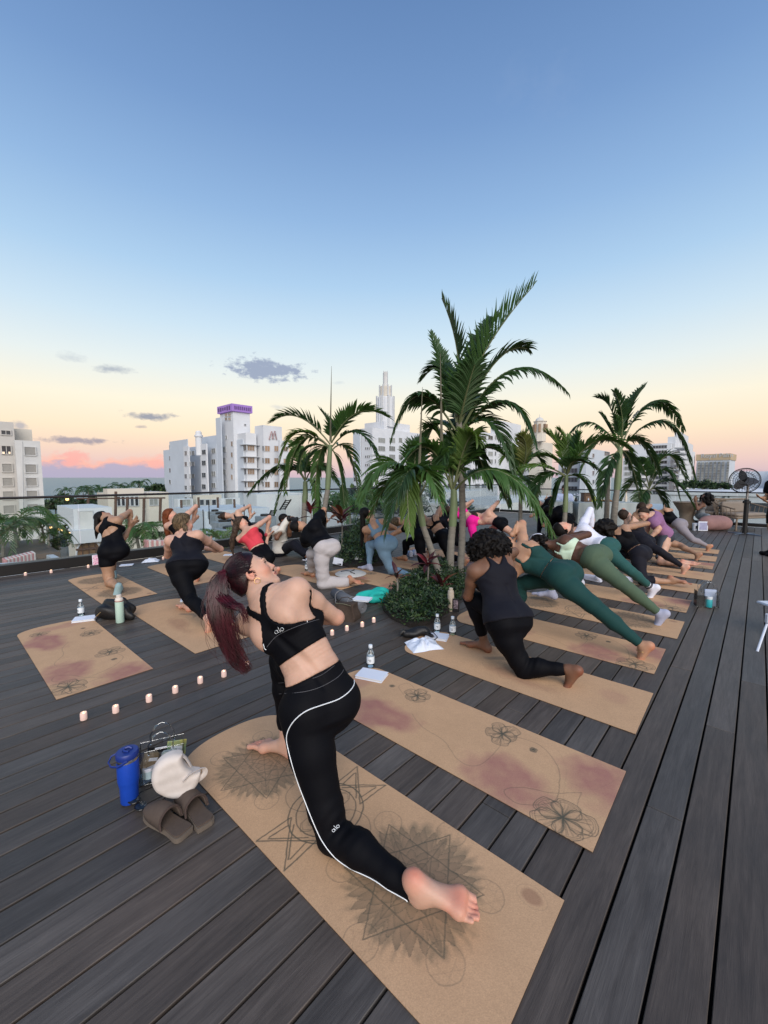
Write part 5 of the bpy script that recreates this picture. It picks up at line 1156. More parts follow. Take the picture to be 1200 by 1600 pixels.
class Block:
    """an upright volume aligned with the street grid; corner nearest to us at pxc"""
    def __init__(s, root, name, pxc, Yc, pxl, pxr, ytop, material, zb=ZS, depth=None):
        C = AT(pxc, 746, Yc); C[2] = 0; tl = (pxl - 600) / 642.3; tr = (pxr - 600) / 642.3
        s.l = (C[0] - tl * C[1]) / (BN[0] - tl * BN[1]) if pxl < pxc else .0; s.m = (tr * C[1] - C[0]) / (BD[0] - tr * BD[1]) if pxr > pxc else .0
        if depth: s.l = s.l or depth; s.m = s.m or depth
        s.C = C; s.zt = AT(pxc, ytop, Yc)[2]; s.root = root
        A = C - BN * s.l; B = C + BD * s.m; D_ = A + BD * s.m; off = np.array(root.location)
        pts = [(p[0] - off[0], p[1] - off[1]) for p in (C, B, D_, A)]
        s.o = MB().prism(pts, zb - off[2], s.zt - off[2]).build(name, material, root)
    def win(s, face, px0, px1, y0, y1, m=None, mull=1, name='window', proud=.06, fr=.09, frm=None):
        d = -BN if face == 'L' else BD; nrm = -BD if face == 'L' else BN
        a = hit_face(s.C, d, px0, (y0 + y1) / 2); b = hit_face(s.C, d, px1, (y0 + y1) / 2); zt = hit_face(s.C, d, (px0 + px1) / 2, y0)[2]; zb = hit_face(s.C, d, (px0 + px1) / 2, y1)[2]
        w = np.linalg.norm((b - a)[:2]); c = (a + b) / 2; hgt = zt - zb; off = np.array(s.root.location); c = c + nrm * proud * .5
        b_ = MB(); rz = math.atan2(d[1], d[0]); b_.box((0, 0, 0), (w, .04, hgt), 0, 0)
        for q in (-1, 1): b_.box((0, 0, q * (hgt / 2 + fr / 2)), (w + 2 * fr, .04 + proud * 2, fr), 0, 1); b_.box((q * (w / 2 + fr / 2), 0, 0), (fr, .04 + proud * 2, hgt), 0, 1)
        for i in range(mull): b_.box(((i + 1) / (mull + 1) * w - w / 2, 0, 0), (fr * .6, .05 + proud, hgt), 0, 1)
        o = b_.build(name, [m or WG, frm or FRM], s.root, tuple(np.array((c[0], c[1], (zt + zb) / 2)) - off), rz); return o
def bld(name, label, px, Y, cat='building', group='buildings around the roof deck'):
    p = AT(px, 746, Y); return thing(name, label, cat, (p[0], p[1], ZS), 0, group)

def left_tower():
    r = bld('apartment_building', 'pale grey apartment block with shuttered windows at the left edge', 30, 48)
    a = Block(r, 'wall', -130, 42.2, -130, 27.5, 648, ST_G, depth=9); b = Block(r, 'roof_house', 22, 49.5, 21, 55, 669, ST_C, depth=6); c = Block(r, 'wall', 27, 46.9, 26, 66.5, 687.5, ST_A, depth=9)
    for y, k in ((676, 0), (703, 0), (731, 1), (753, 1), (774, 1), (796, 1), (818, 1)): a.win('R', 2 + (y - 674) * .03, (15 if k or y > 690 else 16) + (y - 674) * .06, y - 3 if y < 690 else y - 6, y + 3 if y < 690 else y + 6, (WG if not k else WS), 0 if k else 1, frm=ST_G)
    a.win('R', 3.5, 7, 706, 709, mat('lit_room', (.8, .6, .4), .5, emit=(1, .75, .5), estr=.8), 0, 'lit_pane', .1, .02); a.win('R', 13, 16, 706, 709, mat('lit_room', (.8, .6, .4), .5), 0, 'lit_pane', .1, .02)
    for y in (705, 732, 753, 773, 794, 816): c.win('R', 38.5 + (y - 705) * .05, 55 + (y - 705) * .045, y - 6, y + 6, WS, 0, frm=ST_A)
    for x in (-40, -22): 
        for y in (706, 730, 753, 775, 797, 818): a.win('R', x - 8, x + 8, y - 6, y + 6, WS, 0, frm=ST_G)
    off = np.array(r.location); MB().tube([AT(34.5, 690, 46.6) - off, AT(36, 830, 46.6) - off], .09, 6).build('drain_pipe', ST_A, r)
left_tower()
def m_building():
    r = bld('hotel_building', 'white hotel with a square tower, purple lit sign band and a letter M', 367, 95)
    w1 = Block(r, 'wall', 340, 97, 257, 342, 694, ST_B); Block(r, 'roof_house', 295, 99, 267, 296, 686, ST_B); Block(r, 'roof_house', 340, 100, 316, 341, 680, ST_B)
    b1 = Block(r, 'bay', 296, 98, 288, 298, 697, ST_W); b2 = Block(r, 'bay', 324, 96.5, 314, 326, 693, ST_W)
    MB().lathe([(.75, -6), (.75, -1.6), (.95, -1.6), (.95, -1.2), (.7, -1.1), (.7, -.5), (.4, -.2)], tuple(AT(310, 672, 99) - np.array(r.location)), 14).build('chimney', ST_W, r)
    t = Block(r, 'tower', 367, 95, 347, 393, 632, ST_W); Block(r, 'tower_flank', 347.5, 95.5, 340, 349, 652, ST_B)
    PUR = mat('purple_sign_light', (.26, .16, .40), .5, emit=(.26, .11, .50), estr=.28); PUD = mat('sign_letters', (.10, .05, .16), .5)
    bz = t.zt; C = t.C; off = np.array(r.location)
    band = MB(); ol, om, e = t.l, t.m, .45
    q = [C + BN * e - BD * e, C + BD * (om + e) + BN * e, C + BD * (om + e) - BN * (ol + e), C - BN * (ol + e) - BD * e]
    bo = band.prism([(p[0] - off[0], p[1] - off[1]) for p in q], bz - 1.5 - off[2], bz + .15 - off[2]).build('sign_band', PUR, r)
    rs = random.Random(2)
    for f_, ln, d, n in (('L', ol, -BN, -BD), ('R', om, BD, BN)):
        k = 6 if f_ == 'L' else 9
        for i in range(k):
            c = C + d * (ln * (i + .6) / k) + n * (e + .06) + V3(0, 0, bz - .7); MB().box(tuple(c - off), (ln / k * .45, .08, rs.uniform(.6, .9)), math.atan2(d[1], d[0])).build('sign_letter', PUD, bo)
    for i in range(2):
        for j in range(3): t.win('L', 352 + 5.3 * i, 355.6 + 5.3 * i, 640 + 6.3 * j, 644 + 6.3 * j, WW, 1)
    t.win('L', 353, 355, 681, 686, WL, 0); t.win('R', 381.5, 384, 663, 665, WG, 0)
    for y in (699, 716, 735, 753, 771): w1.win('L', 265, 267, y - 3, y + 3, WG, 0) if y < 760 else None; b1.win('L', 289, 292.5, y + 6, y + 12, WG, 1); b1.win('R', 296.3, 297.8, y + 6, y + 12, WL, 0); b2.win('L', 316, 322, y + 4, y + 11, WG, 1); w1.win('L', 300, 304, y + 6, y + 12, WL, 1); w1.win('L', 275, 277, y + 6, y + 11, WG, 0); w1.win('L', 331, 337, y + 2, y + 9, WL, 1); w1.win('L', 280, 281.5, y + 5, y + 11, WL, 0)
    for y in (700, 717, 735, 752): t.win('L', 349, 353, y - 1, y + 6, WL, 1); t.win('L', 361.5, 364, y - 10, y - 3, WW, 0)
    mdl = Block(r, 'wall', 386, 93, 366, 402, 676, ST_W); lo = Block(r, 'wall', 381, 93.6, 364, 388, 686, ST_B)
    for y in (700, 719, 737, 757, 774):
        mdl.win('L', 380.5, 385.4, y - 4, y + 4, WG, 1); mdl.win('R', 387, 397, y - 4, y + 4, WW, 3)
        for ff in 'LR':
            pass
        c = mdl.C + V3(0, 0, AT(386, y - 5.5, 93)[2]); MB().box(tuple(c + BD * 1.3 - BN * .8 - off), (3.6, 2.6, .14), RZB).build('canopy', FRM, r)
    rb = Block(r, 'wall', 413, 94, 400, 442, 664, ST_W); rb2 = Block(r, 'wall', 438, 93, 436, 452, 688, ST_W)
    for y in (701, 720, 738, 757, 776): rb.win('R', 414, 421, y - 4, y + 4, WW, 1); rb.win('R', 428.5, 434.5, y - 4, y + 4, WW, 1); rb.win('L', 410.5, 412.5, y - 4, y + 3, WG, 0); rb2.win('R', 443, 449, y - 3, y + 4, WW, 1)
    # the letter M on the parapet: two overlapping peaks
    RED = mat('sign_red_brown', (.25, .13, .14), .5); b = MB()
    for x0, x1, y0, y1 in ((420, 424, 687, 674), (424, 427, 674, 686), (425, 429, 686, 673.5), (429, 431.5, 673.5, 687)):
        for k, o_ in ((0, 0), (1, .7)):
            a = hit_face(rb.C, BD, x0 + o_, y0); c = hit_face(rb.C, BD, x1 + o_, y1); b.tube([a + BN * .15 - off, c + BN * .15 - off], .13, 5, mi=k)
    b.build('sign_letter', [RED, FRM], r)
m_building()
def spire_building():
    r = bld('hotel_building', 'white stepped hotel tower with a finned spire behind the palms', 582, 140)
    a = Block(r, 'wall', 582, 140, 562, 668, 668, ST_W); b = Block(r, 'wall', 562.5, 143, 552, 564, 672, ST_B); Block(r, 'roof_house', 600, 146, 570, 640, 658, ST_W)
    for y in (688, 701, 714, 727, 740, 756, 770):
        for x0, x1, m_ in ((591, 601.5, WL), (608, 617, WL), (623, 628, WL), (634, 641, WL), (645, 650, WL), (655, 662, WL)): a.win('R', x0, x1, y - 3.5, y + 3.5, m_, 2 if x1 - x0 > 6 else 0)
        for q in range(3): a.win('L', 571 + 2.7 * q, 572.3 + 2.7 * q, y - 2, y + 1.5, WG, 0); 
        b.win('L', 553, 557, y + 32 - 0, y + 38, WG, 1) if y < 735 else None
    c0 = AT(601, 660, 150); off = np.array(r.location); k = 150 / 642
    def tier(x0, x1, y0, y1, m, name, n, sides=8, fins=0):
        c = AT((x0 + x1) / 2, y1, 150); w = (x1 - x0) * k / 2; hh = (y1 - y0) * k; b = MB(); b.lathe([(w, 0), (w, hh), (w * .96, hh + .2)], tuple(c - off), sides)
        o = b.build(name, m, r)
        for i in range(fins):
            an = 2 * math.pi * (i + .5) / fins; MB().box((float(c[0] - off[0] + w * .98 * math.cos(an)), float(c[1] - off[1] + w * .98 * math.sin(an)), float(c[2] - off[2] + hh / 2 + .3)), (w * .16, w * .22, hh + .6), an).build('fin', FRM, o)
    tier(588, 616, 624, 668, ST_W, 'spire', 0, 8, 8); tier(592.5, 612, 606, 624, ST_C, 'spire', 0, 8, 8); tier(598.5, 606, 584, 606, ST_A, 'spire', 0, 8, 4)
    tier(599.8, 604.6, 582, 584, ST_A, 'spire_cap', 0, 8, 0)
spire_building()
def mid_right():
    r = bld('hotel_building', 'long white hotel behind the tallest palm', 735, 110)
    a = Block(r, 'wall', 736, 112, 690, 836, 672, ST_W); a2 = Block(r, 'wall', 775, 122, 765, 812, 656, ST_W)
    for y in (684, 697, 709, 721, 734, 746, 759):
        for i in range(9): a.win('R', 742 + 10.3 * i, 749 + 10.3 * i, y - 3, y + 3, WG if (i + int(y)) % 3 else WL, 1)
        for i in range(3): a.win('L', 700 + 11 * i, 707 + 11 * i, y - 3, y + 3, WG, 1)
    r = bld('church_turret', 'sandy turret with a small dome rising between the palms', 843, 120)
    off = np.array(r.location); c = AT(843, 690, 120); k = 120 / 642
    Block(r, 'wall', 843, 121, 826, 862, 690, ST_C); MB().lathe([(9.5 * k, 0), (9.5 * k, 30 * k), (10.5 * k, 30 * k), (10.5 * k, 31 * k)], tuple(c - off), 8).build('turret', ST_C, r)
    MB().lathe([(6.5 * k, 0), (6.5 * k, 1 * k), (6.2 * k, 3 * k), (5.2 * k, 5.2 * k), (3 * k, 7 * k), (.6 * k, 7.8 * k), (.3 * k, 12 * k)], tuple(AT(843, 660, 120) - off), 16).build('dome', ST_A, r, smooth=True)
    for q in range(8):
        an = R(22.5 + 45 * q); MB().box((float(c[0] - off[0] + 9 * k * math.cos(an)), float(c[1] - off[1] + 9 * k * math.sin(an)), float(c[2] - off[2] + 20 * k)), (.8, 3.2 * k, 12 * k), an).build('arched_opening', WW, r)
    r = bld('apartment_building', 'low white block with dark balconies right of the turret', 905, 90)
    a = Block(r, 'wall', 905, 90, 872, 955, 706, ST_W); b = Block(r, 'wall', 915, 84, 906, 942, 700, ST_B)
    for y in (709, 722, 736, 750, 764):
        a.win('L', 878, 902, y - 4, y + 3, WG, 4); b.win('R', 925, 928, y, y + 6, WG, 0)
        for i in range(3): a.win('R', 944 + 0 * i, 952, y - 3, y + 3, WG, 2) if i == 0 else None
mid_right()
def right_towers():
    r = bld('apartment_tower', 'white curved-balcony apartment tower with stepped top at the right', 1060, 130)
    a = Block(r, 'wall', 1046, 130, 980, 1084, 692, ST_W); b = Block(r, 'roof_house', 1052, 131, 1040, 1080, 682, ST_W); c = Block(r, 'roof_house', 1056, 132, 1050, 1072, 673, ST_W); d = Block(r, 'wall', 1000, 124, 972, 1012, 715, ST_W)
    for y in range(698, 776, 8):
        a.win('R', 1050, 1064, y - 2, y + 2.5, WG, 3); a.win('R', 1068, 1082, y - 2, y + 2.5, WL, 3); a.win('L', 1020, 1042, y - 2, y + 2.5, WG, 4)
        cc = AT(1066, y + 3.5, 129.4); MB().box(tuple(cc - np.array(r.location)), (15, 2.4, .35), RZB).build('balcony_slab', FRM, r)
    for y in range(722, 776, 9): d.win('L', 976, 996, y - 2, y + 3, WL, 3); d.win('R', 1002, 1010, y - 2, y + 3, WG, 1)
    r = bld('hotel_building', 'slab hotel with a tan sign parapet and a grid of balconies, far right', 1136, 170)
    # broad face turned to us
    w0, w1 = AT(1087, 746, 176), AT(1138, 746, 168); d_ = nz_(V3(w1[0] - w0[0], w1[1] - w0[1], 0)); n_ = V3(d_[1], -d_[0], 0); ln = np.linalg.norm((w1 - w0)[:2]); off = np.array(r.location); rz = math.atan2(d_[1], d_[0])
    zt = AT(1138, 708.5, 168)[2]; zm = AT(1112, 719, 172)[2]; c = (w0 + w1) / 2 - n_ * 7
    MB().box((float(c[0] - off[0]), float(c[1] - off[1]), float((ZS + zm) / 2 - off[2])), (ln, 14, zm - ZS), rz).build('wall', ST_B, r)
    MB().box((float(c[0] - off[0]), float(c[1] - off[1]), float((zt + zm) / 2 - off[2])), (ln + .6, 14.6, zt - zm), rz).build('parapet', ST_T, r)
    for j in range(9):
        for i in range(8):
            x = (i + .7 + (.15 if i == 7 else 0)) / 8.1 * ln; z = zm - 1.2 - j * (zm - AT(1112, 757, 172)[2]) / 9.2; p = w0 + d_ * x + n_ * .25; p[2] = z
            b = MB(); b.box((0, 0, 0), (ln / 15, .5, .95), 0, 0); b.box((0, -.2 if False else 0, -.62), (ln / 11, .9, .12), 0, 1); b.build('balcony', [WL, FRM], r, tuple(p - off), rz)
    cu = bpy.data.curves.new('sign_text', 'FONT'); cu.body = 'Royal Palm'; cu.size = 2.4; cu.extrude = .08; cu.align_x = 'CENTER'; tmp = bpy.data.objects.new('tmp', cu); COL.objects.link(tmp)
    bpy.context.view_layer.update(); me = bpy.data.meshes.new_from_object(tmp.evaluated_get(bpy.context.evaluated_depsgraph_get())); bpy.data.objects.remove(tmp); me.materials.append(FRM)
    o = link('sign_lettering', me, r); p = w0 + d_ * ln * .62 + n_ * .42; p[2] = zm + (zt - zm) * .42; o.location = tuple(p - off); o.rotation_euler = (R(90), 0, rz)
    # terraces next door
    r = bld('terrace_building', 'low white building with roof hedge behind the wicker chairs', 1120, 24)
    off = np.array(r.location)
    def slab(o0, o1, s0, s1, zt, m, name, zb=ZS): c = OS((o0 + o1) / 2, (s0 + s1) / 2); return MB().box((float(c[0] - off[0]), float(c[1] - off[1]), (zt + zb) / 2 - off[2]), (s1 - s0, o1 - o0, zt - zb), RZB).build(name, m, r)
    slab(-2.75, 9, 20, 36, .93, ST_W, 'wall'); slab(-2.85, 9, 19.95, 20.25, 1.0, ST_W, 'parapet', .85); slab(.9, 9, 30, 36, 2.1, ST_W, 'penthouse', .9); slab(-1.2, .8, 33, 36, 1.9, ST_B, 'penthouse', .9); slab(-6.5, -2.85, 21.5, 36, -.4, ST_B, 'wall')
    def opening(o, s_, z, w_, h_, m=WG): b = MB(); b.box((0, 0, 0), (.05, w_, h_)); b.box((-.02, 0, -h_ / 2 - .04), (.14, w_ + .12, .06), 0, 1); b.build('window', [m, FRM], r, tuple(OS(o, s_ - .02, z) - off), RZB)
    for o_, z_, w_, h_ in ((.05, .45, .5, .35), (-.9, -.25, .6, .5), (.75, .45, .55, .65), (1.35, .45, .55, .65), (2.0, .45, .55, .65)): opening(o_, 20, z_, w_, h_)
    for o_, z_ in ((1.4, 1.55), (2.3, 1.55), (3.2, 1.5)): opening(o_, 30, z_, .6, .55)
right_towers()

def low_town():
    r = bld('rooftop_building', 'low white building with a box-shaped stair house and brown arched window', 111, 24, group='low roofs below the railing'); off = np.array(r.location)
    a = Block(r, 'stair_house', 111, 24, 86, 172, 795, ST_W, zb=-2.2); b = Block(r, 'cornice', 109, 23.4, 88, 180, 830, ST_W, zb=-2.3); c = Block(r, 'wall', 110, 23.7, 100, 190, 833, ST_C)
    a.win('R', 124, 145, 799, 829, ST_A, 0, 'door_panel', .02, .05); d = BD; n = BN
    # arched window with mullions
    o = hit_face(c.C, d, 139, 866); k = 24 / 642 * 1.2; pts = [(k * 14 * math.cos(t), k * 20 * math.sin(t)) for t in np.linspace(0, math.pi, 17)]
    b_ = MB(); rzz = math.atan2(d[1], d[0]); P = lambda x, z, q: (x * d[0] + q * n[0], x * d[1] + q * n[1], z)
    m_ = len(pts); b_.poly([P(x, z, .04) for x, z in pts], [tuple(range(m_ - 1, -1, -1))]); b_.build('arched_window', mat('amber_pane', (.22, .13, .07), .4, noise=.2, nscale=2), r, tuple(o - off))
    for x in (-.32, 0, .32): MB().box((0, 0, 0), (.05, .06, k * 36 * (1 - abs(x))), rzz).build('mullion', RUST, r, tuple(o - off + d * x + n * .08 + V3(0, 0, k * 9)))
    b_ = MB(); b_.tube([P(x, z, .06) for x, z in pts], .05, 6); b_.build('arch_frame', ST_W, r, tuple(o - off)); MB().box((0, 0, 0), (k * 28, .08, .12), rzz).build('transom', RUST, r, tuple(o - off + n * .08 + V3(0, 0, k * 8)))
    r = bld('villa', 'cream villa with stepped parapet and dark tall windows', 166, 52, group='low roofs below the railing'); off = np.array(r.location)
    a = Block(r, 'wall', 166, 50, 150, 262, 771, ST_C); b = Block(r, 'parapet', 166.5, 49.7, 160, 224, 764, ST_C)
    for i in range(5): b.win('R', 183 + 7.0 * i, 187.5 + 7.0 * i, 776, 790, WG, 0)
    a.win('R', 234, 246, 780, 789, WL, 1); a.win('R', 120, 132, 780, 790, WG, 1) if False else None
    for px, y0, y1 in ((180, 768, 832), (198, 778, 840), (224, 778, 838), (250, 778, 815), (137, 780, 800)): MB().tube([AT(px, y1, 30) - off, AT(px + 1, y0, 30) - off], .09, 6).build('steel_post', RUST, r)
    MB().tube([AT(120, 779, 30) - off, AT(258, 778, 30) - off], .06, 6).build('steel_beam', RUST, r)
    r = bld('white_annex', 'white walls and pergola with rusty posts before the hotel', 320, 45, group='low roofs below the railing'); off = np.array(r.location)
    a = Block(r, 'wall', 276, 46, 270, 300, 780, ST_W); b = Block(r, 'wall', 305, 48, 300, 345, 774, ST_C); c = Block(r, 'wall', 343, 44, 340, 374, 779, ST_W); e = Block(r, 'wall', 400, 60, 380, 470, 772, ST_W); f = Block(r, 'wall', 446, 40, 430, 520, 774, ST_A)
    a.win('R', 284, 297, 781, 789, WL, 1); b.win('R', 312, 318, 781, 789, WG, 0); b.win('R', 321, 327, 781, 789, WG, 0); b.win('R', 331, 337, 781, 789, WG, 0); c.win('R', 352, 362, 780, 788, WL, 0)
    for px, y0, y1 in ((284, 781, 802), (311, 777, 800), (341, 777, 800), (367, 780, 800)): MB().tube([AT(px, y1, 38) - off, AT(px - 1, y0, 38) - off], .10, 6).build('steel_post', RUST, r)
    r = bld('machine_roof', 'pale flat roof with air-conditioning units seen through the glass', 340, 28, group='low roofs below the railing'); off = np.array(r.location)
    rf = Block(r, 'roof', 330, 22, 262, 470, 846, mat('pale_roof', (.55, .60, .64), .7, noise=.15, nscale=.6)); Block(r, 'wall', 318, 34, 268, 420, 799, ST_B)
    ac = mat('ac_grey', (.22, .25, .28), .5, noise=.2, nscale=3); rs = random.Random(3)
    for px, py, w_ in ((345, 812, 1.0), (352, 826, 1.2), (372, 822, .8), (360, 838, 1.3), (384, 838, .9), (336, 805, .7), (400, 830, 1.1), (415, 815, 1.0)):
        p = AT(px, py, 25 - (py - 812) * .1); u_ = MB(); u_.box((0, 0, 0), (w_, w_ * .8, w_ * .7), RZB, bev=.03); u_.lathe([(w_ * .3, 0), (w_ * .3, .1), (w_ * .25, .12)], (0, 0, w_ * .35), 14, 1); u_.build('air_conditioner', [ac, DARK], r, tuple(p - off))
    for px, py in ((318, 820), (327, 806), (382, 812)): p = AT(px, py, 24); MB().tube([p - off - V3(0, 0, .5), p - off + V3(0, 0, .9)], .03, 6).build('vent_pipe', DARK, r)
    for x0, y0_, x1, y1_ in ((437, 797, 447, 781), (420, 807, 424, 797)): # folded dark ladder frames
        b_ = MB(); a0, a1 = AT(x0, y0_, 16), AT(x1, y1_, 16); s_ = V3(.20, 0, .02)
        b_.tube([a0 - off, a1 - off], .03, 5); b_.tube([a0 + s_ - off, a1 + s_ - off], .03, 5)
        for q in np.linspace(.1, .9, 5): b_.tube([a0 * (1 - q) + a1 * q - off, a0 * (1 - q) + a1 * q + s_ - off], .02, 5)
        b_.build('steel_ladder', DARK, r)
    r = bld('white_pavilion', 'white glazed pavilion roof behind the red-leaved plants', 575, 20, group='low roofs below the railing'); off = np.array(r.location)
    a = Block(r, 'wall', 560, 21, 500, 640, 806, ST_W); b = Block(r, 'skylight', 556, 20.4, 540, 600, 812, mat('skylight', (.10, .13, .14), .2), zb=-1.6); Block(r, 'wall', 508, 34, 470, 560, 772, ST_A); Block(r, 'wall', 620, 40, 560, 760, 772, ST_W)
    Block(r, 'wall', 760, 30, 640, 900, 790, ST_A)
    # terrace below with sunken seats
    t = bld('terrace', 'sunken white terrace wall with striped cushions below the railing', 40, 14, 'terrace', 'low roofs below the railing'); off = np.array(t.location)
    g = lambda px, py, Y: AT(px, py, Y) - off
    fl = AT(0, 854, 16); MB().box((0, 0, 0), (4.5, 5, .2), RZB).build('terrace_floor', mat('terrace_floor', (.12, .095, .08), .6, noise=.2, nscale=1), t, tuple(fl - off + V3(-1, 0, -.3)))
    for A_, B_, y_ in ((( -30, 866, 15), (74, 861, 17.5), 0), ((74, 861, 17.5), (95, 872, 14.2), 0), ((-30, 882, 12.3), (95, 873, 14), 0)):
        a, b2 = g(*A_), g(*B_); b_ = MB(); up = V3(0, 0, -.55); th = nz_(np.cross(b2 - a, UP)) * .22
        b_.poly([a + up, b2 + up, b2, a, a + up + th, b2 + up + th, b2 + th, a + th], [(0, 1, 2, 3), (7, 6, 5, 4), (3, 2, 6, 7), (0, 4, 5, 1), (1, 5, 6, 2), (0, 3, 7, 4)]); b_.build('terrace_wall', ST_B, t)
    ST1, ST2 = mat('cushion_white', (.6, .55, .52), .9), mat('cushion_pink', (.50, .25, .25), .9)
    for i in range(16):
        p = g(8 + 2.9 * i, 881 - .75 * i, 13.2 + .06 * i); MB().box(tuple(p), (.10, .5, .34), RZB, bev=.02).build('cushion_stripe', ST1 if i % 2 else ST2, t)
    for i in range(8): p = g(229 + 3.8 * i, 850 + .1 * i, 14.5); MB().box(tuple(p), (.10, .4, .3), RZB, bev=.02).build('cushion_stripe', ST1 if i % 2 else ST2, t)
    LAMP = mat('lantern_glow', (1, .6, .25), .5, emit=(1, .55, .2), estr=4.0)
    for px, py, Y, q in ((105, 834, 22, .13), (79, 824, 24, .07), (92, 827, 24, .06), (97, 828, 24, .06), (105, 780, 60, .2), (55, 848, 19, .07)):
        l = thing('lantern', {105: 'warm lantern on the corner of the arched building' if py > 800 else 'warm light among the far trees', 79: 'small warm bulb left of the box-shaped stair house', 92: 'small warm bulb under the cornice', 97: 'second small warm bulb under the cornice', 55: 'lantern on the terrace floor'}[px], 'lantern', AT(px, py, Y), 0, 'warm lights below')
        MB().lathe([(q * .3, -q), (q, -q * .6), (q, q * .5), (q * .4, q)], (0, 0, 0), 10).build('glow', LAMP, l); MB().lathe([(q * 1.2, q * .6), (q * .8, q * 1.0), (q * .1, q * 1.4)], (0, 0, 0), 10).build('cap', DARK, l)
low_town()

# ------------------------------------------------------------------ railings with glass panes
GLASS = glass_mat('railing_glass', (.93, .965, .96), .06); KERB = mat('kerb_black', (.012, .011, .011), .45, noise=.2, nscale=6)
def railing(label, p0, p1, kerb, top, pane=1.55, kw=.22):
    d = nz_(p1 - p0); ln = np.linalg.norm(p1 - p0); rz = math.atan2(d[1], d[0]); r = thing('glass_railing', label, 'railing', p0, rz)
    if kerb: MB().box((ln / 2, 0, kerb / 2), (ln, kw, kerb), bev=.01).build('kerb', KERB, r)
    n = int(ln / pane); w = ln / n; gm = MB().box((0, 0, 0), (w - .02, .012, top - kerb - .02)); me = None
    for i in range(n):
        if me is None: o = gm.build('glass_pane', GLASS, r); me = o.data
        else: o = link('glass_pane', me, r)
        o.location = (w * (i + .5), 0, (top + kerb) / 2)
    MB().tube([(0, 0, top), (ln, 0, top)], .021, 8).build('top_rail', mat('rail_bronze', (.045, .038, .036), .35, metal=.6), r, smooth=True)
    return r
railing('glass railing on a black kerb along the left side of the deck', OS(-8.72, -3), OS(-8.72, S_BACK + .1), .17, 1.215)
railing('glass railing across the far end of the deck', OS(-8.6, S_BACK + .2), OS(6, S_BACK + .2), .10, 1.06)

# ================================================================== palms, shrubs and other plants
def leaf_mat(name, col, rough=.42, sp=.5):
    m = mat(name, col, rough, noise=.28, nscale=5, spec=sp, rand=.22); t = m.node_tree; b = t.nodes['Principled BSDF']; o = t.nodes['Material Output']; tr = t.nodes.new('ShaderNodeBsdfTranslucent'); tr.inputs[0].default_value = (col[0] * 2.6, col[1] * 2.4, col[2] * 1.2, 1)
    mx = t.nodes.new('ShaderNodeMixShader'); mx.inputs[0].default_value = .28; t.links.new(b.outputs[0], mx.inputs[1]); t.links.new(tr.outputs[0], mx.inputs[2]); t.links.new(mx.outputs[0], o.inputs[0]); return m
LF_D = leaf_mat('palm_leaf_dark', (.036, .080, .028), .36); LF_M = leaf_mat('palm_leaf', (.056, .122, .034), .38); LF_L = leaf_mat('palm_leaf_light', (.10, .17, .045), .4); LF_Y = leaf_mat('palm_leaf_yellow', (.15, .17, .05))
TRUNK = mat('palm_trunk', (.20, .185, .16), .85, noise=.25, nscale=9, stretch=(1, 1, 3.0), bump=.3, bscale=40); SHAFT = mat('palm_crownshaft', (.15, .20, .105), .5, noise=.18, nscale=8, stretch=(2, 2, .5)); STEM = mat('palm_stem', (.13, .15, .07), .5)
def frond(root, B, Mi, T, L, droop=.35, n=34, m=None, seed=0, vee=.35, w=.021, tw=0.0, bare=.14):
    """one feather leaf: an arching midrib with many narrow folded leaflets"""
    rs = random.Random(seed); off = np.array(root.location); B, Mi, T = [np.array(p, float) - off for p in (B, Mi, T)]; Cq = 2 * Mi - .5 * B - .5 * T
    f = lambda t: (1 - t) ** 2 * B + 2 * t * (1 - t) * Cq + t * t * T; ts = np.linspace(0, 1, 12); b = MB(); w = w * 1.02; n = int(n * 1.08); ln = sum(np.linalg.norm(f(ts[i + 1]) - f(ts[i])) for i in range(11))
    b.tube([f(t) for t in ts], [.016 * (1 - .85 * t) + .002 for t in ts], 5, 1)
    vs_, fs = [], []
    for i in range(n):
        t = bare + (1 - bare) * (i + .5) / n; p = f(t); tg = nz_(f(min(t + .02, 1)) - f(max(t - .02, 0))); sd = np.cross(tg, UP); sd = nz_(sd) if np.linalg.norm(sd) > .15 else nz_(np.cross(tg, V3(0, 1, 0))); nr = np.cross(sd, tg)
        ca, sa = math.cos(tw), math.sin(tw); sd, nr = sd * ca + nr * sa, nr * ca - sd * sa
        pr = math.sin(math.pi * (.12 + .80 * t)) ** .6 * (1 - .25 * t)
        for s_ in (-1, 1):
            if rs.random() < .12: continue
            l_ = L * pr * rs.uniform(.86, 1.08); d = nz_(sd * s_ * (.80 - .30 * t) + tg * (.55 + .45 * t) + nr * vee * rs.uniform(.6, 1.2)); q = p + tg * rs.uniform(-.01, .01); k = 5; wd = w * rs.uniform(.85, 1.15) * (.6 + .5 * pr); base = len(vs_); dd = d.copy(); dr = droop * rs.uniform(.7, 1.5)
            for j in range(k + 1):
                u = j / k; wj = wd * (.45 + 1.1 * u if u < .45 else max(.0, (1 - u)) / .55 * .95 + .02); c_ = nz_(np.cross(dd, nr) + .25 * s_ * UP * 0); fold = nz_(np.cross(c_, dd)) * wj * .35
                vs_ += [q - c_ * wj + fold, q - fold * .5, q + c_ * wj + fold]
                dd = nz_(dd - UP * dr * (.12 + .30 * u)); q = q + dd * l_ / k
            for j in range(k):
                a = base + j * 3; fs += [(a, a + 1, a + 4, a + 3), (a + 1, a + 2, a + 5, a + 4)]
    b.poly(vs_, fs, 0)
    return b.build('frond', [m or LF_D, STEM], root, smooth=False)
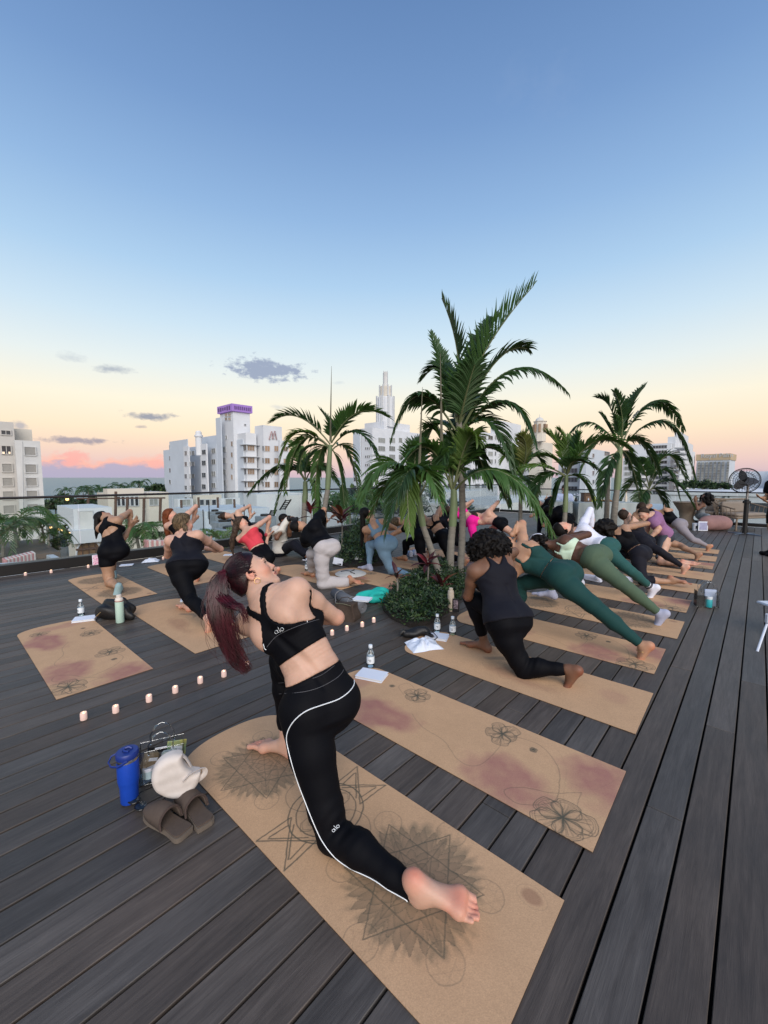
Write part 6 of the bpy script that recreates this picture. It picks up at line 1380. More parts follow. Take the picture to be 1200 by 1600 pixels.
def trunk(root, pts, r0, r1, shaft=None, name='trunk', m=None):
    off = np.array(root.location); sp = smooth_path([np.array(p) for p in pts], 10); k = len(sp); ra = []
    for i in range(k): t = i / (k - 1); r = r0 * (1 - t) + r1 * t; ra.append(r * (1.0 + (.05 if i % 2 else 0)))
    MB().tube([p - off for p in sp], ra, 12).build(name, m or TRUNK, root, smooth=True)
    if shaft:
        sq = smooth_path([np.array(p) for p in shaft], 8); kk = len(sq); MB().tube([p - off for p in sq], [r1 * (1.25 - .25 * abs(2 * i / (kk - 1) - .5)) for i in range(kk)], 12).build('crownshaft', SHAFT, root, smooth=True)
def palm(label, base, crown, Y, fr, trunks, m=LF_D, lv=1.0, w=.021, seed=0, spear=None, n=34, cat='palm tree'):
    b0 = G(*base) if len(base) == 2 else AT(*base); r = thing('palm_tree', label, cat, (b0[0], b0[1], 0), 0, 'palms growing in the deck planters'); rs = random.Random(seed)
    for (pts, r0, r1, sh) in trunks: trunk(r, [AT(x, y, Y + dy) for x, y, dy in pts], r0, r1, [AT(x, y, Y + dy) for x, y, dy in sh] if sh else None)
    for i, q in enumerate(fr):
        (x0, y0), (x1, y1), (x2, y2) = q[0], q[1], q[2]; L = q[3]; kw = q[4] if len(q) > 4 else {}
        dz = kw.get('dy', rs.uniform(-.55, .55)); mm = kw.get('m', m)
        frond(r, AT(x0, y0, Y), AT(x1, y1, Y + dz * .6), AT(x2, y2, Y + dz), L * lv, kw.get('d', .35), kw.get('n', n), mm, seed * 50 + i, kw.get('v', .3), kw.get('w', w), kw.get('tw', rs.uniform(-.3, .3)), kw.get('b', .14))
    if spear: off = np.array(r.location); MB().tube([AT(*spear[0]) - off, (AT(*spear[0]) + AT(*spear[1])) / 2 - off, AT(*spear[1]) - off], [.022, .014, .003], 6).build('spear_leaf', mat('palm_spear', (.12, .11, .075), .6), r, smooth=True)
    return r
# tall middle palm: two upright stems
mp_ = palm('tallest palm with two ringed upright trunks in the middle planter', (705, 905), None, 6.1, [
    ((717, 665), (752, 560), (834, 446), .62, dict(d=.22, v=.45, m=LF_M, n=44, dy=-.3)), ((714, 660), (716, 560), (690, 466), .50, dict(d=.25, v=.35, n=40, dy=-.2, tw=.5)), ((718, 655), (745, 560), (770, 500), .60, dict(d=.5, v=.3, n=40, dy=.3)),
    ((719, 660), (775, 565), (824, 545), .52, dict(d=.55, n=38, dy=.2)), ((721, 672), (800, 578), (886, 612), .46, dict(d=.95, v=.05, n=42, dy=-.2)), ((720, 678), (790, 628), (838, 700), .46, dict(d=.8, v=.1, dy=-.6)),
    ((711, 672), (655, 618), (612, 684), .46, dict(d=1.0, v=.05, n=40, dy=-.2)), ((713, 660), (695, 580), (660, 592), .42, dict(d=.6, dy=.5)), ((714, 668), (700, 600), (672, 520), .40, dict(d=.4, dy=.6)),
    ((716, 680), (765, 660), (800, 735), .48, dict(d=.7, dy=-.5, m=LF_D)), ((713, 690), (680, 665), (648, 738), .45, dict(d=.7, dy=.4)), ((716, 668), (730, 610), (742, 570), .5, dict(d=.6, dy=-.5)), ((715, 680), (735, 640), (780, 600), .48, dict(d=.7, dy=.6)),
    ((709, 768), (785, 738), (868, 842), .62, dict(d=1.0, v=.08, n=46, w=.030, dy=-.9, m=LF_M)), ((706, 766), (670, 700), (628, 730), .48, dict(d=.55, m=LF_M, dy=-.3)), ((708, 764), (755, 700), (812, 740), .48, dict(d=.6, m=LF_M, dy=.2)),
    ((708, 764), (730, 690), (745, 690), .42, dict(d=.5, m=LF_L, dy=-.4)), ((706, 766), (690, 690), (668, 668), .46, dict(d=.5, m=LF_M, dy=.3)), ((710, 768), (760, 735), (795, 790), .45, dict(d=.8, dy=.4)), ((707, 765), (712, 700), (730, 650), .45, dict(d=.55, m=LF_D, dy=.3)),
    ((714, 690), (740, 700), (765, 760), .42, dict(d=.8, dy=.4)), ((712, 700), (695, 710), (680, 770), .42, dict(d=.8, dy=-.3))],
    [([(703, 912, 0), (704, 860, 0), (707, 822, 0)], .060, .050, [(707, 822, 0), (709, 790, 0), (709, 764, 0)]), ([(718, 905, .12), (722, 840, .12), (722, 770, .1), (717, 660, 0)], .055, .045, None)], LF_D, .90, .031, 1, ((690, 690, 5.8), (688, 552, 5.8)), 36)
palm('slanted palm leaning left out of the middle planter', (690, 905), None, 5.9, [
    ((654, 778), (612, 722), (563, 778), .50, dict(d=.75, v=.15, m=LF_M, w=.030, dy=-.5)), ((653, 780), (615, 750), (577, 812), .44, dict(d=.8, m=LF_M, dy=.2)), ((656, 776), (690, 725), (718, 752), .46, dict(d=.6, m=LF_M, dy=.3)), ((653, 778), (640, 735), (602, 832), .55, dict(d=.9, m=LF_D, w=.028, dy=-.8)),
    ((655, 776), (665, 735), (690, 792), .48, dict(d=.8, m=LF_M, w=.027, dy=-.6)), ((654, 776), (648, 720), (660, 690), .4, dict(d=.4, m=LF_D, dy=.2)), ((654, 778), (638, 745), (640, 830), .5, dict(d=1.0, m=LF_L, w=.026, dy=-.6, v=0))],
    [([(691, 910, 0), (676, 865, 0), (661, 822, 0)], .050, .040, [(661, 822, 0), (657, 798, 0), (655, 776, 0)])], LF_M, .95, .024, 2, ((655, 735, 5.7), (660, 605, 5.7)))
palm('palm with an upright unopened spear leaf, left of the spire', (507, 850), None, 8.9, [
    ((516, 694), (468, 652), (425, 660), .62, dict(d=.35, v=.5, m=LF_D)), ((515, 698), (465, 676), (436, 728), .60, dict(d=.45, m=LF_L)), ((515, 700), (470, 690), (446, 770), .60, dict(d=.7, m=LF_M)), ((518, 692), (556, 646), (606, 652), .66, dict(d=.3, v=.4, m=LF_M, w=.032)), ((519, 698), (560, 676), (594, 728), .62, dict(d=.7)), ((518, 704), (545, 705), (562, 780), .62, dict(d=.7, m=LF_M)),
    ((516, 700), (498, 715), (492, 800), .66, dict(d=.8, m=LF_M, v=.1)), ((517, 690), (515, 665), (500, 640), .45, dict(d=.3)), ((517, 692), (535, 668), (548, 650), .42, dict(d=.4)), ((516, 698), (480, 700), (468, 735), .55, dict(d=.8)), ((517, 700), (530, 730), (538, 790), .6, dict(d=.8))],
    [([(506, 852, 0), (507, 800, 0), (512, 765, 0)],  .062, .050, [(512, 765, 0), (514, 730, 0), (516, 695, 0)])], LF_D, .72, .030, 3, ((516, 690, 8.9), (518, 572, 8.9)))
palm('smaller palm with a low drooping frond behind the photographer', (474, 850), None, 9.6, [
    ((477, 752), (440, 728), (388, 772), .6, dict(d=.8, v=.1)), ((477, 752), (455, 735), (430, 800), .55, dict(d=.8)), ((478, 750), (500, 728), (530, 760), .55, dict(d=.7)), ((477, 750), (470, 715), (452, 690), .5, dict(d=.4, m=LF_L)), ((478, 754), (490, 760), (497, 810), .55, dict(d=.8)), ((477, 750), (482, 718), (500, 705), .5, dict(d=.5))],
    [([(474, 852, 0), (475, 810, 0), (476, 785, 0)], .07, .055, [(476, 785, 0), (477, 770, 0), (477, 752, 0)])], LF_D, .75, .030, 4)
palm('tall dark palm right of the cloth-covered table', (945, 850), None, 9.3, [
    ((968, 695), (955, 640), (932, 622), .55, dict(d=.35, v=.5)), ((970, 694), (985, 640), (1008, 604), .55, dict(d=.25, v=.5)), ((971, 696), (1020, 628), (1068, 672), .62, dict(d=.9, v=.1, n=40)), ((972, 700), (1040, 660), (1086, 748), .68, dict(d=.8, v=.1, n=42)), ((966, 698), (920, 660), (880, 692), .60, dict(d=.9, v=.1, n=40)), ((966, 702), (935, 690), (905, 745), .62, dict(d=.8)),
    ((969, 696), (972, 650), (960, 612), .5, dict(d=.35)), ((968, 704), (985, 720), (1000, 780), .6, dict(d=.8)), ((967, 704), (950, 730), (938, 790), .6, dict(d=.8)), ((970, 700), (1000, 690), (1030, 740), .6, dict(d=.8)), ((968, 698), (950, 665), (940, 650), .5, dict(d=.5))],
    [([(955, 865, 0), (960, 800, 0), (964, 765, 0)],  .078, .058, [(964, 765, 0), (967, 730, 0), (969, 698, 0)]), ([(944, 862, .3), (948, 800, .3), (950, 740, .3)], .06, .05, None)], LF_D, .72, .032, 5, None, 36)
palm('light green palm on a slim trunk before the table', (880, 850), None, 8.4, [
    ((884, 738), (874, 700), (852, 676), .55, dict(d=.3, v=.5, m=LF_L)), ((886, 738), (898, 705), (905, 678), .5, dict(d=.4, m=LF_M)), ((887, 740), (930, 690), (985, 704), .66, dict(d=.55, m=LF_M, w=.034, n=38)), ((882, 742), (840, 728), (804, 742), .55, dict(d=.6, m=LF_L)), ((883, 744), (850, 745), (828, 790), .55, dict(d=.8, m=LF_D)), ((886, 744), (910, 750), (928, 790), .55, dict(d=.8, m=LF_M)),
    ((884, 740), (862, 715), (832, 715), .5, dict(d=.5, m=LF_L)), ((884, 744), (875, 755), (862, 800), .5, dict(d=.8)), ((886, 742), (900, 720), (935, 735), .55, dict(d=.7, m=LF_D)), ((885, 740), (888, 700), (872, 672), .5, dict(d=.3, m=LF_L))],
    [([(879, 858, 0), (881, 830, 0), (883, 800, 0)], .055, .042, [(883, 800, 0), (884, 775, 0), (885, 742, 0)])], LF_M, .8, .028, 6)
palm('yellowish young palm with feathery leaves between the big palms', (812, 850), None, 9.4, [
    ((814, 742), (812, 705), (826, 672), .5, dict(d=.3, v=.5, m=LF_L)), ((813, 744), (800, 712), (784, 722), .5, dict(d=.5, m=LF_L)), ((815, 744), (835, 712), (852, 742), .5, dict(d=.6, m=LF_M)), ((814, 746), (800, 745), (785, 780), .5, dict(d=.8, m=LF_M)), ((815, 746), (828, 750), (838, 785), .5, dict(d=.8, m=LF_M)), ((814, 742), (822, 700), (812, 680), .45, dict(d=.3, m=LF_Y))],
    [([(812, 855, 0), (813, 810, 0), (814, 745, 0)], .05, .04, None)], LF_M, .8, .026, 7)
palm('low dark palm near the far railing, right of the table', (1010, 845), None, 11.5, [
    ((1014, 762), (1042, 712), (1072, 748), .62, dict(d=.8)), ((1014, 760), (1000, 722), (984, 722), .55, dict(d=.6)), ((1016, 766), (1050, 752), (1084, 792), .62, dict(d=.7)), ((1013, 764), (990, 752), (968, 792), .58, dict(d=.8)), ((1014, 760), (1022, 725), (1035, 712), .5, dict(d=.5)), ((1015, 766), (1030, 770), (1045, 808), .6, dict(d=.8)), ((1013, 766), (1003, 775), (996, 808), .6, dict(d=.8)), ((1014, 764), (1040, 735), (1062, 780), .6, dict(d=.9))],
    [([(1010, 832, 0), (1012, 795, 0), (1014, 764, 0)], .06, .045, None)], LF_D, .8, .032, 8)

# ------------------------------------------------------------------ shrubs and ground cover
SHRUB = [mat('shrub_leaf', (.022, .052, .018), .45, noise=.2, nscale=6), mat('shrub_leaf_light', (.055, .095, .030), .45), mat('shrub_leaf_dark', (.010, .026, .011), .5)]; SOIL = mat('soil', (.02, .016, .013), .95, noise=.3, nscale=20)
def leaves(name, parent, pts_fn, n, size, seed, mats=SHRUB, wts=(5, 2, 3), upb=.5, asp=.45):
    rs = np.random.RandomState(seed); P = np.array([pts_fn(rs) for _ in range(n)]); d = rs.normal(size=(n, 3)); d[:, 2] = np.abs(d[:, 2]) * .6 + upb * .4; d /= np.linalg.norm(d, axis=1)[:, None]; s_ = np.cross(d, rs.normal(size=(n, 3))); s_ /= np.linalg.norm(s_, axis=1)[:, None]; nn = np.cross(s_, d)
    sz = size * rs.uniform(.6, 1.25, n)[:, None]; a = P; m_ = P + d * sz * .5 + nn * sz * .06; t = P + d * sz - nn * sz * .05; w_ = s_ * sz * asp * .5
    V = np.stack([a, m_ - w_, t, m_ + w_], 1).reshape(-1, 3); me = mesh_np(name, V, np.arange(4 * n).reshape(n, 4), False)
    for q in mats: me.materials.append(q)
    me.polygons.foreach_set('material_index', rs.choice(len(mats), n, p=np.array(wts) / sum(wts)).astype(np.int32)[:len(me.polygons)])
    o = link(name, me, parent); o['kind'] = 'stuff'; return o
def shrub_bed(label, outline, hgt, n, size, seed, leafs=SHRUB, wts=(5, 2, 3)):
    O = [G(*p) for p in outline]; c = sum(O) / len(O); r = thing('shrub_bed', label, 'shrub', (c[0], c[1], 0), 0, 'planted beds set into the deck'); poly = [(p[0] - c[0], p[1] - c[1]) for p in O]
    MB().prism(poly, .003, .05).build('soil', SOIL, r)
    def inside(x, y):
        k = False; j = len(poly) - 1
        for i in range(len(poly)):
            if (poly[i][1] > y) != (poly[j][1] > y) and x < (poly[j][0] - poly[i][0]) * (y - poly[i][1]) / (poly[j][1] - poly[i][1]) + poly[i][0]: k = not k
            j = i
        return k
    xs = [p[0] for p in poly]; ys = [p[1] for p in poly]
    def edge(x, y): return min(np.hypot(x - (a[0] + t * (b[0] - a[0])), y - (a[1] + t * (b[1] - a[1]))) for a, b in zip(poly, poly[1:] + poly[:1]) for t in [min(1, max(0, ((x - a[0]) * (b[0] - a[0]) + (y - a[1]) * (b[1] - a[1])) / ((b[0] - a[0]) ** 2 + (b[1] - a[1]) ** 2 + 1e-9)))])
    def fn(rs):
        for _ in range(60):
            x = rs.uniform(min(xs) - .05, max(xs) + .05); y = rs.uniform(min(ys) - .05, max(ys) + .05)
            if inside(x, y): break
        e = edge(x, y); top = hgt * min(1, .35 + (e / .22) ** .6 * .65) * (.75 + .75 * mnoise.noise(Vector((x * 4.5, y * 4.5, seed)))) ; z = top * (1 - rs.rand() ** 2 * .75)
        g_ = .05 * mnoise.noise(Vector((x * 9, y * 9, seed + 3))); return (x + rs.normal() * .03, y + rs.normal() * .03, max(.03, z + g_))
    leaves('foliage', r, fn, n, size, seed, leafs, wts); return r
shrub_bed('dense low green shrub at the foot of the middle palms', [(598, 954), (612, 968), (640, 981), (672, 976), (702, 957), (722, 930), (726, 900), (690, 890), (650, 899), (616, 926)], .23, 9000, .050, 1)
shrub_bed('green shrub strip between the light grey sweatpants and the light blue leggings', [(528, 880), (545, 888), (598, 884), (612, 868), (600, 850), (556, 846), (532, 858)], .55, 4200, .075, 2)
shrub_bed('green shrubs under the light green palm', [(852, 868), (900, 872), (925, 858), (930, 845), (870, 842), (845, 852)], .35, 2600, .07, 3)
TI = [mat('ti_leaf_red', (.13, .016, .022), .4, noise=.3, nscale=8), mat('ti_leaf_dark', (.045, .012, .016), .4, noise=.3, nscale=8), mat('ti_leaf_brown', (.12, .045, .02), .45)]
def ti_plant(label, px, py, Y, hgt, n, seed, L=.35):
    b = AT(px, py, Y); r = thing('red_leaf_plant', label, 'plant', b, 0, 'red-leaved plants'); rs = random.Random(seed); MB().tube([(0, 0, -.25), (.01, 0, hgt * .5), (0, .01, hgt)], [.012, .011, .009], 6).build('stem', TRUNK, r)
    for i in range(n):
        a = i * 2.4 + rs.uniform(-.3, .3); el = rs.uniform(.15, 1.2); d = V3(math.cos(a) * math.cos(el), math.sin(a) * math.cos(el), math.sin(el)); s_ = nz_(np.cross(d, UP)); p = V3(0, 0, hgt * rs.uniform(.55, 1)); l = L * rs.uniform(.7, 1.15); w_ = l * .13; v = []; q = p.copy(); dd = d.copy(); k = 6
        for j in range(k + 1):
            u = j / k; wj = w_ * math.sin(math.pi * min(1, .08 + u * .92)) ** .8; nr = np.cross(s_, dd); v += [q - s_ * wj + nr * wj * .35, q, q + s_ * wj + nr * wj * .35]; dd = nz_(dd - UP * .11); q = q + dd * l / k
        MB().poly(v, [f for j in range(k) for f in ((j * 3, j * 3 + 1, j * 3 + 4, j * 3 + 3), (j * 3 + 1, j * 3 + 2, j * 3 + 5, j * 3 + 4))]).build('leaf', TI[rs.choice((0, 0, 1, 1, 2))], r)
ti_plant('tall red-leaved plant behind the black tee, left one', 486, 825, 8.2, .40, 9, 1, .32); ti_plant('large red-leaved plant at the left edge of the shrub strip', 534, 842, 7.6, .45, 16, 2, .42)
ti_plant('small red-leaved plant rising from the front shrub', 620, 935, 4.75, .30, 7, 3, .20); ti_plant('red-leaved plant at the foot of the slanted palm', 668, 905, 5.3, .28, 9, 4, .26); ti_plant('reddish plant at the foot of the upright trunks', 690, 925, 5.2, .10, 10, 5, .24)

# ------------------------------------------------------------------ trees beyond and below
def far_tree(label, px, py, Y, rx, rz, n, size, seed, m=None, group='trees beyond the railing', z0=None):
    c = AT(px, py, Y); r = thing('tree', label, 'tree', (c[0], c[1], ZS if z0 is None else z0), 0, group); off = np.array(r.location); zc = c[2] - off[2]; rs0 = random.Random(seed); cl = [(V3(rs0.gauss(0, .45) * rx, rs0.gauss(0, .45) * rx, zc + rs0.gauss(0, .4) * rz), rs0.uniform(.3, .55)) for _ in range(9)]
    MB().tube([(0, 0, 0), (.1, 0, zc * .6), (0, .1, zc)], [rx * .09, rx * .06, rx * .03], 7).build('trunk', TRUNK, r)
    def fn(rs):
        q, k = cl[rs.randint(len(cl))]; d = rs.normal(size=3); d /= np.linalg.norm(d); return q + d * np.array((rx, rx, rz)) * k * rs.uniform(.5, 1)
    leaves('crown', r, fn, n, size, seed, m or SHRUB, (4, 2, 4), .4, .6)
def far_palm(label, px, py, Y, L, seed, ytr=None, n=9, m=LF_D, group='palms beyond the railing', drp=.6, nl=16, w=None):
    c = AT(px, py, Y); zb = AT(px, ytr, Y)[2] if ytr else ZS; r = thing('palm_tree', label, 'palm tree', (c[0], c[1], zb), 0, group); h = c[2] - zb; rs = random.Random(seed); off = np.array(r.location)
    MB().tube([(0, 0, 0), (L * .04, 0, h * .5), (0, 0, h)], [L * .05, L * .04, L * .035], 7).build('trunk', TRUNK, r)
    for i in range(n):
        a = i * 2 * math.pi / n + rs.uniform(-.2, .2); e = rs.uniform(-.15, .9); l = L * rs.uniform(.8, 1.1); d = V3(math.cos(a), math.sin(a), 0); mid = c + d * l * .5 + UP * l * (.15 + .35 * e); tip = c + d * l * .95 + UP * l * (-.45 + .7 * e)
        frond(r, c, mid, tip, L * .38, drp, nl, m, seed * 20 + i, .15, w or L * .018, 0, .08)
far_palm('bushy palm at the lower left behind the glass', 22, 822, 17, 1.9, 1, 870, 12, LF_M); far_palm('second bushy palm at the lower left, closer to the wall', 2, 838, 15, 1.6, 2, 872, 11, LF_D); far_palm('multi-stemmed potted palm beside the white terrace', 66, 826, 18.5, 1.3, 3, 858, 11, LF_L)
far_palm('potted palm leaning over the terrace lights', 84, 838, 19, 1.1, 4, 862, 8, LF_M); far_palm('leafy palm below the glass right of the cut-out bodysuit', 214, 842, 15.5, 1.5, 5, 872, 13, LF_M); far_palm('yellow-green palm behind the braided woman', 346, 846, 14, 1.2, 6, 880, 11, LF_L); far_palm('second palm below the glass by the striped cushions', 240, 846, 16, 1.2, 13, 872, 10, LF_D)
for i, (px, py, Y, L) in enumerate(((101, 768, 150, 3.2), (138, 766, 120, 4.6), (152, 768, 130, 4.2), (163, 766, 150, 4), (184, 762, 150, 4.5), (198, 763, 160, 4), (218, 758, 120, 3.4), (130, 771, 125, 3.8), (230, 764, 130, 3.5), (172, 768, 140, 4))):
    far_palm(['short date palm on the beach, leftmost of the far palms', 'widest far palm before the sea', 'far palm right of the widest one', 'thin far palm above the villa corner', 'far palm over the left of the villa parapet', 'far palm over the middle of the villa parapet', 'far palm with hanging fronds at the right end of the parapet', 'low far palm left of the widest one', 'far palm between the parapet and the round tree', 'low far palm before the parapet'][i], px, py, Y, L, 30 + i, None, 9, LF_D, nl=10, w=.14)
far_tree('round dark tree left of the white hotel', 246, 764, 120, 2.4, 1.9, 1100, .9, 7)
for i, (px, py, Y, rx, rz) in enumerate(((86, 789, 110, 4, 1.2), (110, 788, 115, 4, 1.2), (140, 788, 112, 4, 1.3), (72, 791, 105, 4, 1.1))): far_tree(['dark seaside hedge tree beside the grey apartment block', 'dark seaside tree second from the apartment block', 'dark seaside tree third from the apartment block', 'dark seaside tree partly behind the apartment block'][i], px, py, Y, rx, rz, 1300, 1.3, 8 + i)
far_tree('bush in front of the arched building', 90, 850, 18, .35, .3, 500, .14, 21, None, 'greenery on the lower terrace', -4); far_tree('bush beside the terrace steps', 101, 844, 19.5, .3, .4, 400, .12, 22, None, 'greenery on the lower terrace', -4); far_tree('tree behind the photographer', 560, 785, 24, 1.6, 1.4, 1500, .35, 23, None, 'greenery on the lower terrace', -4); far_tree('hedge behind the slanted palm', 628, 792, 22, 2.0, 1.0, 1500, .3, 24, None, 'greenery on the lower terrace', -4)
far_palm('spiky palm through the glass right of the red plants', 545, 790, 19, 1.6, 40, 840, 11, LF_M); far_palm('pale palm through the glass behind the light blue woman', 583, 784, 20, 1.5, 41, 840, 11, LF_M); far_palm('palm through the glass between the trunks', 640, 782, 21, 1.5, 42, 840, 11, LF_M)
for i in range(6): far_tree(['clipped hedge on the neighbouring terrace, nearest the low dark palm', 'second clipped terrace hedge from the low dark palm', 'third clipped terrace hedge from the low dark palm', 'fourth clipped terrace hedge from the low dark palm', 'fifth clipped terrace hedge, close to the fan', 'last clipped terrace hedge behind the fan'][i], 1070 + 13.5 * i, 758 + .3 * i, 21, .36, .22, 700, .12, 60 + i, None, 'hedges on the neighbouring terrace', .9)
far_tree('small shrub in a window box of the white terrace wall', 1125, 780, 15.6, .35, .22, 400, .10, 70, None, 'greenery on the lower terrace', .2)

# ================================================================== things lying about on the deck
BK = mat('black_nylon', (.008, .008, .009), .5, noise=.2, nscale=20, bump=.2, bscale=30)
WAX = mat('candle_wax', (.62, .46, .42), .5, emit=(1.0, .62, .50), estr=.22); FLAME = mat('candle_flame', (1, .7, .3), .5, emit=(1, .62, .25), estr=6.0)
def candle(px, py, label):
    p = G(px, py + 6); r = thing('led_candle', label, 'candle', p, 0, 'candles set out on the deck')
    MB().lathe([(.0185, 0), (.0195, .003), (.0195, .040), (.0175, .047), (.013, .045), (.012, .036)], (0, 0, 0), 16).build('body', WAX, r, smooth=True)
    MB().lathe([(.002, 0), (.0045, .005), (.0035, .011), (.0005, .018)], (0, 0, .034), 8).build('flame', FLAME, r, smooth=True)
for i, (x, y) in enumerate(((131, 1118), (181, 1107), (233, 1090), (274, 1076), (313, 1061), (350, 1051), (386, 1036), (519, 986), (542, 979), (566, 973), (584, 966))):
    candle(x, y, ['leftmost lit candle in the front row, left of the blue tumbler', 'lit candle second from the left in the front row', 'lit candle third from the left, above the clear bag', 'lit candle fourth from the left in the front row', 'lit candle fifth from the left in the front row', 'lit candle sixth from the left, left of the ponytail', 'lit candle peeking out behind the ponytail tip', 'lit candle just right of the front woman’s elbow', 'lit candle second right of the front woman’s elbow', 'lit candle third right of the front woman’s elbow', 'lit candle nearest the green shrub'][i])
for i, (x, y) in enumerate(((40, 893), (80, 889), (138, 881), (255, 868))):
    candle(x, y, ['leftmost candle at the foot of the black kerb', 'second candle at the foot of the black kerb', 'candle by the kerb left of the cut-out bodysuit', 'candle by the kerb right of the cut-out bodysuit'][i])
PAPER = mat('paper_white', (.72, .76, .86), .7); PAGE = mat('page_edges', (.62, .64, .66), .8)
def book(px, py, rz, label, w=.15, l=.21, t=.018, z=0.0, name='notebook'):
    p = G(px, py, z); r = thing(name, label, 'book', (p[0], p[1], z + .0065), rz, 'white notebooks')
    MB().box((0, 0, t - .001), (l, w, .0025), bev=.0008).build('cover', PAPER, r); MB().box((0, 0, .0012), (l, w, .0024), bev=.0008).build('cover', PAPER, r); MB().box((-.002, 0, t / 2), (l - .010, w - .008, t - .006)).build('pages', PAGE, r); return r
book(581, 1058, R(-22), 'white notebook at the front of the empty flower mat', .15, .22, .02); book(133, 969, R(25), 'white notebook on the left empty mat', .16, .21, .02); book(683, 997, R(-20), 'white notebook beside the towel on the fish mat', .15, .21, .02)
book(198, 884, R(20), 'open white booklet beside the cut-out bodysuit woman', .15, .2, .012); book(296, 938, R(20), 'white booklet in front of the braided woman’s foot', .15, .2, .012); book(358, 868, R(10), 'white booklet behind the braided woman’s elbow', .15, .2, .012)
BOT = glass_mat('bottle_plastic', (.86, .92, .95), .16); CAPM = mat('bottle_cap', (.70, .76, .82), .4); LAB = mat('bottle_label', (.75, .80, .84), .5); INKM = mat('label_ink', (.03, .03, .035), .6)
def water_bottle(px, py, label, s_=1.0, group='small water bottles'):
    p = G(px, py); r = thing('water_bottle', label, 'bottle', (p[0], p[1], .006), random.Random(int(px)).uniform(0, 1) - 1.9, group)
    MB().lathe([(.026, 0), (.030, .004), (.030, .095), (.028, .105), (.015, .135), (.0135, .140), (.0135, .150)], (0, 0, 0), 18).build('bottle', BOT, r, smooth=True).scale = (s_, s_, s_)
    MB().lathe([(.015, .148), (.0155, .150), (.0155, .170), (.014, .172)], (0, 0, 0), 16).build('cap', CAPM, r, smooth=True).scale = (s_, s_, s_)
    lb = MB().lathe([(.0306, .030), (.0306, .085)], (0, 0, 0), 18).build('label', LAB, r, smooth=True); lb.scale = (s_,) * 3
    for k in range(2): MB().box((.0305 * s_, (-.004 + .003 * k) * s_, (.062 - .012 * k) * s_), (.002, (.022 - .008 * k) * s_, .004 * s_)).build('print', INKM, lb if False else r)
for x, y, l, k in ((579, 1042, 'water bottle behind the notebook on the empty flower mat', 1.05), (127, 962, 'water bottle behind the notebook on the left mat', 1.05), (683, 988, 'water bottle beside the towel, left one', 1.05), (707, 992, 'water bottle beside the towel, right one', 1.05), (480, 892, 'water bottle by the light grey sweatpants', 1.2), (557, 878, 'left of two water bottles at the shrub strip', 1.2), (563, 878, 'right of two water bottles at the shrub strip', 1.2)): water_bottle(x, y, l, k)

def tumbler():
    p = G(203, 1252); r = thing('insulated_tumbler', 'bright blue tall tumbler with lid and carry loop', 'tumbler', (p[0], p[1], .006), R(10)); B = mat('blue_powder_coat', (.008, .055, .40), .45, noise=.05, nscale=60, bump=.05, bscale=300); B2 = mat('blue_plastic', (.010, .030, .20), .4); SV = mat('steel', (.6, .6, .6), .25, metal=1.0)
    MB().lathe([(.036, 0), (.038, .004), (.039, .075), (.045, .105), (.046, .110), (.046, .205), (.0455, .207)], (0, 0, 0), 28).build('cup', B, r, smooth=True); MB().lathe([(.0455, .207), (.0455, .222), (.045, .224)], (0, 0, 0), 28).build('steel_rim', SV, r, smooth=True)
    lid = MB().lathe([(.047, .222), (.048, .225), (.048, .244), (.044, .250), (.020, .250), (.019, .247)], (0, 0, 0), 28).build('lid', B2, r, smooth=True); MB().tube([(.018, .012, .252), (.0, .016, .258), (-.016, .006, .256), (-.008, -.010, .254), (.012, -.014, .252)], .005, 6).build('spout_flap', B2, lid, smooth=True)
    MB().tube([(-.047, .012, .235), (-.072, .006, .225), (-.078, -.010, .205), (-.058, -.030, .196), (-.020, -.050, .205), (.02, -.046, .226)], .0065, 8, flat=.6).build('carry_loop', B2, r, smooth=True)
tumbler()
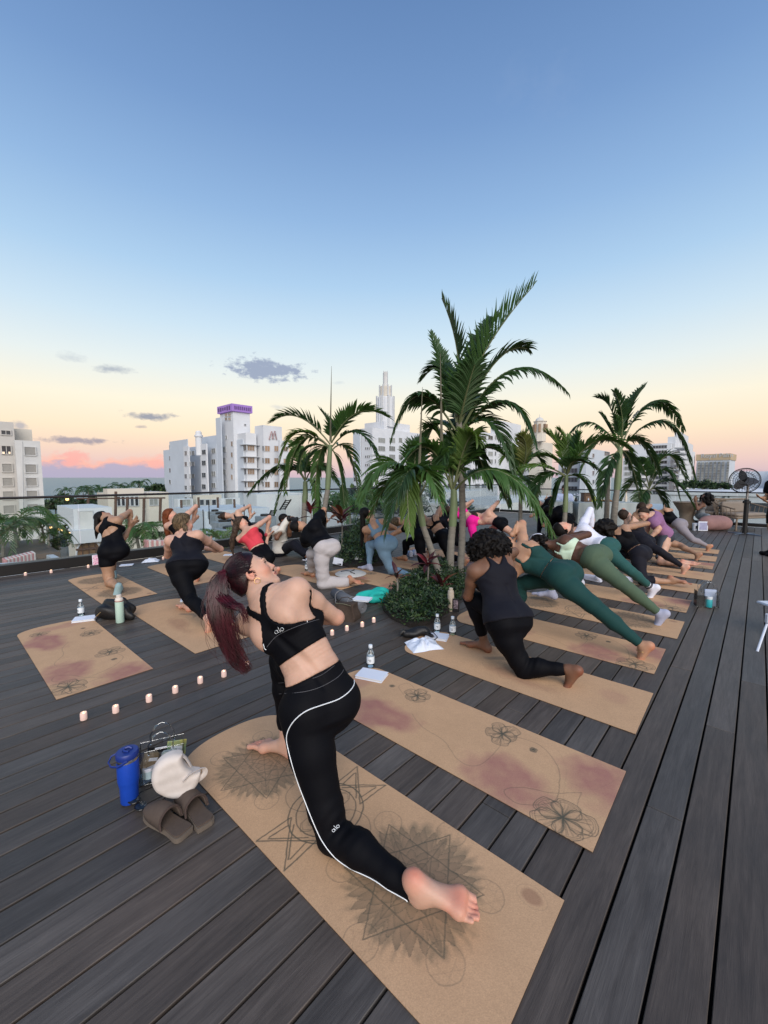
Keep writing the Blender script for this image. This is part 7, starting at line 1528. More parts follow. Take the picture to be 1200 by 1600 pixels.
def clear_bag():
    p = G(255, 1212); r = thing('clear_tote', 'clear plastic tote holding cards, a tube and a teal booklet', 'bag', (p[0], p[1], .006), R(24)); PV = glass_mat('clear_vinyl', (.975, .98, .98), .12); W, D, H = .20, .09, .17
    for nm, c, d in (('panel', (0, -D / 2, H / 2), (W, .0015, H)), ('panel', (0, D / 2, H / 2), (W, .0015, H)), ('panel', (-W / 2, 0, H / 2), (.0015, D, H)), ('panel', (W / 2, 0, H / 2), (.0015, D, H)), ('base', (0, 0, .001), (W, D, .0015))): MB().box(c, d).build(nm, PV, r)
    ED = glass_mat('vinyl_edge', (.80, .84, .86), .30)
    for x in (-W / 2, W / 2):
        for y in (-D / 2, D / 2): MB().tube([(x, y, 0), (x, y, H)], .0022, 5).build('seam', ED, r)
    for y in (-D / 2, D / 2): MB().tube([(-W / 2, y, H), (W / 2, y, H)], .002, 5).build('seam', ED, r); MB().tube([(-.055, y, H - .02), (-.055, y, H + .03), (-.03, y, H + .075), (0, y, H + .088), (.03, y, H + .075), (.055, y, H + .03), (.055, y, H - .02)], .0038, 7).build('handle', ED, r, smooth=True)
    for nm, lb, c, d, rz, tilt, m in (('booklet', 'teal and yellow booklet inside the clear tote', (.062, .02, .085), (.09, .008, .14), 0, .12, mat('teal_print', (.045, .21, .19), .5, col2=(.50, .42, .08), nscale=9)), ('card_pack', 'black card with white lettering inside the clear tote', (.01, .035, .12), (.15, .005, .035), 0, .05, mat('black_card', (.012, .012, .014), .5)), ('pouch', 'tan cardboard pouch inside the clear tote', (-.055, .0, .09), (.07, .05, .09), .4, .4, mat('tan_card', (.23, .17, .10), .8, noise=.2, nscale=30)), ('wipes_pack', 'white and grey-green packet inside the clear tote', (.03, -.015, .08), (.075, .035, .10), .2, .2, mat('packet_white', (.58, .62, .66), .5, col2=(.30, .36, .29), nscale=14)), ('round_tin', 'pale blue round tin inside the clear tote', (-.06, -.02, .05), (.05, .04, .05), 0, 0, mat('pale_tin', (.45, .60, .66), .3))):
        q = V3(*c); ca, sa = math.cos(R(24)), math.sin(R(24)); o = thing(nm, lb, 'packet', (p[0] + c[0] * ca - c[1] * sa, p[1] + c[0] * sa + c[1] * ca, c[2] + .008), R(24) + rz, 'things inside the clear tote'); o.rotation_euler[1] = tilt
        if nm == 'round_tin': MB().lathe([(.026, -.028), (.028, -.026), (.028, .020), (.026, .022)], (0, 0, 0), 20).build('tin', m, o, smooth=True); MB().lathe([(.029, .012), (.029, .026), (.027, .028)], (0, 0, 0), 20).build('lid', PAPER, o, smooth=True)
        else: MB().box((0, 0, 0), d, bev=min(d) * .25).build('sleeve' if nm != 'pouch' else 'pouch_body', m, o, smooth=True); MB().box((0, -d[1] / 2 - .0006, d[2] * .2), (d[0] * .6, .001, d[2] * .18)).build('print', PAPER, o)
clear_bag()
def white_bag():
    p = G(248, 1268); r = thing('handbag', 'slouchy off-white handbag leaning against the clear tote', 'bag', (p[0], p[1], .006), R(25)); r.rotation_euler[1] = R(56); r.location[2] = .105; r.scale = (.92, .9, .92); Mx = mat('off_white_leather', (.60, .545, .51), .6, noise=.08, nscale=12, bump=.25, bscale=18)
    f = Field((-.17, -.08, -.06), (.17, .08, .24), .005); x, y, z = f.ax[0][:, None, None], f.ax[1][None, :, None], f.ax[2][None, None, :]
    s2 = np.maximum(np.sqrt((x / 1.0) ** 2 + ((z - .105) / .86) ** 2) - .122, .062 - np.sqrt((x / 1.25) ** 2 + ((z - .212) / .8) ** 2)); wob = .003 * np.sin(x * 38 + z * 14) * np.sin(z * 20 + 1) + .001 * np.sin(x * 90 - z * 50)
    F = np.sqrt(np.maximum(s2 + .032, 0) ** 2 + np.maximum(np.abs(y - wob) - .012, 0) ** 2) - .032 + np.minimum(np.maximum(s2 + .032, np.abs(y) - .012), 0)
    o = f.mesh(F.astype(np.float32), 'bag_body', (0, 0, 0), Mx, r); MB().tube(smooth_path([(-.105, 0, .14), (-.08, .01, .165), (-.03, .02, .175), (.05, .015, .16), (.10, 0, .14), (.112, -.01, .12)], 5), .015, 8, flat=.3).build('shoulder_strap', Mx, r, smooth=True); MB().tube(smooth_path([(.105, 0, .125), (.10, -.015, .19), (.06, -.03, .215), (.03, -.045, .17), (.03, -.05, .12)], 5), .013, 8, flat=.3).build('strap_end', Mx, r, smooth=True)
    MB().lathe([(.001, -.004), (.052, 0), (.001, .004)], (0, 0, .155), 16, sy=.35).build('lining', BK, r, smooth=True); MB().tube([(-.07, -.034, .135), (0, -.042, .125), (.07, -.034, .132)], .0015, 5).build('zip', mat('brass', (.5, .38, .2), .3, metal=1.0), r)
white_bag()
SLB = mat('taupe_suede', (.085, .062, .050), .95, noise=.12, nscale=40, bump=.15, bscale=160); SLS = mat('clog_sole', (.13, .105, .085), .9, noise=.1, nscale=60); SLI = mat('clog_lining', (.060, .040, .034), .95, noise=.2, nscale=80, bump=.4, bscale=260)
def clog(px, py, az, label, sx=1):
    p = G(px, py); r = thing('clog', label, 'shoe', (p[0], p[1], .004), az, 'pair of brown slip-on clogs'); out = [(-.135, -.030), (-.125, -.042), (-.06, -.038), (0, -.036), (.06, -.048), (.11, -.045), (.132, -.025), (.135, .005), (.120, .035), (.07, .046), (0, .040), (-.06, .036), (-.12, .040), (-.137, .02)]; out = [(x, y * sx) for x, y in out]; out = out if sx > 0 else out[::-1]
    out = [tuple(q) for q in smooth_path(out + [out[0]], 5)[:-1]]; MB().prism(out, 0, .022).build('sole', SLS, r); MB().prism([(x * .95, y * .92) for x, y in out], .0225, .030).build('footbed', SLI if False else SLB, r)
    v = []; n = 12; k = 9
    for i in range(n + 1):
        t = i / n; x = -.030 + .164 * t; w_ = .050 * (1 - max(0, t - .5) ** 2 * 1.6) * (1 if t < .97 else .8); hh = .070 * (1 - t ** 2.2 * .72)
        for j in range(k + 1): a = math.pi * j / k; v.append((x if 0 < j < k else x - .01, -math.cos(a) * w_, .024 + hh * math.sin(a) ** .8))
    fs = [(i * (k + 1) + j, i * (k + 1) + j + 1, (i + 1) * (k + 1) + j + 1, (i + 1) * (k + 1) + j) for i in range(n) for j in range(k)]
    fs = [f_[::-1] for f_ in fs]; v2 = len(v); fs.append(tuple(range(n * (k + 1), n * (k + 1) + k + 1))); o = MB().poly(v, fs).build('upper', SLB, r, smooth=True); md = o.modifiers.new('thick', 'SOLIDIFY'); md.thickness = .007
    MB().tube([(v[j][0] - .002, v[j][1] * 1.02, v[j][2] + .002) for j in range(k + 1)], .005, 6).build('braided_trim', SLI, r, smooth=True)
_d = G(232, 1268) - G(285, 1305); clog(260, 1290, math.atan2(_d[1], _d[0]), 'brown slip-on clog in front, left of the pair'); _d = G(283, 1250) - G(318, 1290); clog(302, 1270, math.atan2(_d[1], _d[0]), 'brown slip-on clog behind, nearer the mandala mat', -1)
def small_dark():
    p = G(215, 1262); r = thing('sunglasses', 'dark sunglasses lying between the blue tumbler and the clogs', 'sunglasses', (p[0], p[1], .02), R(-35)); k = mat('glossy_black', (.006, .006, .008), .2); gl = mat('smoked_lens', (.012, .020, .030), .12)
    for s_ in (-1, 1):
        MB().lathe([(.024, -.002), (.027, 0), (.024, .002)], (s_ * .033, 0, .004), 18, sy=.85).build('lens', gl, r, smooth=True); MB().tube([(s_ * .033 + .027 * math.cos(a), .023 * math.sin(a), .004) for a in np.linspace(0, 6.283, 20)], .003, 6, caps=False).build('rim', k, r, smooth=True); MB().tube([(s_ * .06, 0, .004), (s_ * .064, .06, -.004), (s_ * .06, .13, -.012)], .0025, 5).build('arm', k, r)
    MB().tube([(-.01, .004, .006), (0, .008, .008), (.01, .004, .006)], .0028, 6).build('bridge', k, r)
small_dark()
def soft_heap(name, label, cat, px, py, m, parts, k=.03, amp=.006, sc_=26, h=.008, extra=None, part='fabric'):
    p = G(px, py); r = thing(name, label, cat, (p[0], p[1], .005)); a = np.array([q for pr in parts for q in pr[:2]], float); pd = max(q for pr in parts for q in pr[2:]) + .06; f = Field(a.min(0) - pd, a.max(0) + pd, h); F = f.new()
    for q in parts: f.cone(F, q[0], q[1], q[2], q[3], k)
    x, y, z = f.ax[0][:, None, None], f.ax[1][None, :, None], f.ax[2][None, None, :]; F = F + (amp * (np.sin(sc_ * x + 8 * np.sin(5 * y)) * np.sin(sc_ * 1.2 * z + 1 + 6 * y) + .6 * np.sin(sc_ * 2.1 * y + 9 * z))).astype(np.float32); F = np.maximum(F, -z)
    f.mesh(F.astype(np.float32), part, (0, 0, 0), m, r); return r
r = soft_heap('duffel_bag', 'slumped black bag with a zip behind the mint flask', 'bag', 181, 968, BK, [((-.13, .02, .08), (.10, .03, .09), .085, .08), ((-.10, .05, .15), (.03, .03, .17), .05, .06), ((.10, -.02, .06), (.17, -.03, .04), .06, .04)], amp=.010)
MB().tube([(-.17, -.09, .03), (-.13, -.105, .07), (-.09, -.10, .11)], .004, 5).build('zip', mat('brass', (.5, .38, .2), .3, metal=1.0), r)
def flask(px, py, label, col, h_, rad, capc, name='flask', band=None):
    p = G(px, py); r = thing(name, label, 'bottle', (p[0], p[1], .005)); MB().lathe([(rad * .9, 0), (rad, .006), (rad, h_ * .74), (rad * .96, h_ * .78)], (0, 0, 0), 24).build('body', col, r, smooth=True); MB().lathe([(rad * .97, h_ * .78), (rad * .97, h_ * .82), (rad * .85, h_ * .88), (rad * .62, h_ * .90), (rad * .62, h_ * .985), (rad * .5, h_)], (0, 0, 0), 24).build('cap', capc, r, smooth=True)
    if band: MB().lathe([(rad * 1.01, h_ * .765), (rad * 1.01, h_ * .79)], (0, 0, 0), 24).build('band', band, r, smooth=True)
    return r
flask(188, 973, 'mint green flask with red band standing before the black bag', mat('mint_coat', (.45, .62, .54), .4), .30, .040, mat('cap_cream', (.62, .56, .50), .5), band=mat('flask_red', (.22, .02, .03), .4)); flask(704, 955, 'cream flask at the edge of the shrub', mat('cream_coat', (.60, .52, .42), .4), .27, .037, mat('cap_sand', (.58, .50, .40), .5))
p = G(712, 957); r = thing('phone', 'phone in a dark case leaning on the cream flask', 'phone', (p[0], p[1], .005), R(-15)); MB().box((0, 0, .078), (.078, .011, .155), bev=.004).build('case', mat('phone_case', (.02, .018, .02), .4), r); MB().box((.0, -.0065, .09), (.05, .002, .10)).build('case_print', mat('case_print', (.42, .33, .36), .4, col2=(.05, .04, .06), nscale=40), r)
def rolled_mat():
    a, b = G(523, 928, .06), G(566, 952, .06); d = b - a; L_ = np.linalg.norm(d); r = thing('rolled_mat', 'grey rolled-up yoga mat with a cord behind the front woman’s arm', 'yoga mat', ((a + b) / 2) * V3(1, 1, 0) + V3(0, 0, .006), math.atan2(d[1], d[0])); m = mat('grey_foam', (.13, .135, .15), .8, noise=.06, nscale=80, bump=.1, bscale=200); v = []; n = 64
    sp = [((.066 - .0085 * t / (2 * math.pi)) * math.cos(t), .066 + (.066 - .0085 * t / (2 * math.pi)) * math.sin(t)) for t in np.linspace(0, 6 * 2 * math.pi, n * 3)]
    q = len(sp); v = [(x_, y, z) for x_ in (-L_ / 2, L_ / 2) for y, z in sp]; o = MB().poly(v, [(i, i + 1, q + i + 1, q + i) for i in range(q - 1)]).build('roll', m, r, smooth=True); md = o.modifiers.new('thick', 'SOLIDIFY'); md.thickness = .006
    for x_ in (-.2, .12): MB().tube([(x_, .069 * math.cos(t), .067 + .069 * math.sin(t)) for t in np.linspace(0, 6.283, 24)], .004, 6, caps=False).build('cord', mat('cord_grey', (.22, .22, .23), .8), r)
    MB().tube([(-.2, -.069, .07), (-.1, -.11, .02), (.02, -.10, .015), (.12, -.069, .06)], .004, 6).build('cord', mat('cord_grey', (.22, .22, .23), .8), r)
rolled_mat()
TQ = mat('turquoise_canvas', (.012, .42, .36), .75, noise=.1, nscale=30, bump=.15, bscale=50)
r = soft_heap('tote_bag', 'turquoise tote bag slumped beside the grey rolled mat', 'bag', 582, 942, TQ, [((-.16, .10, .05), (.10, .02, .07), .055, .085), ((.0, .0, .06), (.13, .06, .10), .06, .07), ((-.1, .12, .05), (.08, .14, .10), .04, .06)], amp=.010)
MB().tube([(.02, -.07, .12), (.09, -.10, .14), (.15, -.06, .12), (.16, .02, .10)], .012, 8, flat=.3).build('handle', TQ, r, smooth=True); book(566, 938, R(-18), 'white notebook lying on the turquoise tote', .15, .20, .018, .135)
def suede_bag():
    p = G(541, 966); r = thing('suede_bag', 'brown suede bag behind the front woman’s elbow', 'bag', (p[0], p[1], .005), R(-24)); m = mat('brown_suede', (.050, .033, .024), .95, noise=.25, nscale=30, bump=.2, bscale=40)
    f = Field((-.24, -.14, -.02), (.24, .14, .30), .008); x, y, z = f.ax[0][:, None, None], f.ax[1][None, :, None], f.ax[2][None, None, :]; w_ = .13 - .16 * z + .008 * np.sin(z * 40); d_ = .085 - .28 * z + .010 * np.sin(x * 34 + z * 25); F = np.maximum(np.maximum(np.abs(x) - w_, np.abs(y) - d_), np.abs(z - .08) - .08 - .012 * np.sin(x * 18)); F = F - .012
    f.mesh(F.astype(np.float32), 'bag_body', (0, 0, 0), m, r, 3); br = mat('brass', (.5, .38, .2), .3, metal=1.0); MB().tube([(-.10, -.055, .165), (0, -.06, .172), (.10, -.055, .16)], .004, 6).build('zip', br, r); MB().tube([(-.11, .0, .15), (-.07, .02, .21), (.0, .03, .225), (.07, .02, .205), (.11, 0, .14)], .008, 6, flat=.5).build('handle', m, r, smooth=True)
suede_bag()
def round_bag():
    p = G(548, 898); r = thing('round_bag', 'round white drawstring bag lying flat between two mats', 'bag', (p[0], p[1], .005)); MB().lathe([(.24, .002), (.25, .012), (.22, .03), (.12, .045), (.02, .05)], (0, 0, 0), 28).build('bag_body', mat('white_canvas', (.55, .54, .52), .9, noise=.08, nscale=20, bump=.3, bscale=14), r, smooth=True)
    for a in (.3, .9, 1.6): MB().tube([(0, 0, .053), (.08 * math.cos(a * 3), .08 * math.sin(a * 3), .055), (.16 * math.cos(a * 3 + .4), .16 * math.sin(a * 3 + .4), .048)], .006, 6).build('cord', BK, r)
    p = G(527, 885); q = thing('paper_card', 'white card propped beside the round white bag', 'card', (p[0], p[1], .02), R(10)); MB().box((0, 0, .07), (.17, .004, .12), 0, bev=.001).build('card', PAPER, q).rotation_euler = (R(-25), R(15), 0); MB().box((0, .03, .01), (.14, .05, .03), 0, bev=.004).build('stand', BK, q)
round_bag()
def trainers(px, py, az, label, m=None):
    p = G(px, py); r = thing('trainer', label, 'shoe', (p[0], p[1], .004), az, 'white trainers between the mats'); out = [(-.14, -.03), (-.10, -.04), (.05, -.045), (.11, -.04), (.14, -.01), (.14, .02), (.10, .045), (0, .04), (-.10, .038), (-.14, .025)]; MB().prism(out, 0, .03).build('sole', C_WHITE, r)
    f = Field((-.17, -.07, 0), (.17, .07, .15), .008); F = f.new(); f.cone(F, (-.09, 0, .05), (.10, 0, .04), .040, .036, .03); f.cone(F, (-.10, 0, .05), (-.10, 0, .085), .040, .034, .03); f.cone(F, (-.08, 0, .12), (-.07, 0, .10), .022, .020, .01, cut=True); f.mesh(F, 'upper', (0, 0, 0), m or C_WHITE, r)
    for k in range(4): MB().tube([(.01 + .02 * k, -.025, .075 - .004 * k), (.01 + .02 * k, .025, .075 - .004 * k)], .003, 5).build('lace', BK, r)
trainers(925, 907, R(120), 'white trainer with black laces left of the pair under the sage leg'); trainers(972, 908, R(-40), 'white trainer with black laces right of the pair under the teal leg'); trainers(640, 868, R(100), 'white shoe left of the black leggings, behind the light blue woman'); trainers(648, 866, R(95), 'white shoe right beside its twin behind the light blue woman')
def towel(px, py, label, sc_, seed, rz=0.0, m=None):
    p = G(px, py); r = thing('towel', label, 'towel', (p[0], p[1], .006), rz, 'white towels'); n = 44; v = []
    for j in range(n + 1):
        for i in range(n + 1):
            x, y = (i / n - .5) * sc_, (j / n - .5) * sc_ * .8; q = mnoise.noise(Vector((x * 9, y * 9, seed))); q2 = mnoise.noise(Vector((x * 20, y * 20, seed + 5))); e = max(abs(i / n - .5), abs(j / n - .5)) * 2; v.append((x + .05 * mnoise.noise(Vector((x * 6, y * 6, seed + 9))), y + .05 * mnoise.noise(Vector((x * 6, y * 6, seed + 19))), max(.002, (.045 + .05 * abs(q) + .02 * q2) * (1 - e ** 3))))
    MB().poly(v, [(j * (n + 1) + i, j * (n + 1) + i + 1, (j + 1) * (n + 1) + i + 1, (j + 1) * (n + 1) + i) for j in range(n) for i in range(n)]).build('cloth', m or mat('white_terry', (.66, .72, .84), .95, bump=.3, bscale=250), r, smooth=True)
towel(661, 1010, 'crumpled white towel at the front of the fish mat', .30, 3, R(15)); towel(236, 878, 'small white towel by the kerb', .26, 7, R(20))
r = soft_heap('black_bag', 'black bag and straps under the white towel', 'bag', 655, 998, BK, [((-.13, .03, .03), (.06, .05, .05), .035, .05), ((.06, .05, .04), (.12, -.03, .03), .03, .02)], amp=.008); MB().tube([(.06, .0, .06), (.13, -.03, .07), (.17, -.05, .03), (.13, -.08, .01)], .008, 6, flat=.5).build('strap', BK, r, smooth=True); MB().tube([(-.18, .03, .03), (-.15, .03, .06), (-.12, .03, .03)], .02, 8).build('strap', BK, r, smooth=True)
def tote_right():
    p = G(1103, 948); r = thing('clear_tote', 'clear tote with black pouch, blue paper and aqua jar in the right aisle', 'bag', (p[0], p[1], .006), R(-20)); PV = glass_mat('clear_vinyl', (.93, .95, .95), .20); ED = glass_mat('vinyl_edge', (.80, .84, .86), .30); W, D, H = .22, .10, .19
    for nm, c, d in (('panel', (0, -D / 2, H / 2), (W, .0015, H)), ('panel', (0, D / 2, H / 2), (W, .0015, H)), ('panel', (-W / 2, 0, H / 2), (.0015, D, H)), ('panel', (W / 2, 0, H / 2), (.0015, D, H))): MB().box(c, d).build(nm, PV, r)
    for x in (-W / 2, W / 2):
        for y in (-D / 2, D / 2): MB().tube([(x, y, 0), (x, y, H)], .0025, 5).build('seam', ED, r)
    for y in (-D / 2, D / 2): MB().tube([(-.07, y, H - .02), (-.08, y, H + .05), (-.03, y, H + .11), (.04, y, H + .11), (.08, y, H + .05), (.07, y, H - .02)], .004, 7).build('handle', ED, r, smooth=True)
    def inner(nm, lb, c, d, m): q = G(1103, 948); ca, sa = math.cos(R(-20)), math.sin(R(-20)); o = thing(nm, lb, 'packet', (q[0] + c[0] * ca - c[1] * sa, q[1] + c[0] * sa + c[1] * ca, .008), R(-20), 'things inside the right-hand tote'); MB().box((0, 0, d[2] / 2), d, bev=min(d) * .2).build('pack', m, o, smooth=True); return o
    inner('pouch', 'black pouch in the right-hand tote', (-.06, -.01, 0), (.07, .05, .13), BK); inner('folder', 'pale blue folder standing in the right-hand tote', (.045, .025, 0), (.12, .02, .20), mat('pale_blue_paper', (.45, .52, .68), .7))
    ca, sa = math.cos(R(-20)), math.sin(R(-20)); c = (.015, -.025); o = thing('aqua_jar', 'aqua jar with a pale lid in the right-hand tote', 'jar', (p[0] + c[0] * ca - c[1] * sa, p[1] + c[0] * sa + c[1] * ca, .008), 0, 'things inside the right-hand tote'); MB().lathe([(.036, 0), (.038, .004), (.038, .09), (.034, .096)], (0, 0, 0), 20).build('jar', mat('aqua', (.035, .36, .40), .3), o, smooth=True); MB().lathe([(.036, .095), (.037, .098), (.037, .125), (.034, .128)], (0, 0, 0), 20).build('lid', CAPM, o, smooth=True)
tote_right()
def white_chair():
    c = G(1235, 1012); r = thing('folding_chair', 'white folding stool whose leg shows at the right edge', 'chair', (c[0], c[1], 0), 0); m = mat('white_enamel', (.62, .66, .74), .4); off = np.array(r.location)
    a, b = G(1183, 1018), AT(1197, 975, 3.75); MB().tube([a - off, b - off + V3(.012, 0, .02)], .010, 8, flat=.6).build('leg', m, r, smooth=True); MB().tube([a - off + V3(.50, .30, 0), b - off + V3(.50, .3, .05)], .013, 8, flat=.6).build('leg', m, r, smooth=True); MB().tube([a - off + V3(.30, 0, 0), b - off + V3(.40, .3, .08)], .013, 8).build('leg', m, r, smooth=True); MB().tube([a - off + V3(.45, .30, 0), b - off + V3(.30, 0, .08)], .013, 8).build('leg', m, r, smooth=True)
    MB().box(tuple(b - off + V3(.36, .12, .12)), (.40, .36, .03), 0, bev=.012).build('seat', m, r, smooth=True); MB().box(tuple(b - off + V3(.0, -.02, .06)), (.05, .04, .09), 0, bev=.008).build('hinge', m, r)
white_chair()
p = AT(149, 875, 6.3) ; r = thing('phone', 'phone with a pink and white screen leaning on the black kerb', 'phone', (p[0], p[1], p[2] - .08), RZB); MB().box((0, 0, .08), (.08, .012, .16), bev=.004).build('case', PAPER, r); MB().box((0, -.0072, .08), (.068, .002, .146)).build('screen', mat('pink_screen', (.55, .15, .30), .3, col2=(.75, .65, .72), nscale=45, emit=(.9, .5, .7), estr=.15), r)

# ------------------------------------------------------------------ far end: fan, wicker seats, table
def fan():
    p = G(1163, 835); r = thing('pedestal_fan', 'large black pedestal fan on a steel base at the right', 'fan', (p[0], p[1], 0), R(0)); K = mat('fan_black', (.010, .010, .011), .45); SV = mat('steel_dull', (.35, .35, .36), .35, metal=1.0); H = 1.54 + (746 - 752) / 642 * 11.0
    MB().tube([(0, 0, .02), (0, 0, .95)], .055, 12).build('lower_pole', K, r, smooth=True); MB().tube([(0, 0, .9), (0, 0, H - .05)], .03, 12).build('upper_pole', SV, r, smooth=True); MB().box((0, 0, .88), (.13, .13, .07), bev=.01).build('collar', K, r)
    for a in range(4): an = a * math.pi / 2 + .3; MB().tube([(0, 0, .03), (.40 * math.cos(an), .40 * math.sin(an), .015)], .025, 8, flat=.5).build('base_arm', SV, r)
    hd = V3(-.05, 0, H); ax = nz_(V3(-.80, -.55, .12)); a0 = nz_(np.cross(ax, UP)); b0 = np.cross(ax, a0); MB().tube([hd + ax * .0, hd + ax * -.10, hd + ax * -.26], [.12, .12, .08], 16).build('motor', K, r, smooth=True); cg = hd + ax * .16; R_ = .33
    b = MB()
    for rr_, o_ in ((R_, 0), (R_ * .97, .07), (R_ * .97, -.07), (R_ * .66, .10), (R_ * .35, .115), (R_ * .66, -.10)): b.tube([cg + ax * o_ + (a0 * math.cos(t) + b0 * math.sin(t)) * rr_ for t in np.linspace(0, 6.283, 40)], .006 if rr_ < R_ else .011, 5, caps=False)
    for k in range(28):
        t = k * 6.283 / 28; d = a0 * math.cos(t) + b0 * math.sin(t); b.tube([cg + ax * .12 + d * .06, cg + ax * .10 + d * R_ * .66, cg + ax * .06 + d * R_ * .95, cg + d * R_, cg - ax * .06 + d * R_ * .95, cg - ax * .11 + d * R_ * .4], .003, 4, caps=False)
    g_ = b.build('cage', K, r, smooth=True); g_['kind'] = 'stuff'
    for k in range(3):
        t = k * 2.094 + .9; d = a0 * math.cos(t) + b0 * math.sin(t); s_ = np.cross(ax, d); v = []
        for u in np.linspace(.12, 1, 7): w_ = .10 * math.sin(math.pi * (.2 + .7 * u)); v += [cg + d * u * .29 - s_ * w_ + ax * .04, cg + d * u * .29 + s_ * w_ - ax * .04]
        MB().poly(v, [(i * 2, i * 2 + 1, i * 2 + 3, i * 2 + 2) for i in range(6)]).build('blade', mat('fan_blade', (.14, .14, .145), .4, metal=.5), r, smooth=True)
fan()
WK = mat('wicker', (.20, .155, .115), .8, noise=.25, nscale=30, bump=.5, bscale=60)
def wicker_chair(px, py, az, label, w=.75, sofa=False):
    p = G(px, py); r = thing('wicker_chair', label, 'chair', (p[0], p[1], 0), az, 'wicker seats at the far end'); CU = mat('taupe_cushion', (.22, .185, .155), .9, noise=.08, nscale=10)
    MB().box((0, 0, .36), (w, .62, .06), bev=.02).build('seat_frame', WK, r, smooth=True); MB().box((0, 0, .44), (w - .10, .55, .11), bev=.04).build('cushion', CU, r, smooth=True); MB().box((0, .22, .64), (w - .16, .14, .34), bev=.05).build('cushion', CU, r, smooth=True)
    n = int(w / .045)
    for i in range(n + 1): x = -w / 2 + w * i / n; MB().tube([(x, .30, .38), (x * 1.04, .36, .62), (x * 1.10, .40, .86)], .010, 5).build('back_cane', WK, r)
    MB().tube([(-w / 2 * 1.1 - .02, -.28, .62), (-w / 2 * 1.12, .25, .74), (-w / 2 * 1.1, .40, .87), (w / 2 * 1.1, .40, .87), (w / 2 * 1.12, .25, .74), (w / 2 * 1.1 + .02, -.28, .62)], .022, 8).build('rim', WK, r, smooth=True)
    for x in (-w / 2, w / 2):
        for y in (-.27, .27): MB().tube([(x * .96, y, .36), (x, y * 1.05, .18), (x * 1.04, y * 1.1, 0)], .024, 8).build('leg', WK, r, smooth=True)
        for k in range(5): MB().tube([(x * 1.0, -.25 + .12 * k, .38), (x * 1.1, -.25 + .12 * k, .66)], .009, 5).build('arm_cane', WK, r)
wicker_chair(1098, 822, R(-55), 'wicker armchair under the seated woman'); wicker_chair(1158, 826, R(15), 'wicker loveseat with taupe cushions behind the fan', 1.25, True)
def side_table():
    p = G(1071, 824); r = thing('wicker_table', 'waisted wicker side table left of the seated woman', 'table', (p[0], p[1], 0), 0); MB().lathe([(.30, 0), (.27, .1), (.17, .32), (.20, .5), (.32, .70), (.34, .74), (.34, .76)], (0, 0, 0), 20).build('base', WK, r, smooth=True); MB().lathe([(.36, .76), (.37, .765), (.37, .79), (.36, .795)], (0, 0, 0), 24).build('top', WK, r, smooth=True)
side_table()
soft_heap('floor_pillow', 'large dusty pink floor pillow before the wicker seats', 'pillow', 1116, 829, mat('dusty_pink', (.30, .17, .16), .9, noise=.1, nscale=8), [((-.25, 0, .2), (.3, .05, .2), .20, .2), ((-.1, .1, .24), (.2, .1, .24), .2, .18)], .06, .006, 12, .02)
p = G(1098, 830); r = thing('picture_card', 'framed lilac card standing on the deck before the pink pillow', 'card', (p[0], p[1], .005), R(-10)); MB().box((0, 0, .14), (.25, .02, .27), bev=.006).build('frame', PAPER, r); MB().box((0, -.0115, .14), (.20, .003, .21)).build('print', mat('lilac_print', (.25, .25, .42), .5, col2=(.40, .42, .60), nscale=5), r)
p = G(1086, 829); r = thing('cup', 'white paper cup with a print left of the lilac card', 'cup', (p[0], p[1], .005)); MB().lathe([(.06, 0), (.075, .20), (.078, .21)], (0, 0, 0), 16).build('cup', PAPER, r, smooth=True); MB().box((0, -.07, .10), (.07, .02, .08)).build('print', INKM, r)
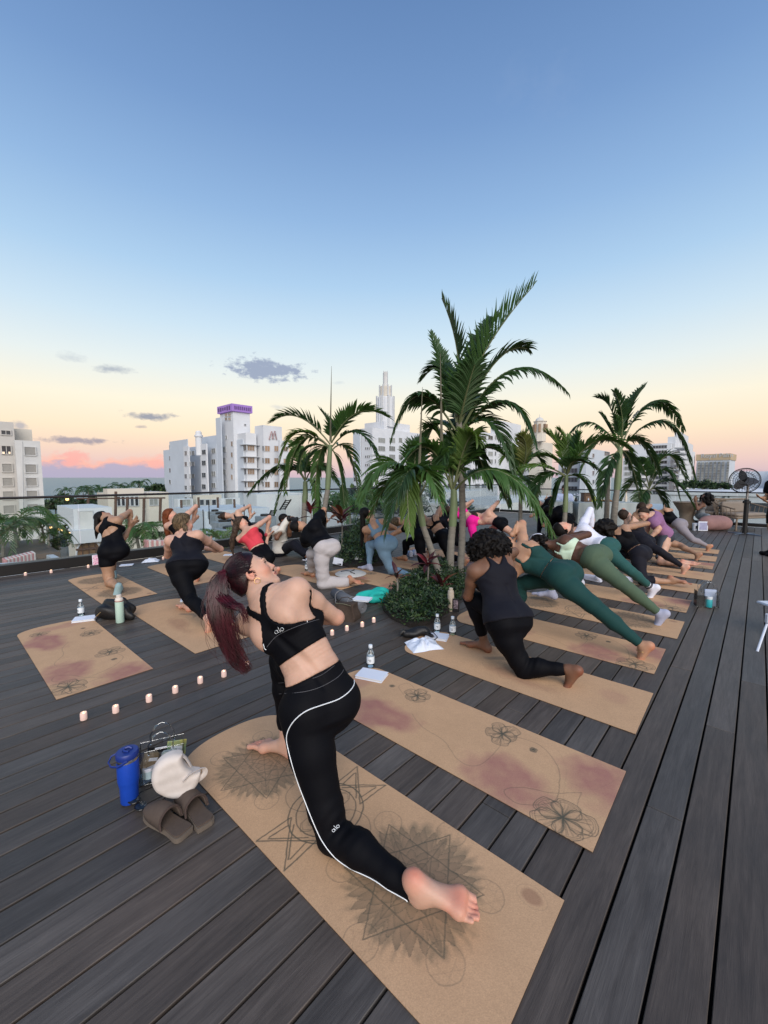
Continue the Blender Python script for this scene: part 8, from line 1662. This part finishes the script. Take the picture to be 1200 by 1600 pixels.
def table():
    CL = mat('grey_tablecloth', (.36, .41, .42), .95, noise=.08, nscale=3, bump=.1, bscale=20); Y = 11.2
    for i, (x0, x1, y0, y1, lb) in enumerate(((836, 893, 782, 800, 'shorter grey cloth-covered table behind the light green palm'), (896, 990, 784, 818, 'long grey cloth-covered serving table behind the tall dark palm'))):
        a, b = AT(x0, y0, Y + .2 * (1 - i)), AT(x1, y0 + 2, Y - .1); d = b - a; L_ = np.linalg.norm(d[:2]); zt = a[2]; zb = AT(x0, y1, Y)[2]; c = (a + b) / 2; r = thing('serving_table', lb, 'table', (c[0], c[1], 0), math.atan2(d[1], d[0]), 'cloth-covered tables'); n = 40
        loop = [(-L_ / 2 + L_ * k / n, -.36) for k in range(n + 1)] + [(L_ / 2, -.36 + .72 * k / 12) for k in range(1, 13)] + [(L_ / 2 - L_ * k / n, .36) for k in range(1, n + 1)] + [(-L_ / 2, .36 - .72 * k / 12) for k in range(1, 12)]; q = len(loop); v = [(x, y, zt) for x, y in loop]
        for z_, am in ((zt - .05, .3), ((zt + zb) / 2, .7), (zb, 1.0)): v += [(x * (1 + .008 * am) + .02 * am * math.sin(k * .9), y * (1 + .03 * am) + .03 * am * math.sin(k * .8 + 1), z_) for k, (x, y) in enumerate(loop)]
        MB().poly(v, [tuple(range(q))] + [(l * q + k, (l + 1) * q + k, (l + 1) * q + (k + 1) % q, l * q + (k + 1) % q) for l in range(3) for k in range(q)]).build('tablecloth', CL, r, smooth=True)
        for x in (-L_ / 2 + .1, L_ / 2 - .1):
            for y in (-.28, .28): MB().tube([(x, y, 0), (x, y, zt - .02)], .02, 8).build('leg', DARK, r)
    def put(px, py, nm, lb, cat): p_ = AT(px, py, Y + .05); p_[2] = AT(940, 785, Y)[2] + .004; return thing(nm, lb, cat, p_, 0, 'things on the serving table')
    r = put(916, 780, 'wooden_box', 'brown wooden dispenser box on the serving table', 'box'); WD = mat('walnut', (.085, .048, .030), .5, noise=.2, nscale=6, stretch=(1, 1, 6)); MB().box((0, 0, .12), (.22, .2, .24), bev=.008).build('box', WD, r); MB().box((0, -.105, .10), (.13, .01, .13)).build('panel', mat('oak', (.19, .115, .07), .5), r); MB().lathe([(.012, 0), (.02, .03), (.012, .06), (.004, .07)], (0, -.12, .05), 10).build('tap', CAPM, r, smooth=True); MB().box((0, 0, .25), (.26, .22, .02), bev=.004).build('lid', WD, r)
    r = put(927, 780, 'card_sign', 'lime green card sign on the serving table', 'sign'); MB().box((0, 0, .075), (.12, .012, .15), bev=.002).build('card', mat('lime_card', (.52, .62, .05), .5), r); MB().box((0, -.007, .08), (.06, .002, .05)).build('print', mat('lime_ink', (.28, .36, .02), .5), r)
    for i, (px, lb) in enumerate(((936, 'left heap of pastries on the serving table'), (948, 'right heap of pastries on the serving table'))):
        r = put(px, 781, 'pastry_heap', lb, 'pastries'); rs = random.Random(i); MB().box((0, 0, .008), (.30, .2, .012), bev=.004).build('tray', mat('walnut', (.085, .048, .030), .5), r)
        for k in range(11): x_, y_ = rs.uniform(-.11, .11), rs.uniform(-.07, .07); MB().lathe([(.012, 0), (.034, .008), (.036, .022), (.022, .036), (.004, .040)], (x_, y_, .014 + .03 * max(0, 1 - abs(x_) * 8) * rs.random() * 2), 10).build('pastry', mat('crust', (.30, .15, .055), .7, rand=.4), r, smooth=True)
    r = put(978, 778, 'pillar_candle', 'tall cream bottle at the right end of the serving table', 'bottle'); MB().lathe([(.035, 0), (.035, .16), (.015, .20), (.015, .27)], (0, 0, 0), 14).build('bottle', mat('cream_coat', (.60, .52, .42), .4), r, smooth=True); MB().lathe([(.017, .27), (.017, .30)], (0, 0, 0), 12).build('stopper', WD, r, smooth=True)
    r = put(900, 780, 'flower_vase', 'dark vase of small white flowers on the serving table', 'vase'); MB().lathe([(.03, 0), (.045, .05), (.025, .11), (.03, .12)], (0, 0, 0), 14).build('vase', DARK, r, smooth=True); rs = random.Random(5)
    for k in range(9): d = nz_(V3(rs.gauss(0, .5), rs.gauss(0, .5), 1)); MB().tube([(0, 0, .11), tuple(d * .12 + V3(0, 0, .1))], .003, 4).build('stem', SHRUB[0], r); MB().lathe([(.002, -.01), (.02, 0), (.008, .012)], tuple(d * .13 + V3(0, 0, .1)), 8).build('bloom', PAPER, r)
    y = 12.0; J = {}; J['P'] = P = AT(880, 800, y); J['hipL'] = P + V3(-.09, 0, 0); J['hipR'] = P + V3(.09, 0, 0); J['N'] = P + V3(0, -.02, .52); J['H'] = J['N'] + V3(0, -.04, .17); J['sL'] = P + V3(.18, 0, .46); J['sR'] = P + V3(-.18, 0, .46); J['hipL'], J['hipR'] = J['hipR'], J['hipL']; J['eL'] = P + V3(.24, -.05, .2); J['eR'] = P + V3(-.24, -.05, .2); J['wL'] = P + V3(.16, -.25, .15); J['wR'] = P + V3(-.16, -.25, .15)
    z = P[2]; kz = z - .42 if z > .7 else .42
    for s_, x in (('L', .09), ('R', -.09)): J['k' + s_] = V3(P[0] + x, P[1] - .02, max(.30, z * .53)); J['a' + s_] = V3(P[0] + x, P[1], .09)
    s = Person('person', 'person in pale blue shirt behind the shorter serving table', J, .016, SK_TAN, 1.0, False, group='people beside the class')
    for q in 'LR': s.foot(q, V3(0, -1, 0), -UP)
    s.hand('L', V3(0, -1, 0), V3(0, 0, -1)); s.hand('R', V3(0, -1, 0), V3(0, 0, -1)); s.head(V3(0, -1, -.1), UP); s.pants(C_NAVY, 'trousers', .15, (.95, .95), .01, loose=1.05); s.top(mat('pale_blue_shirt', (.45, .52, .72), .85), 'shirt', .02, 1.03, .008, None, (1.6, 1.6), loose=.012, arm_th=.014); s.finish_body(); s.haircap(H_BROWN, .012, .045)
table()
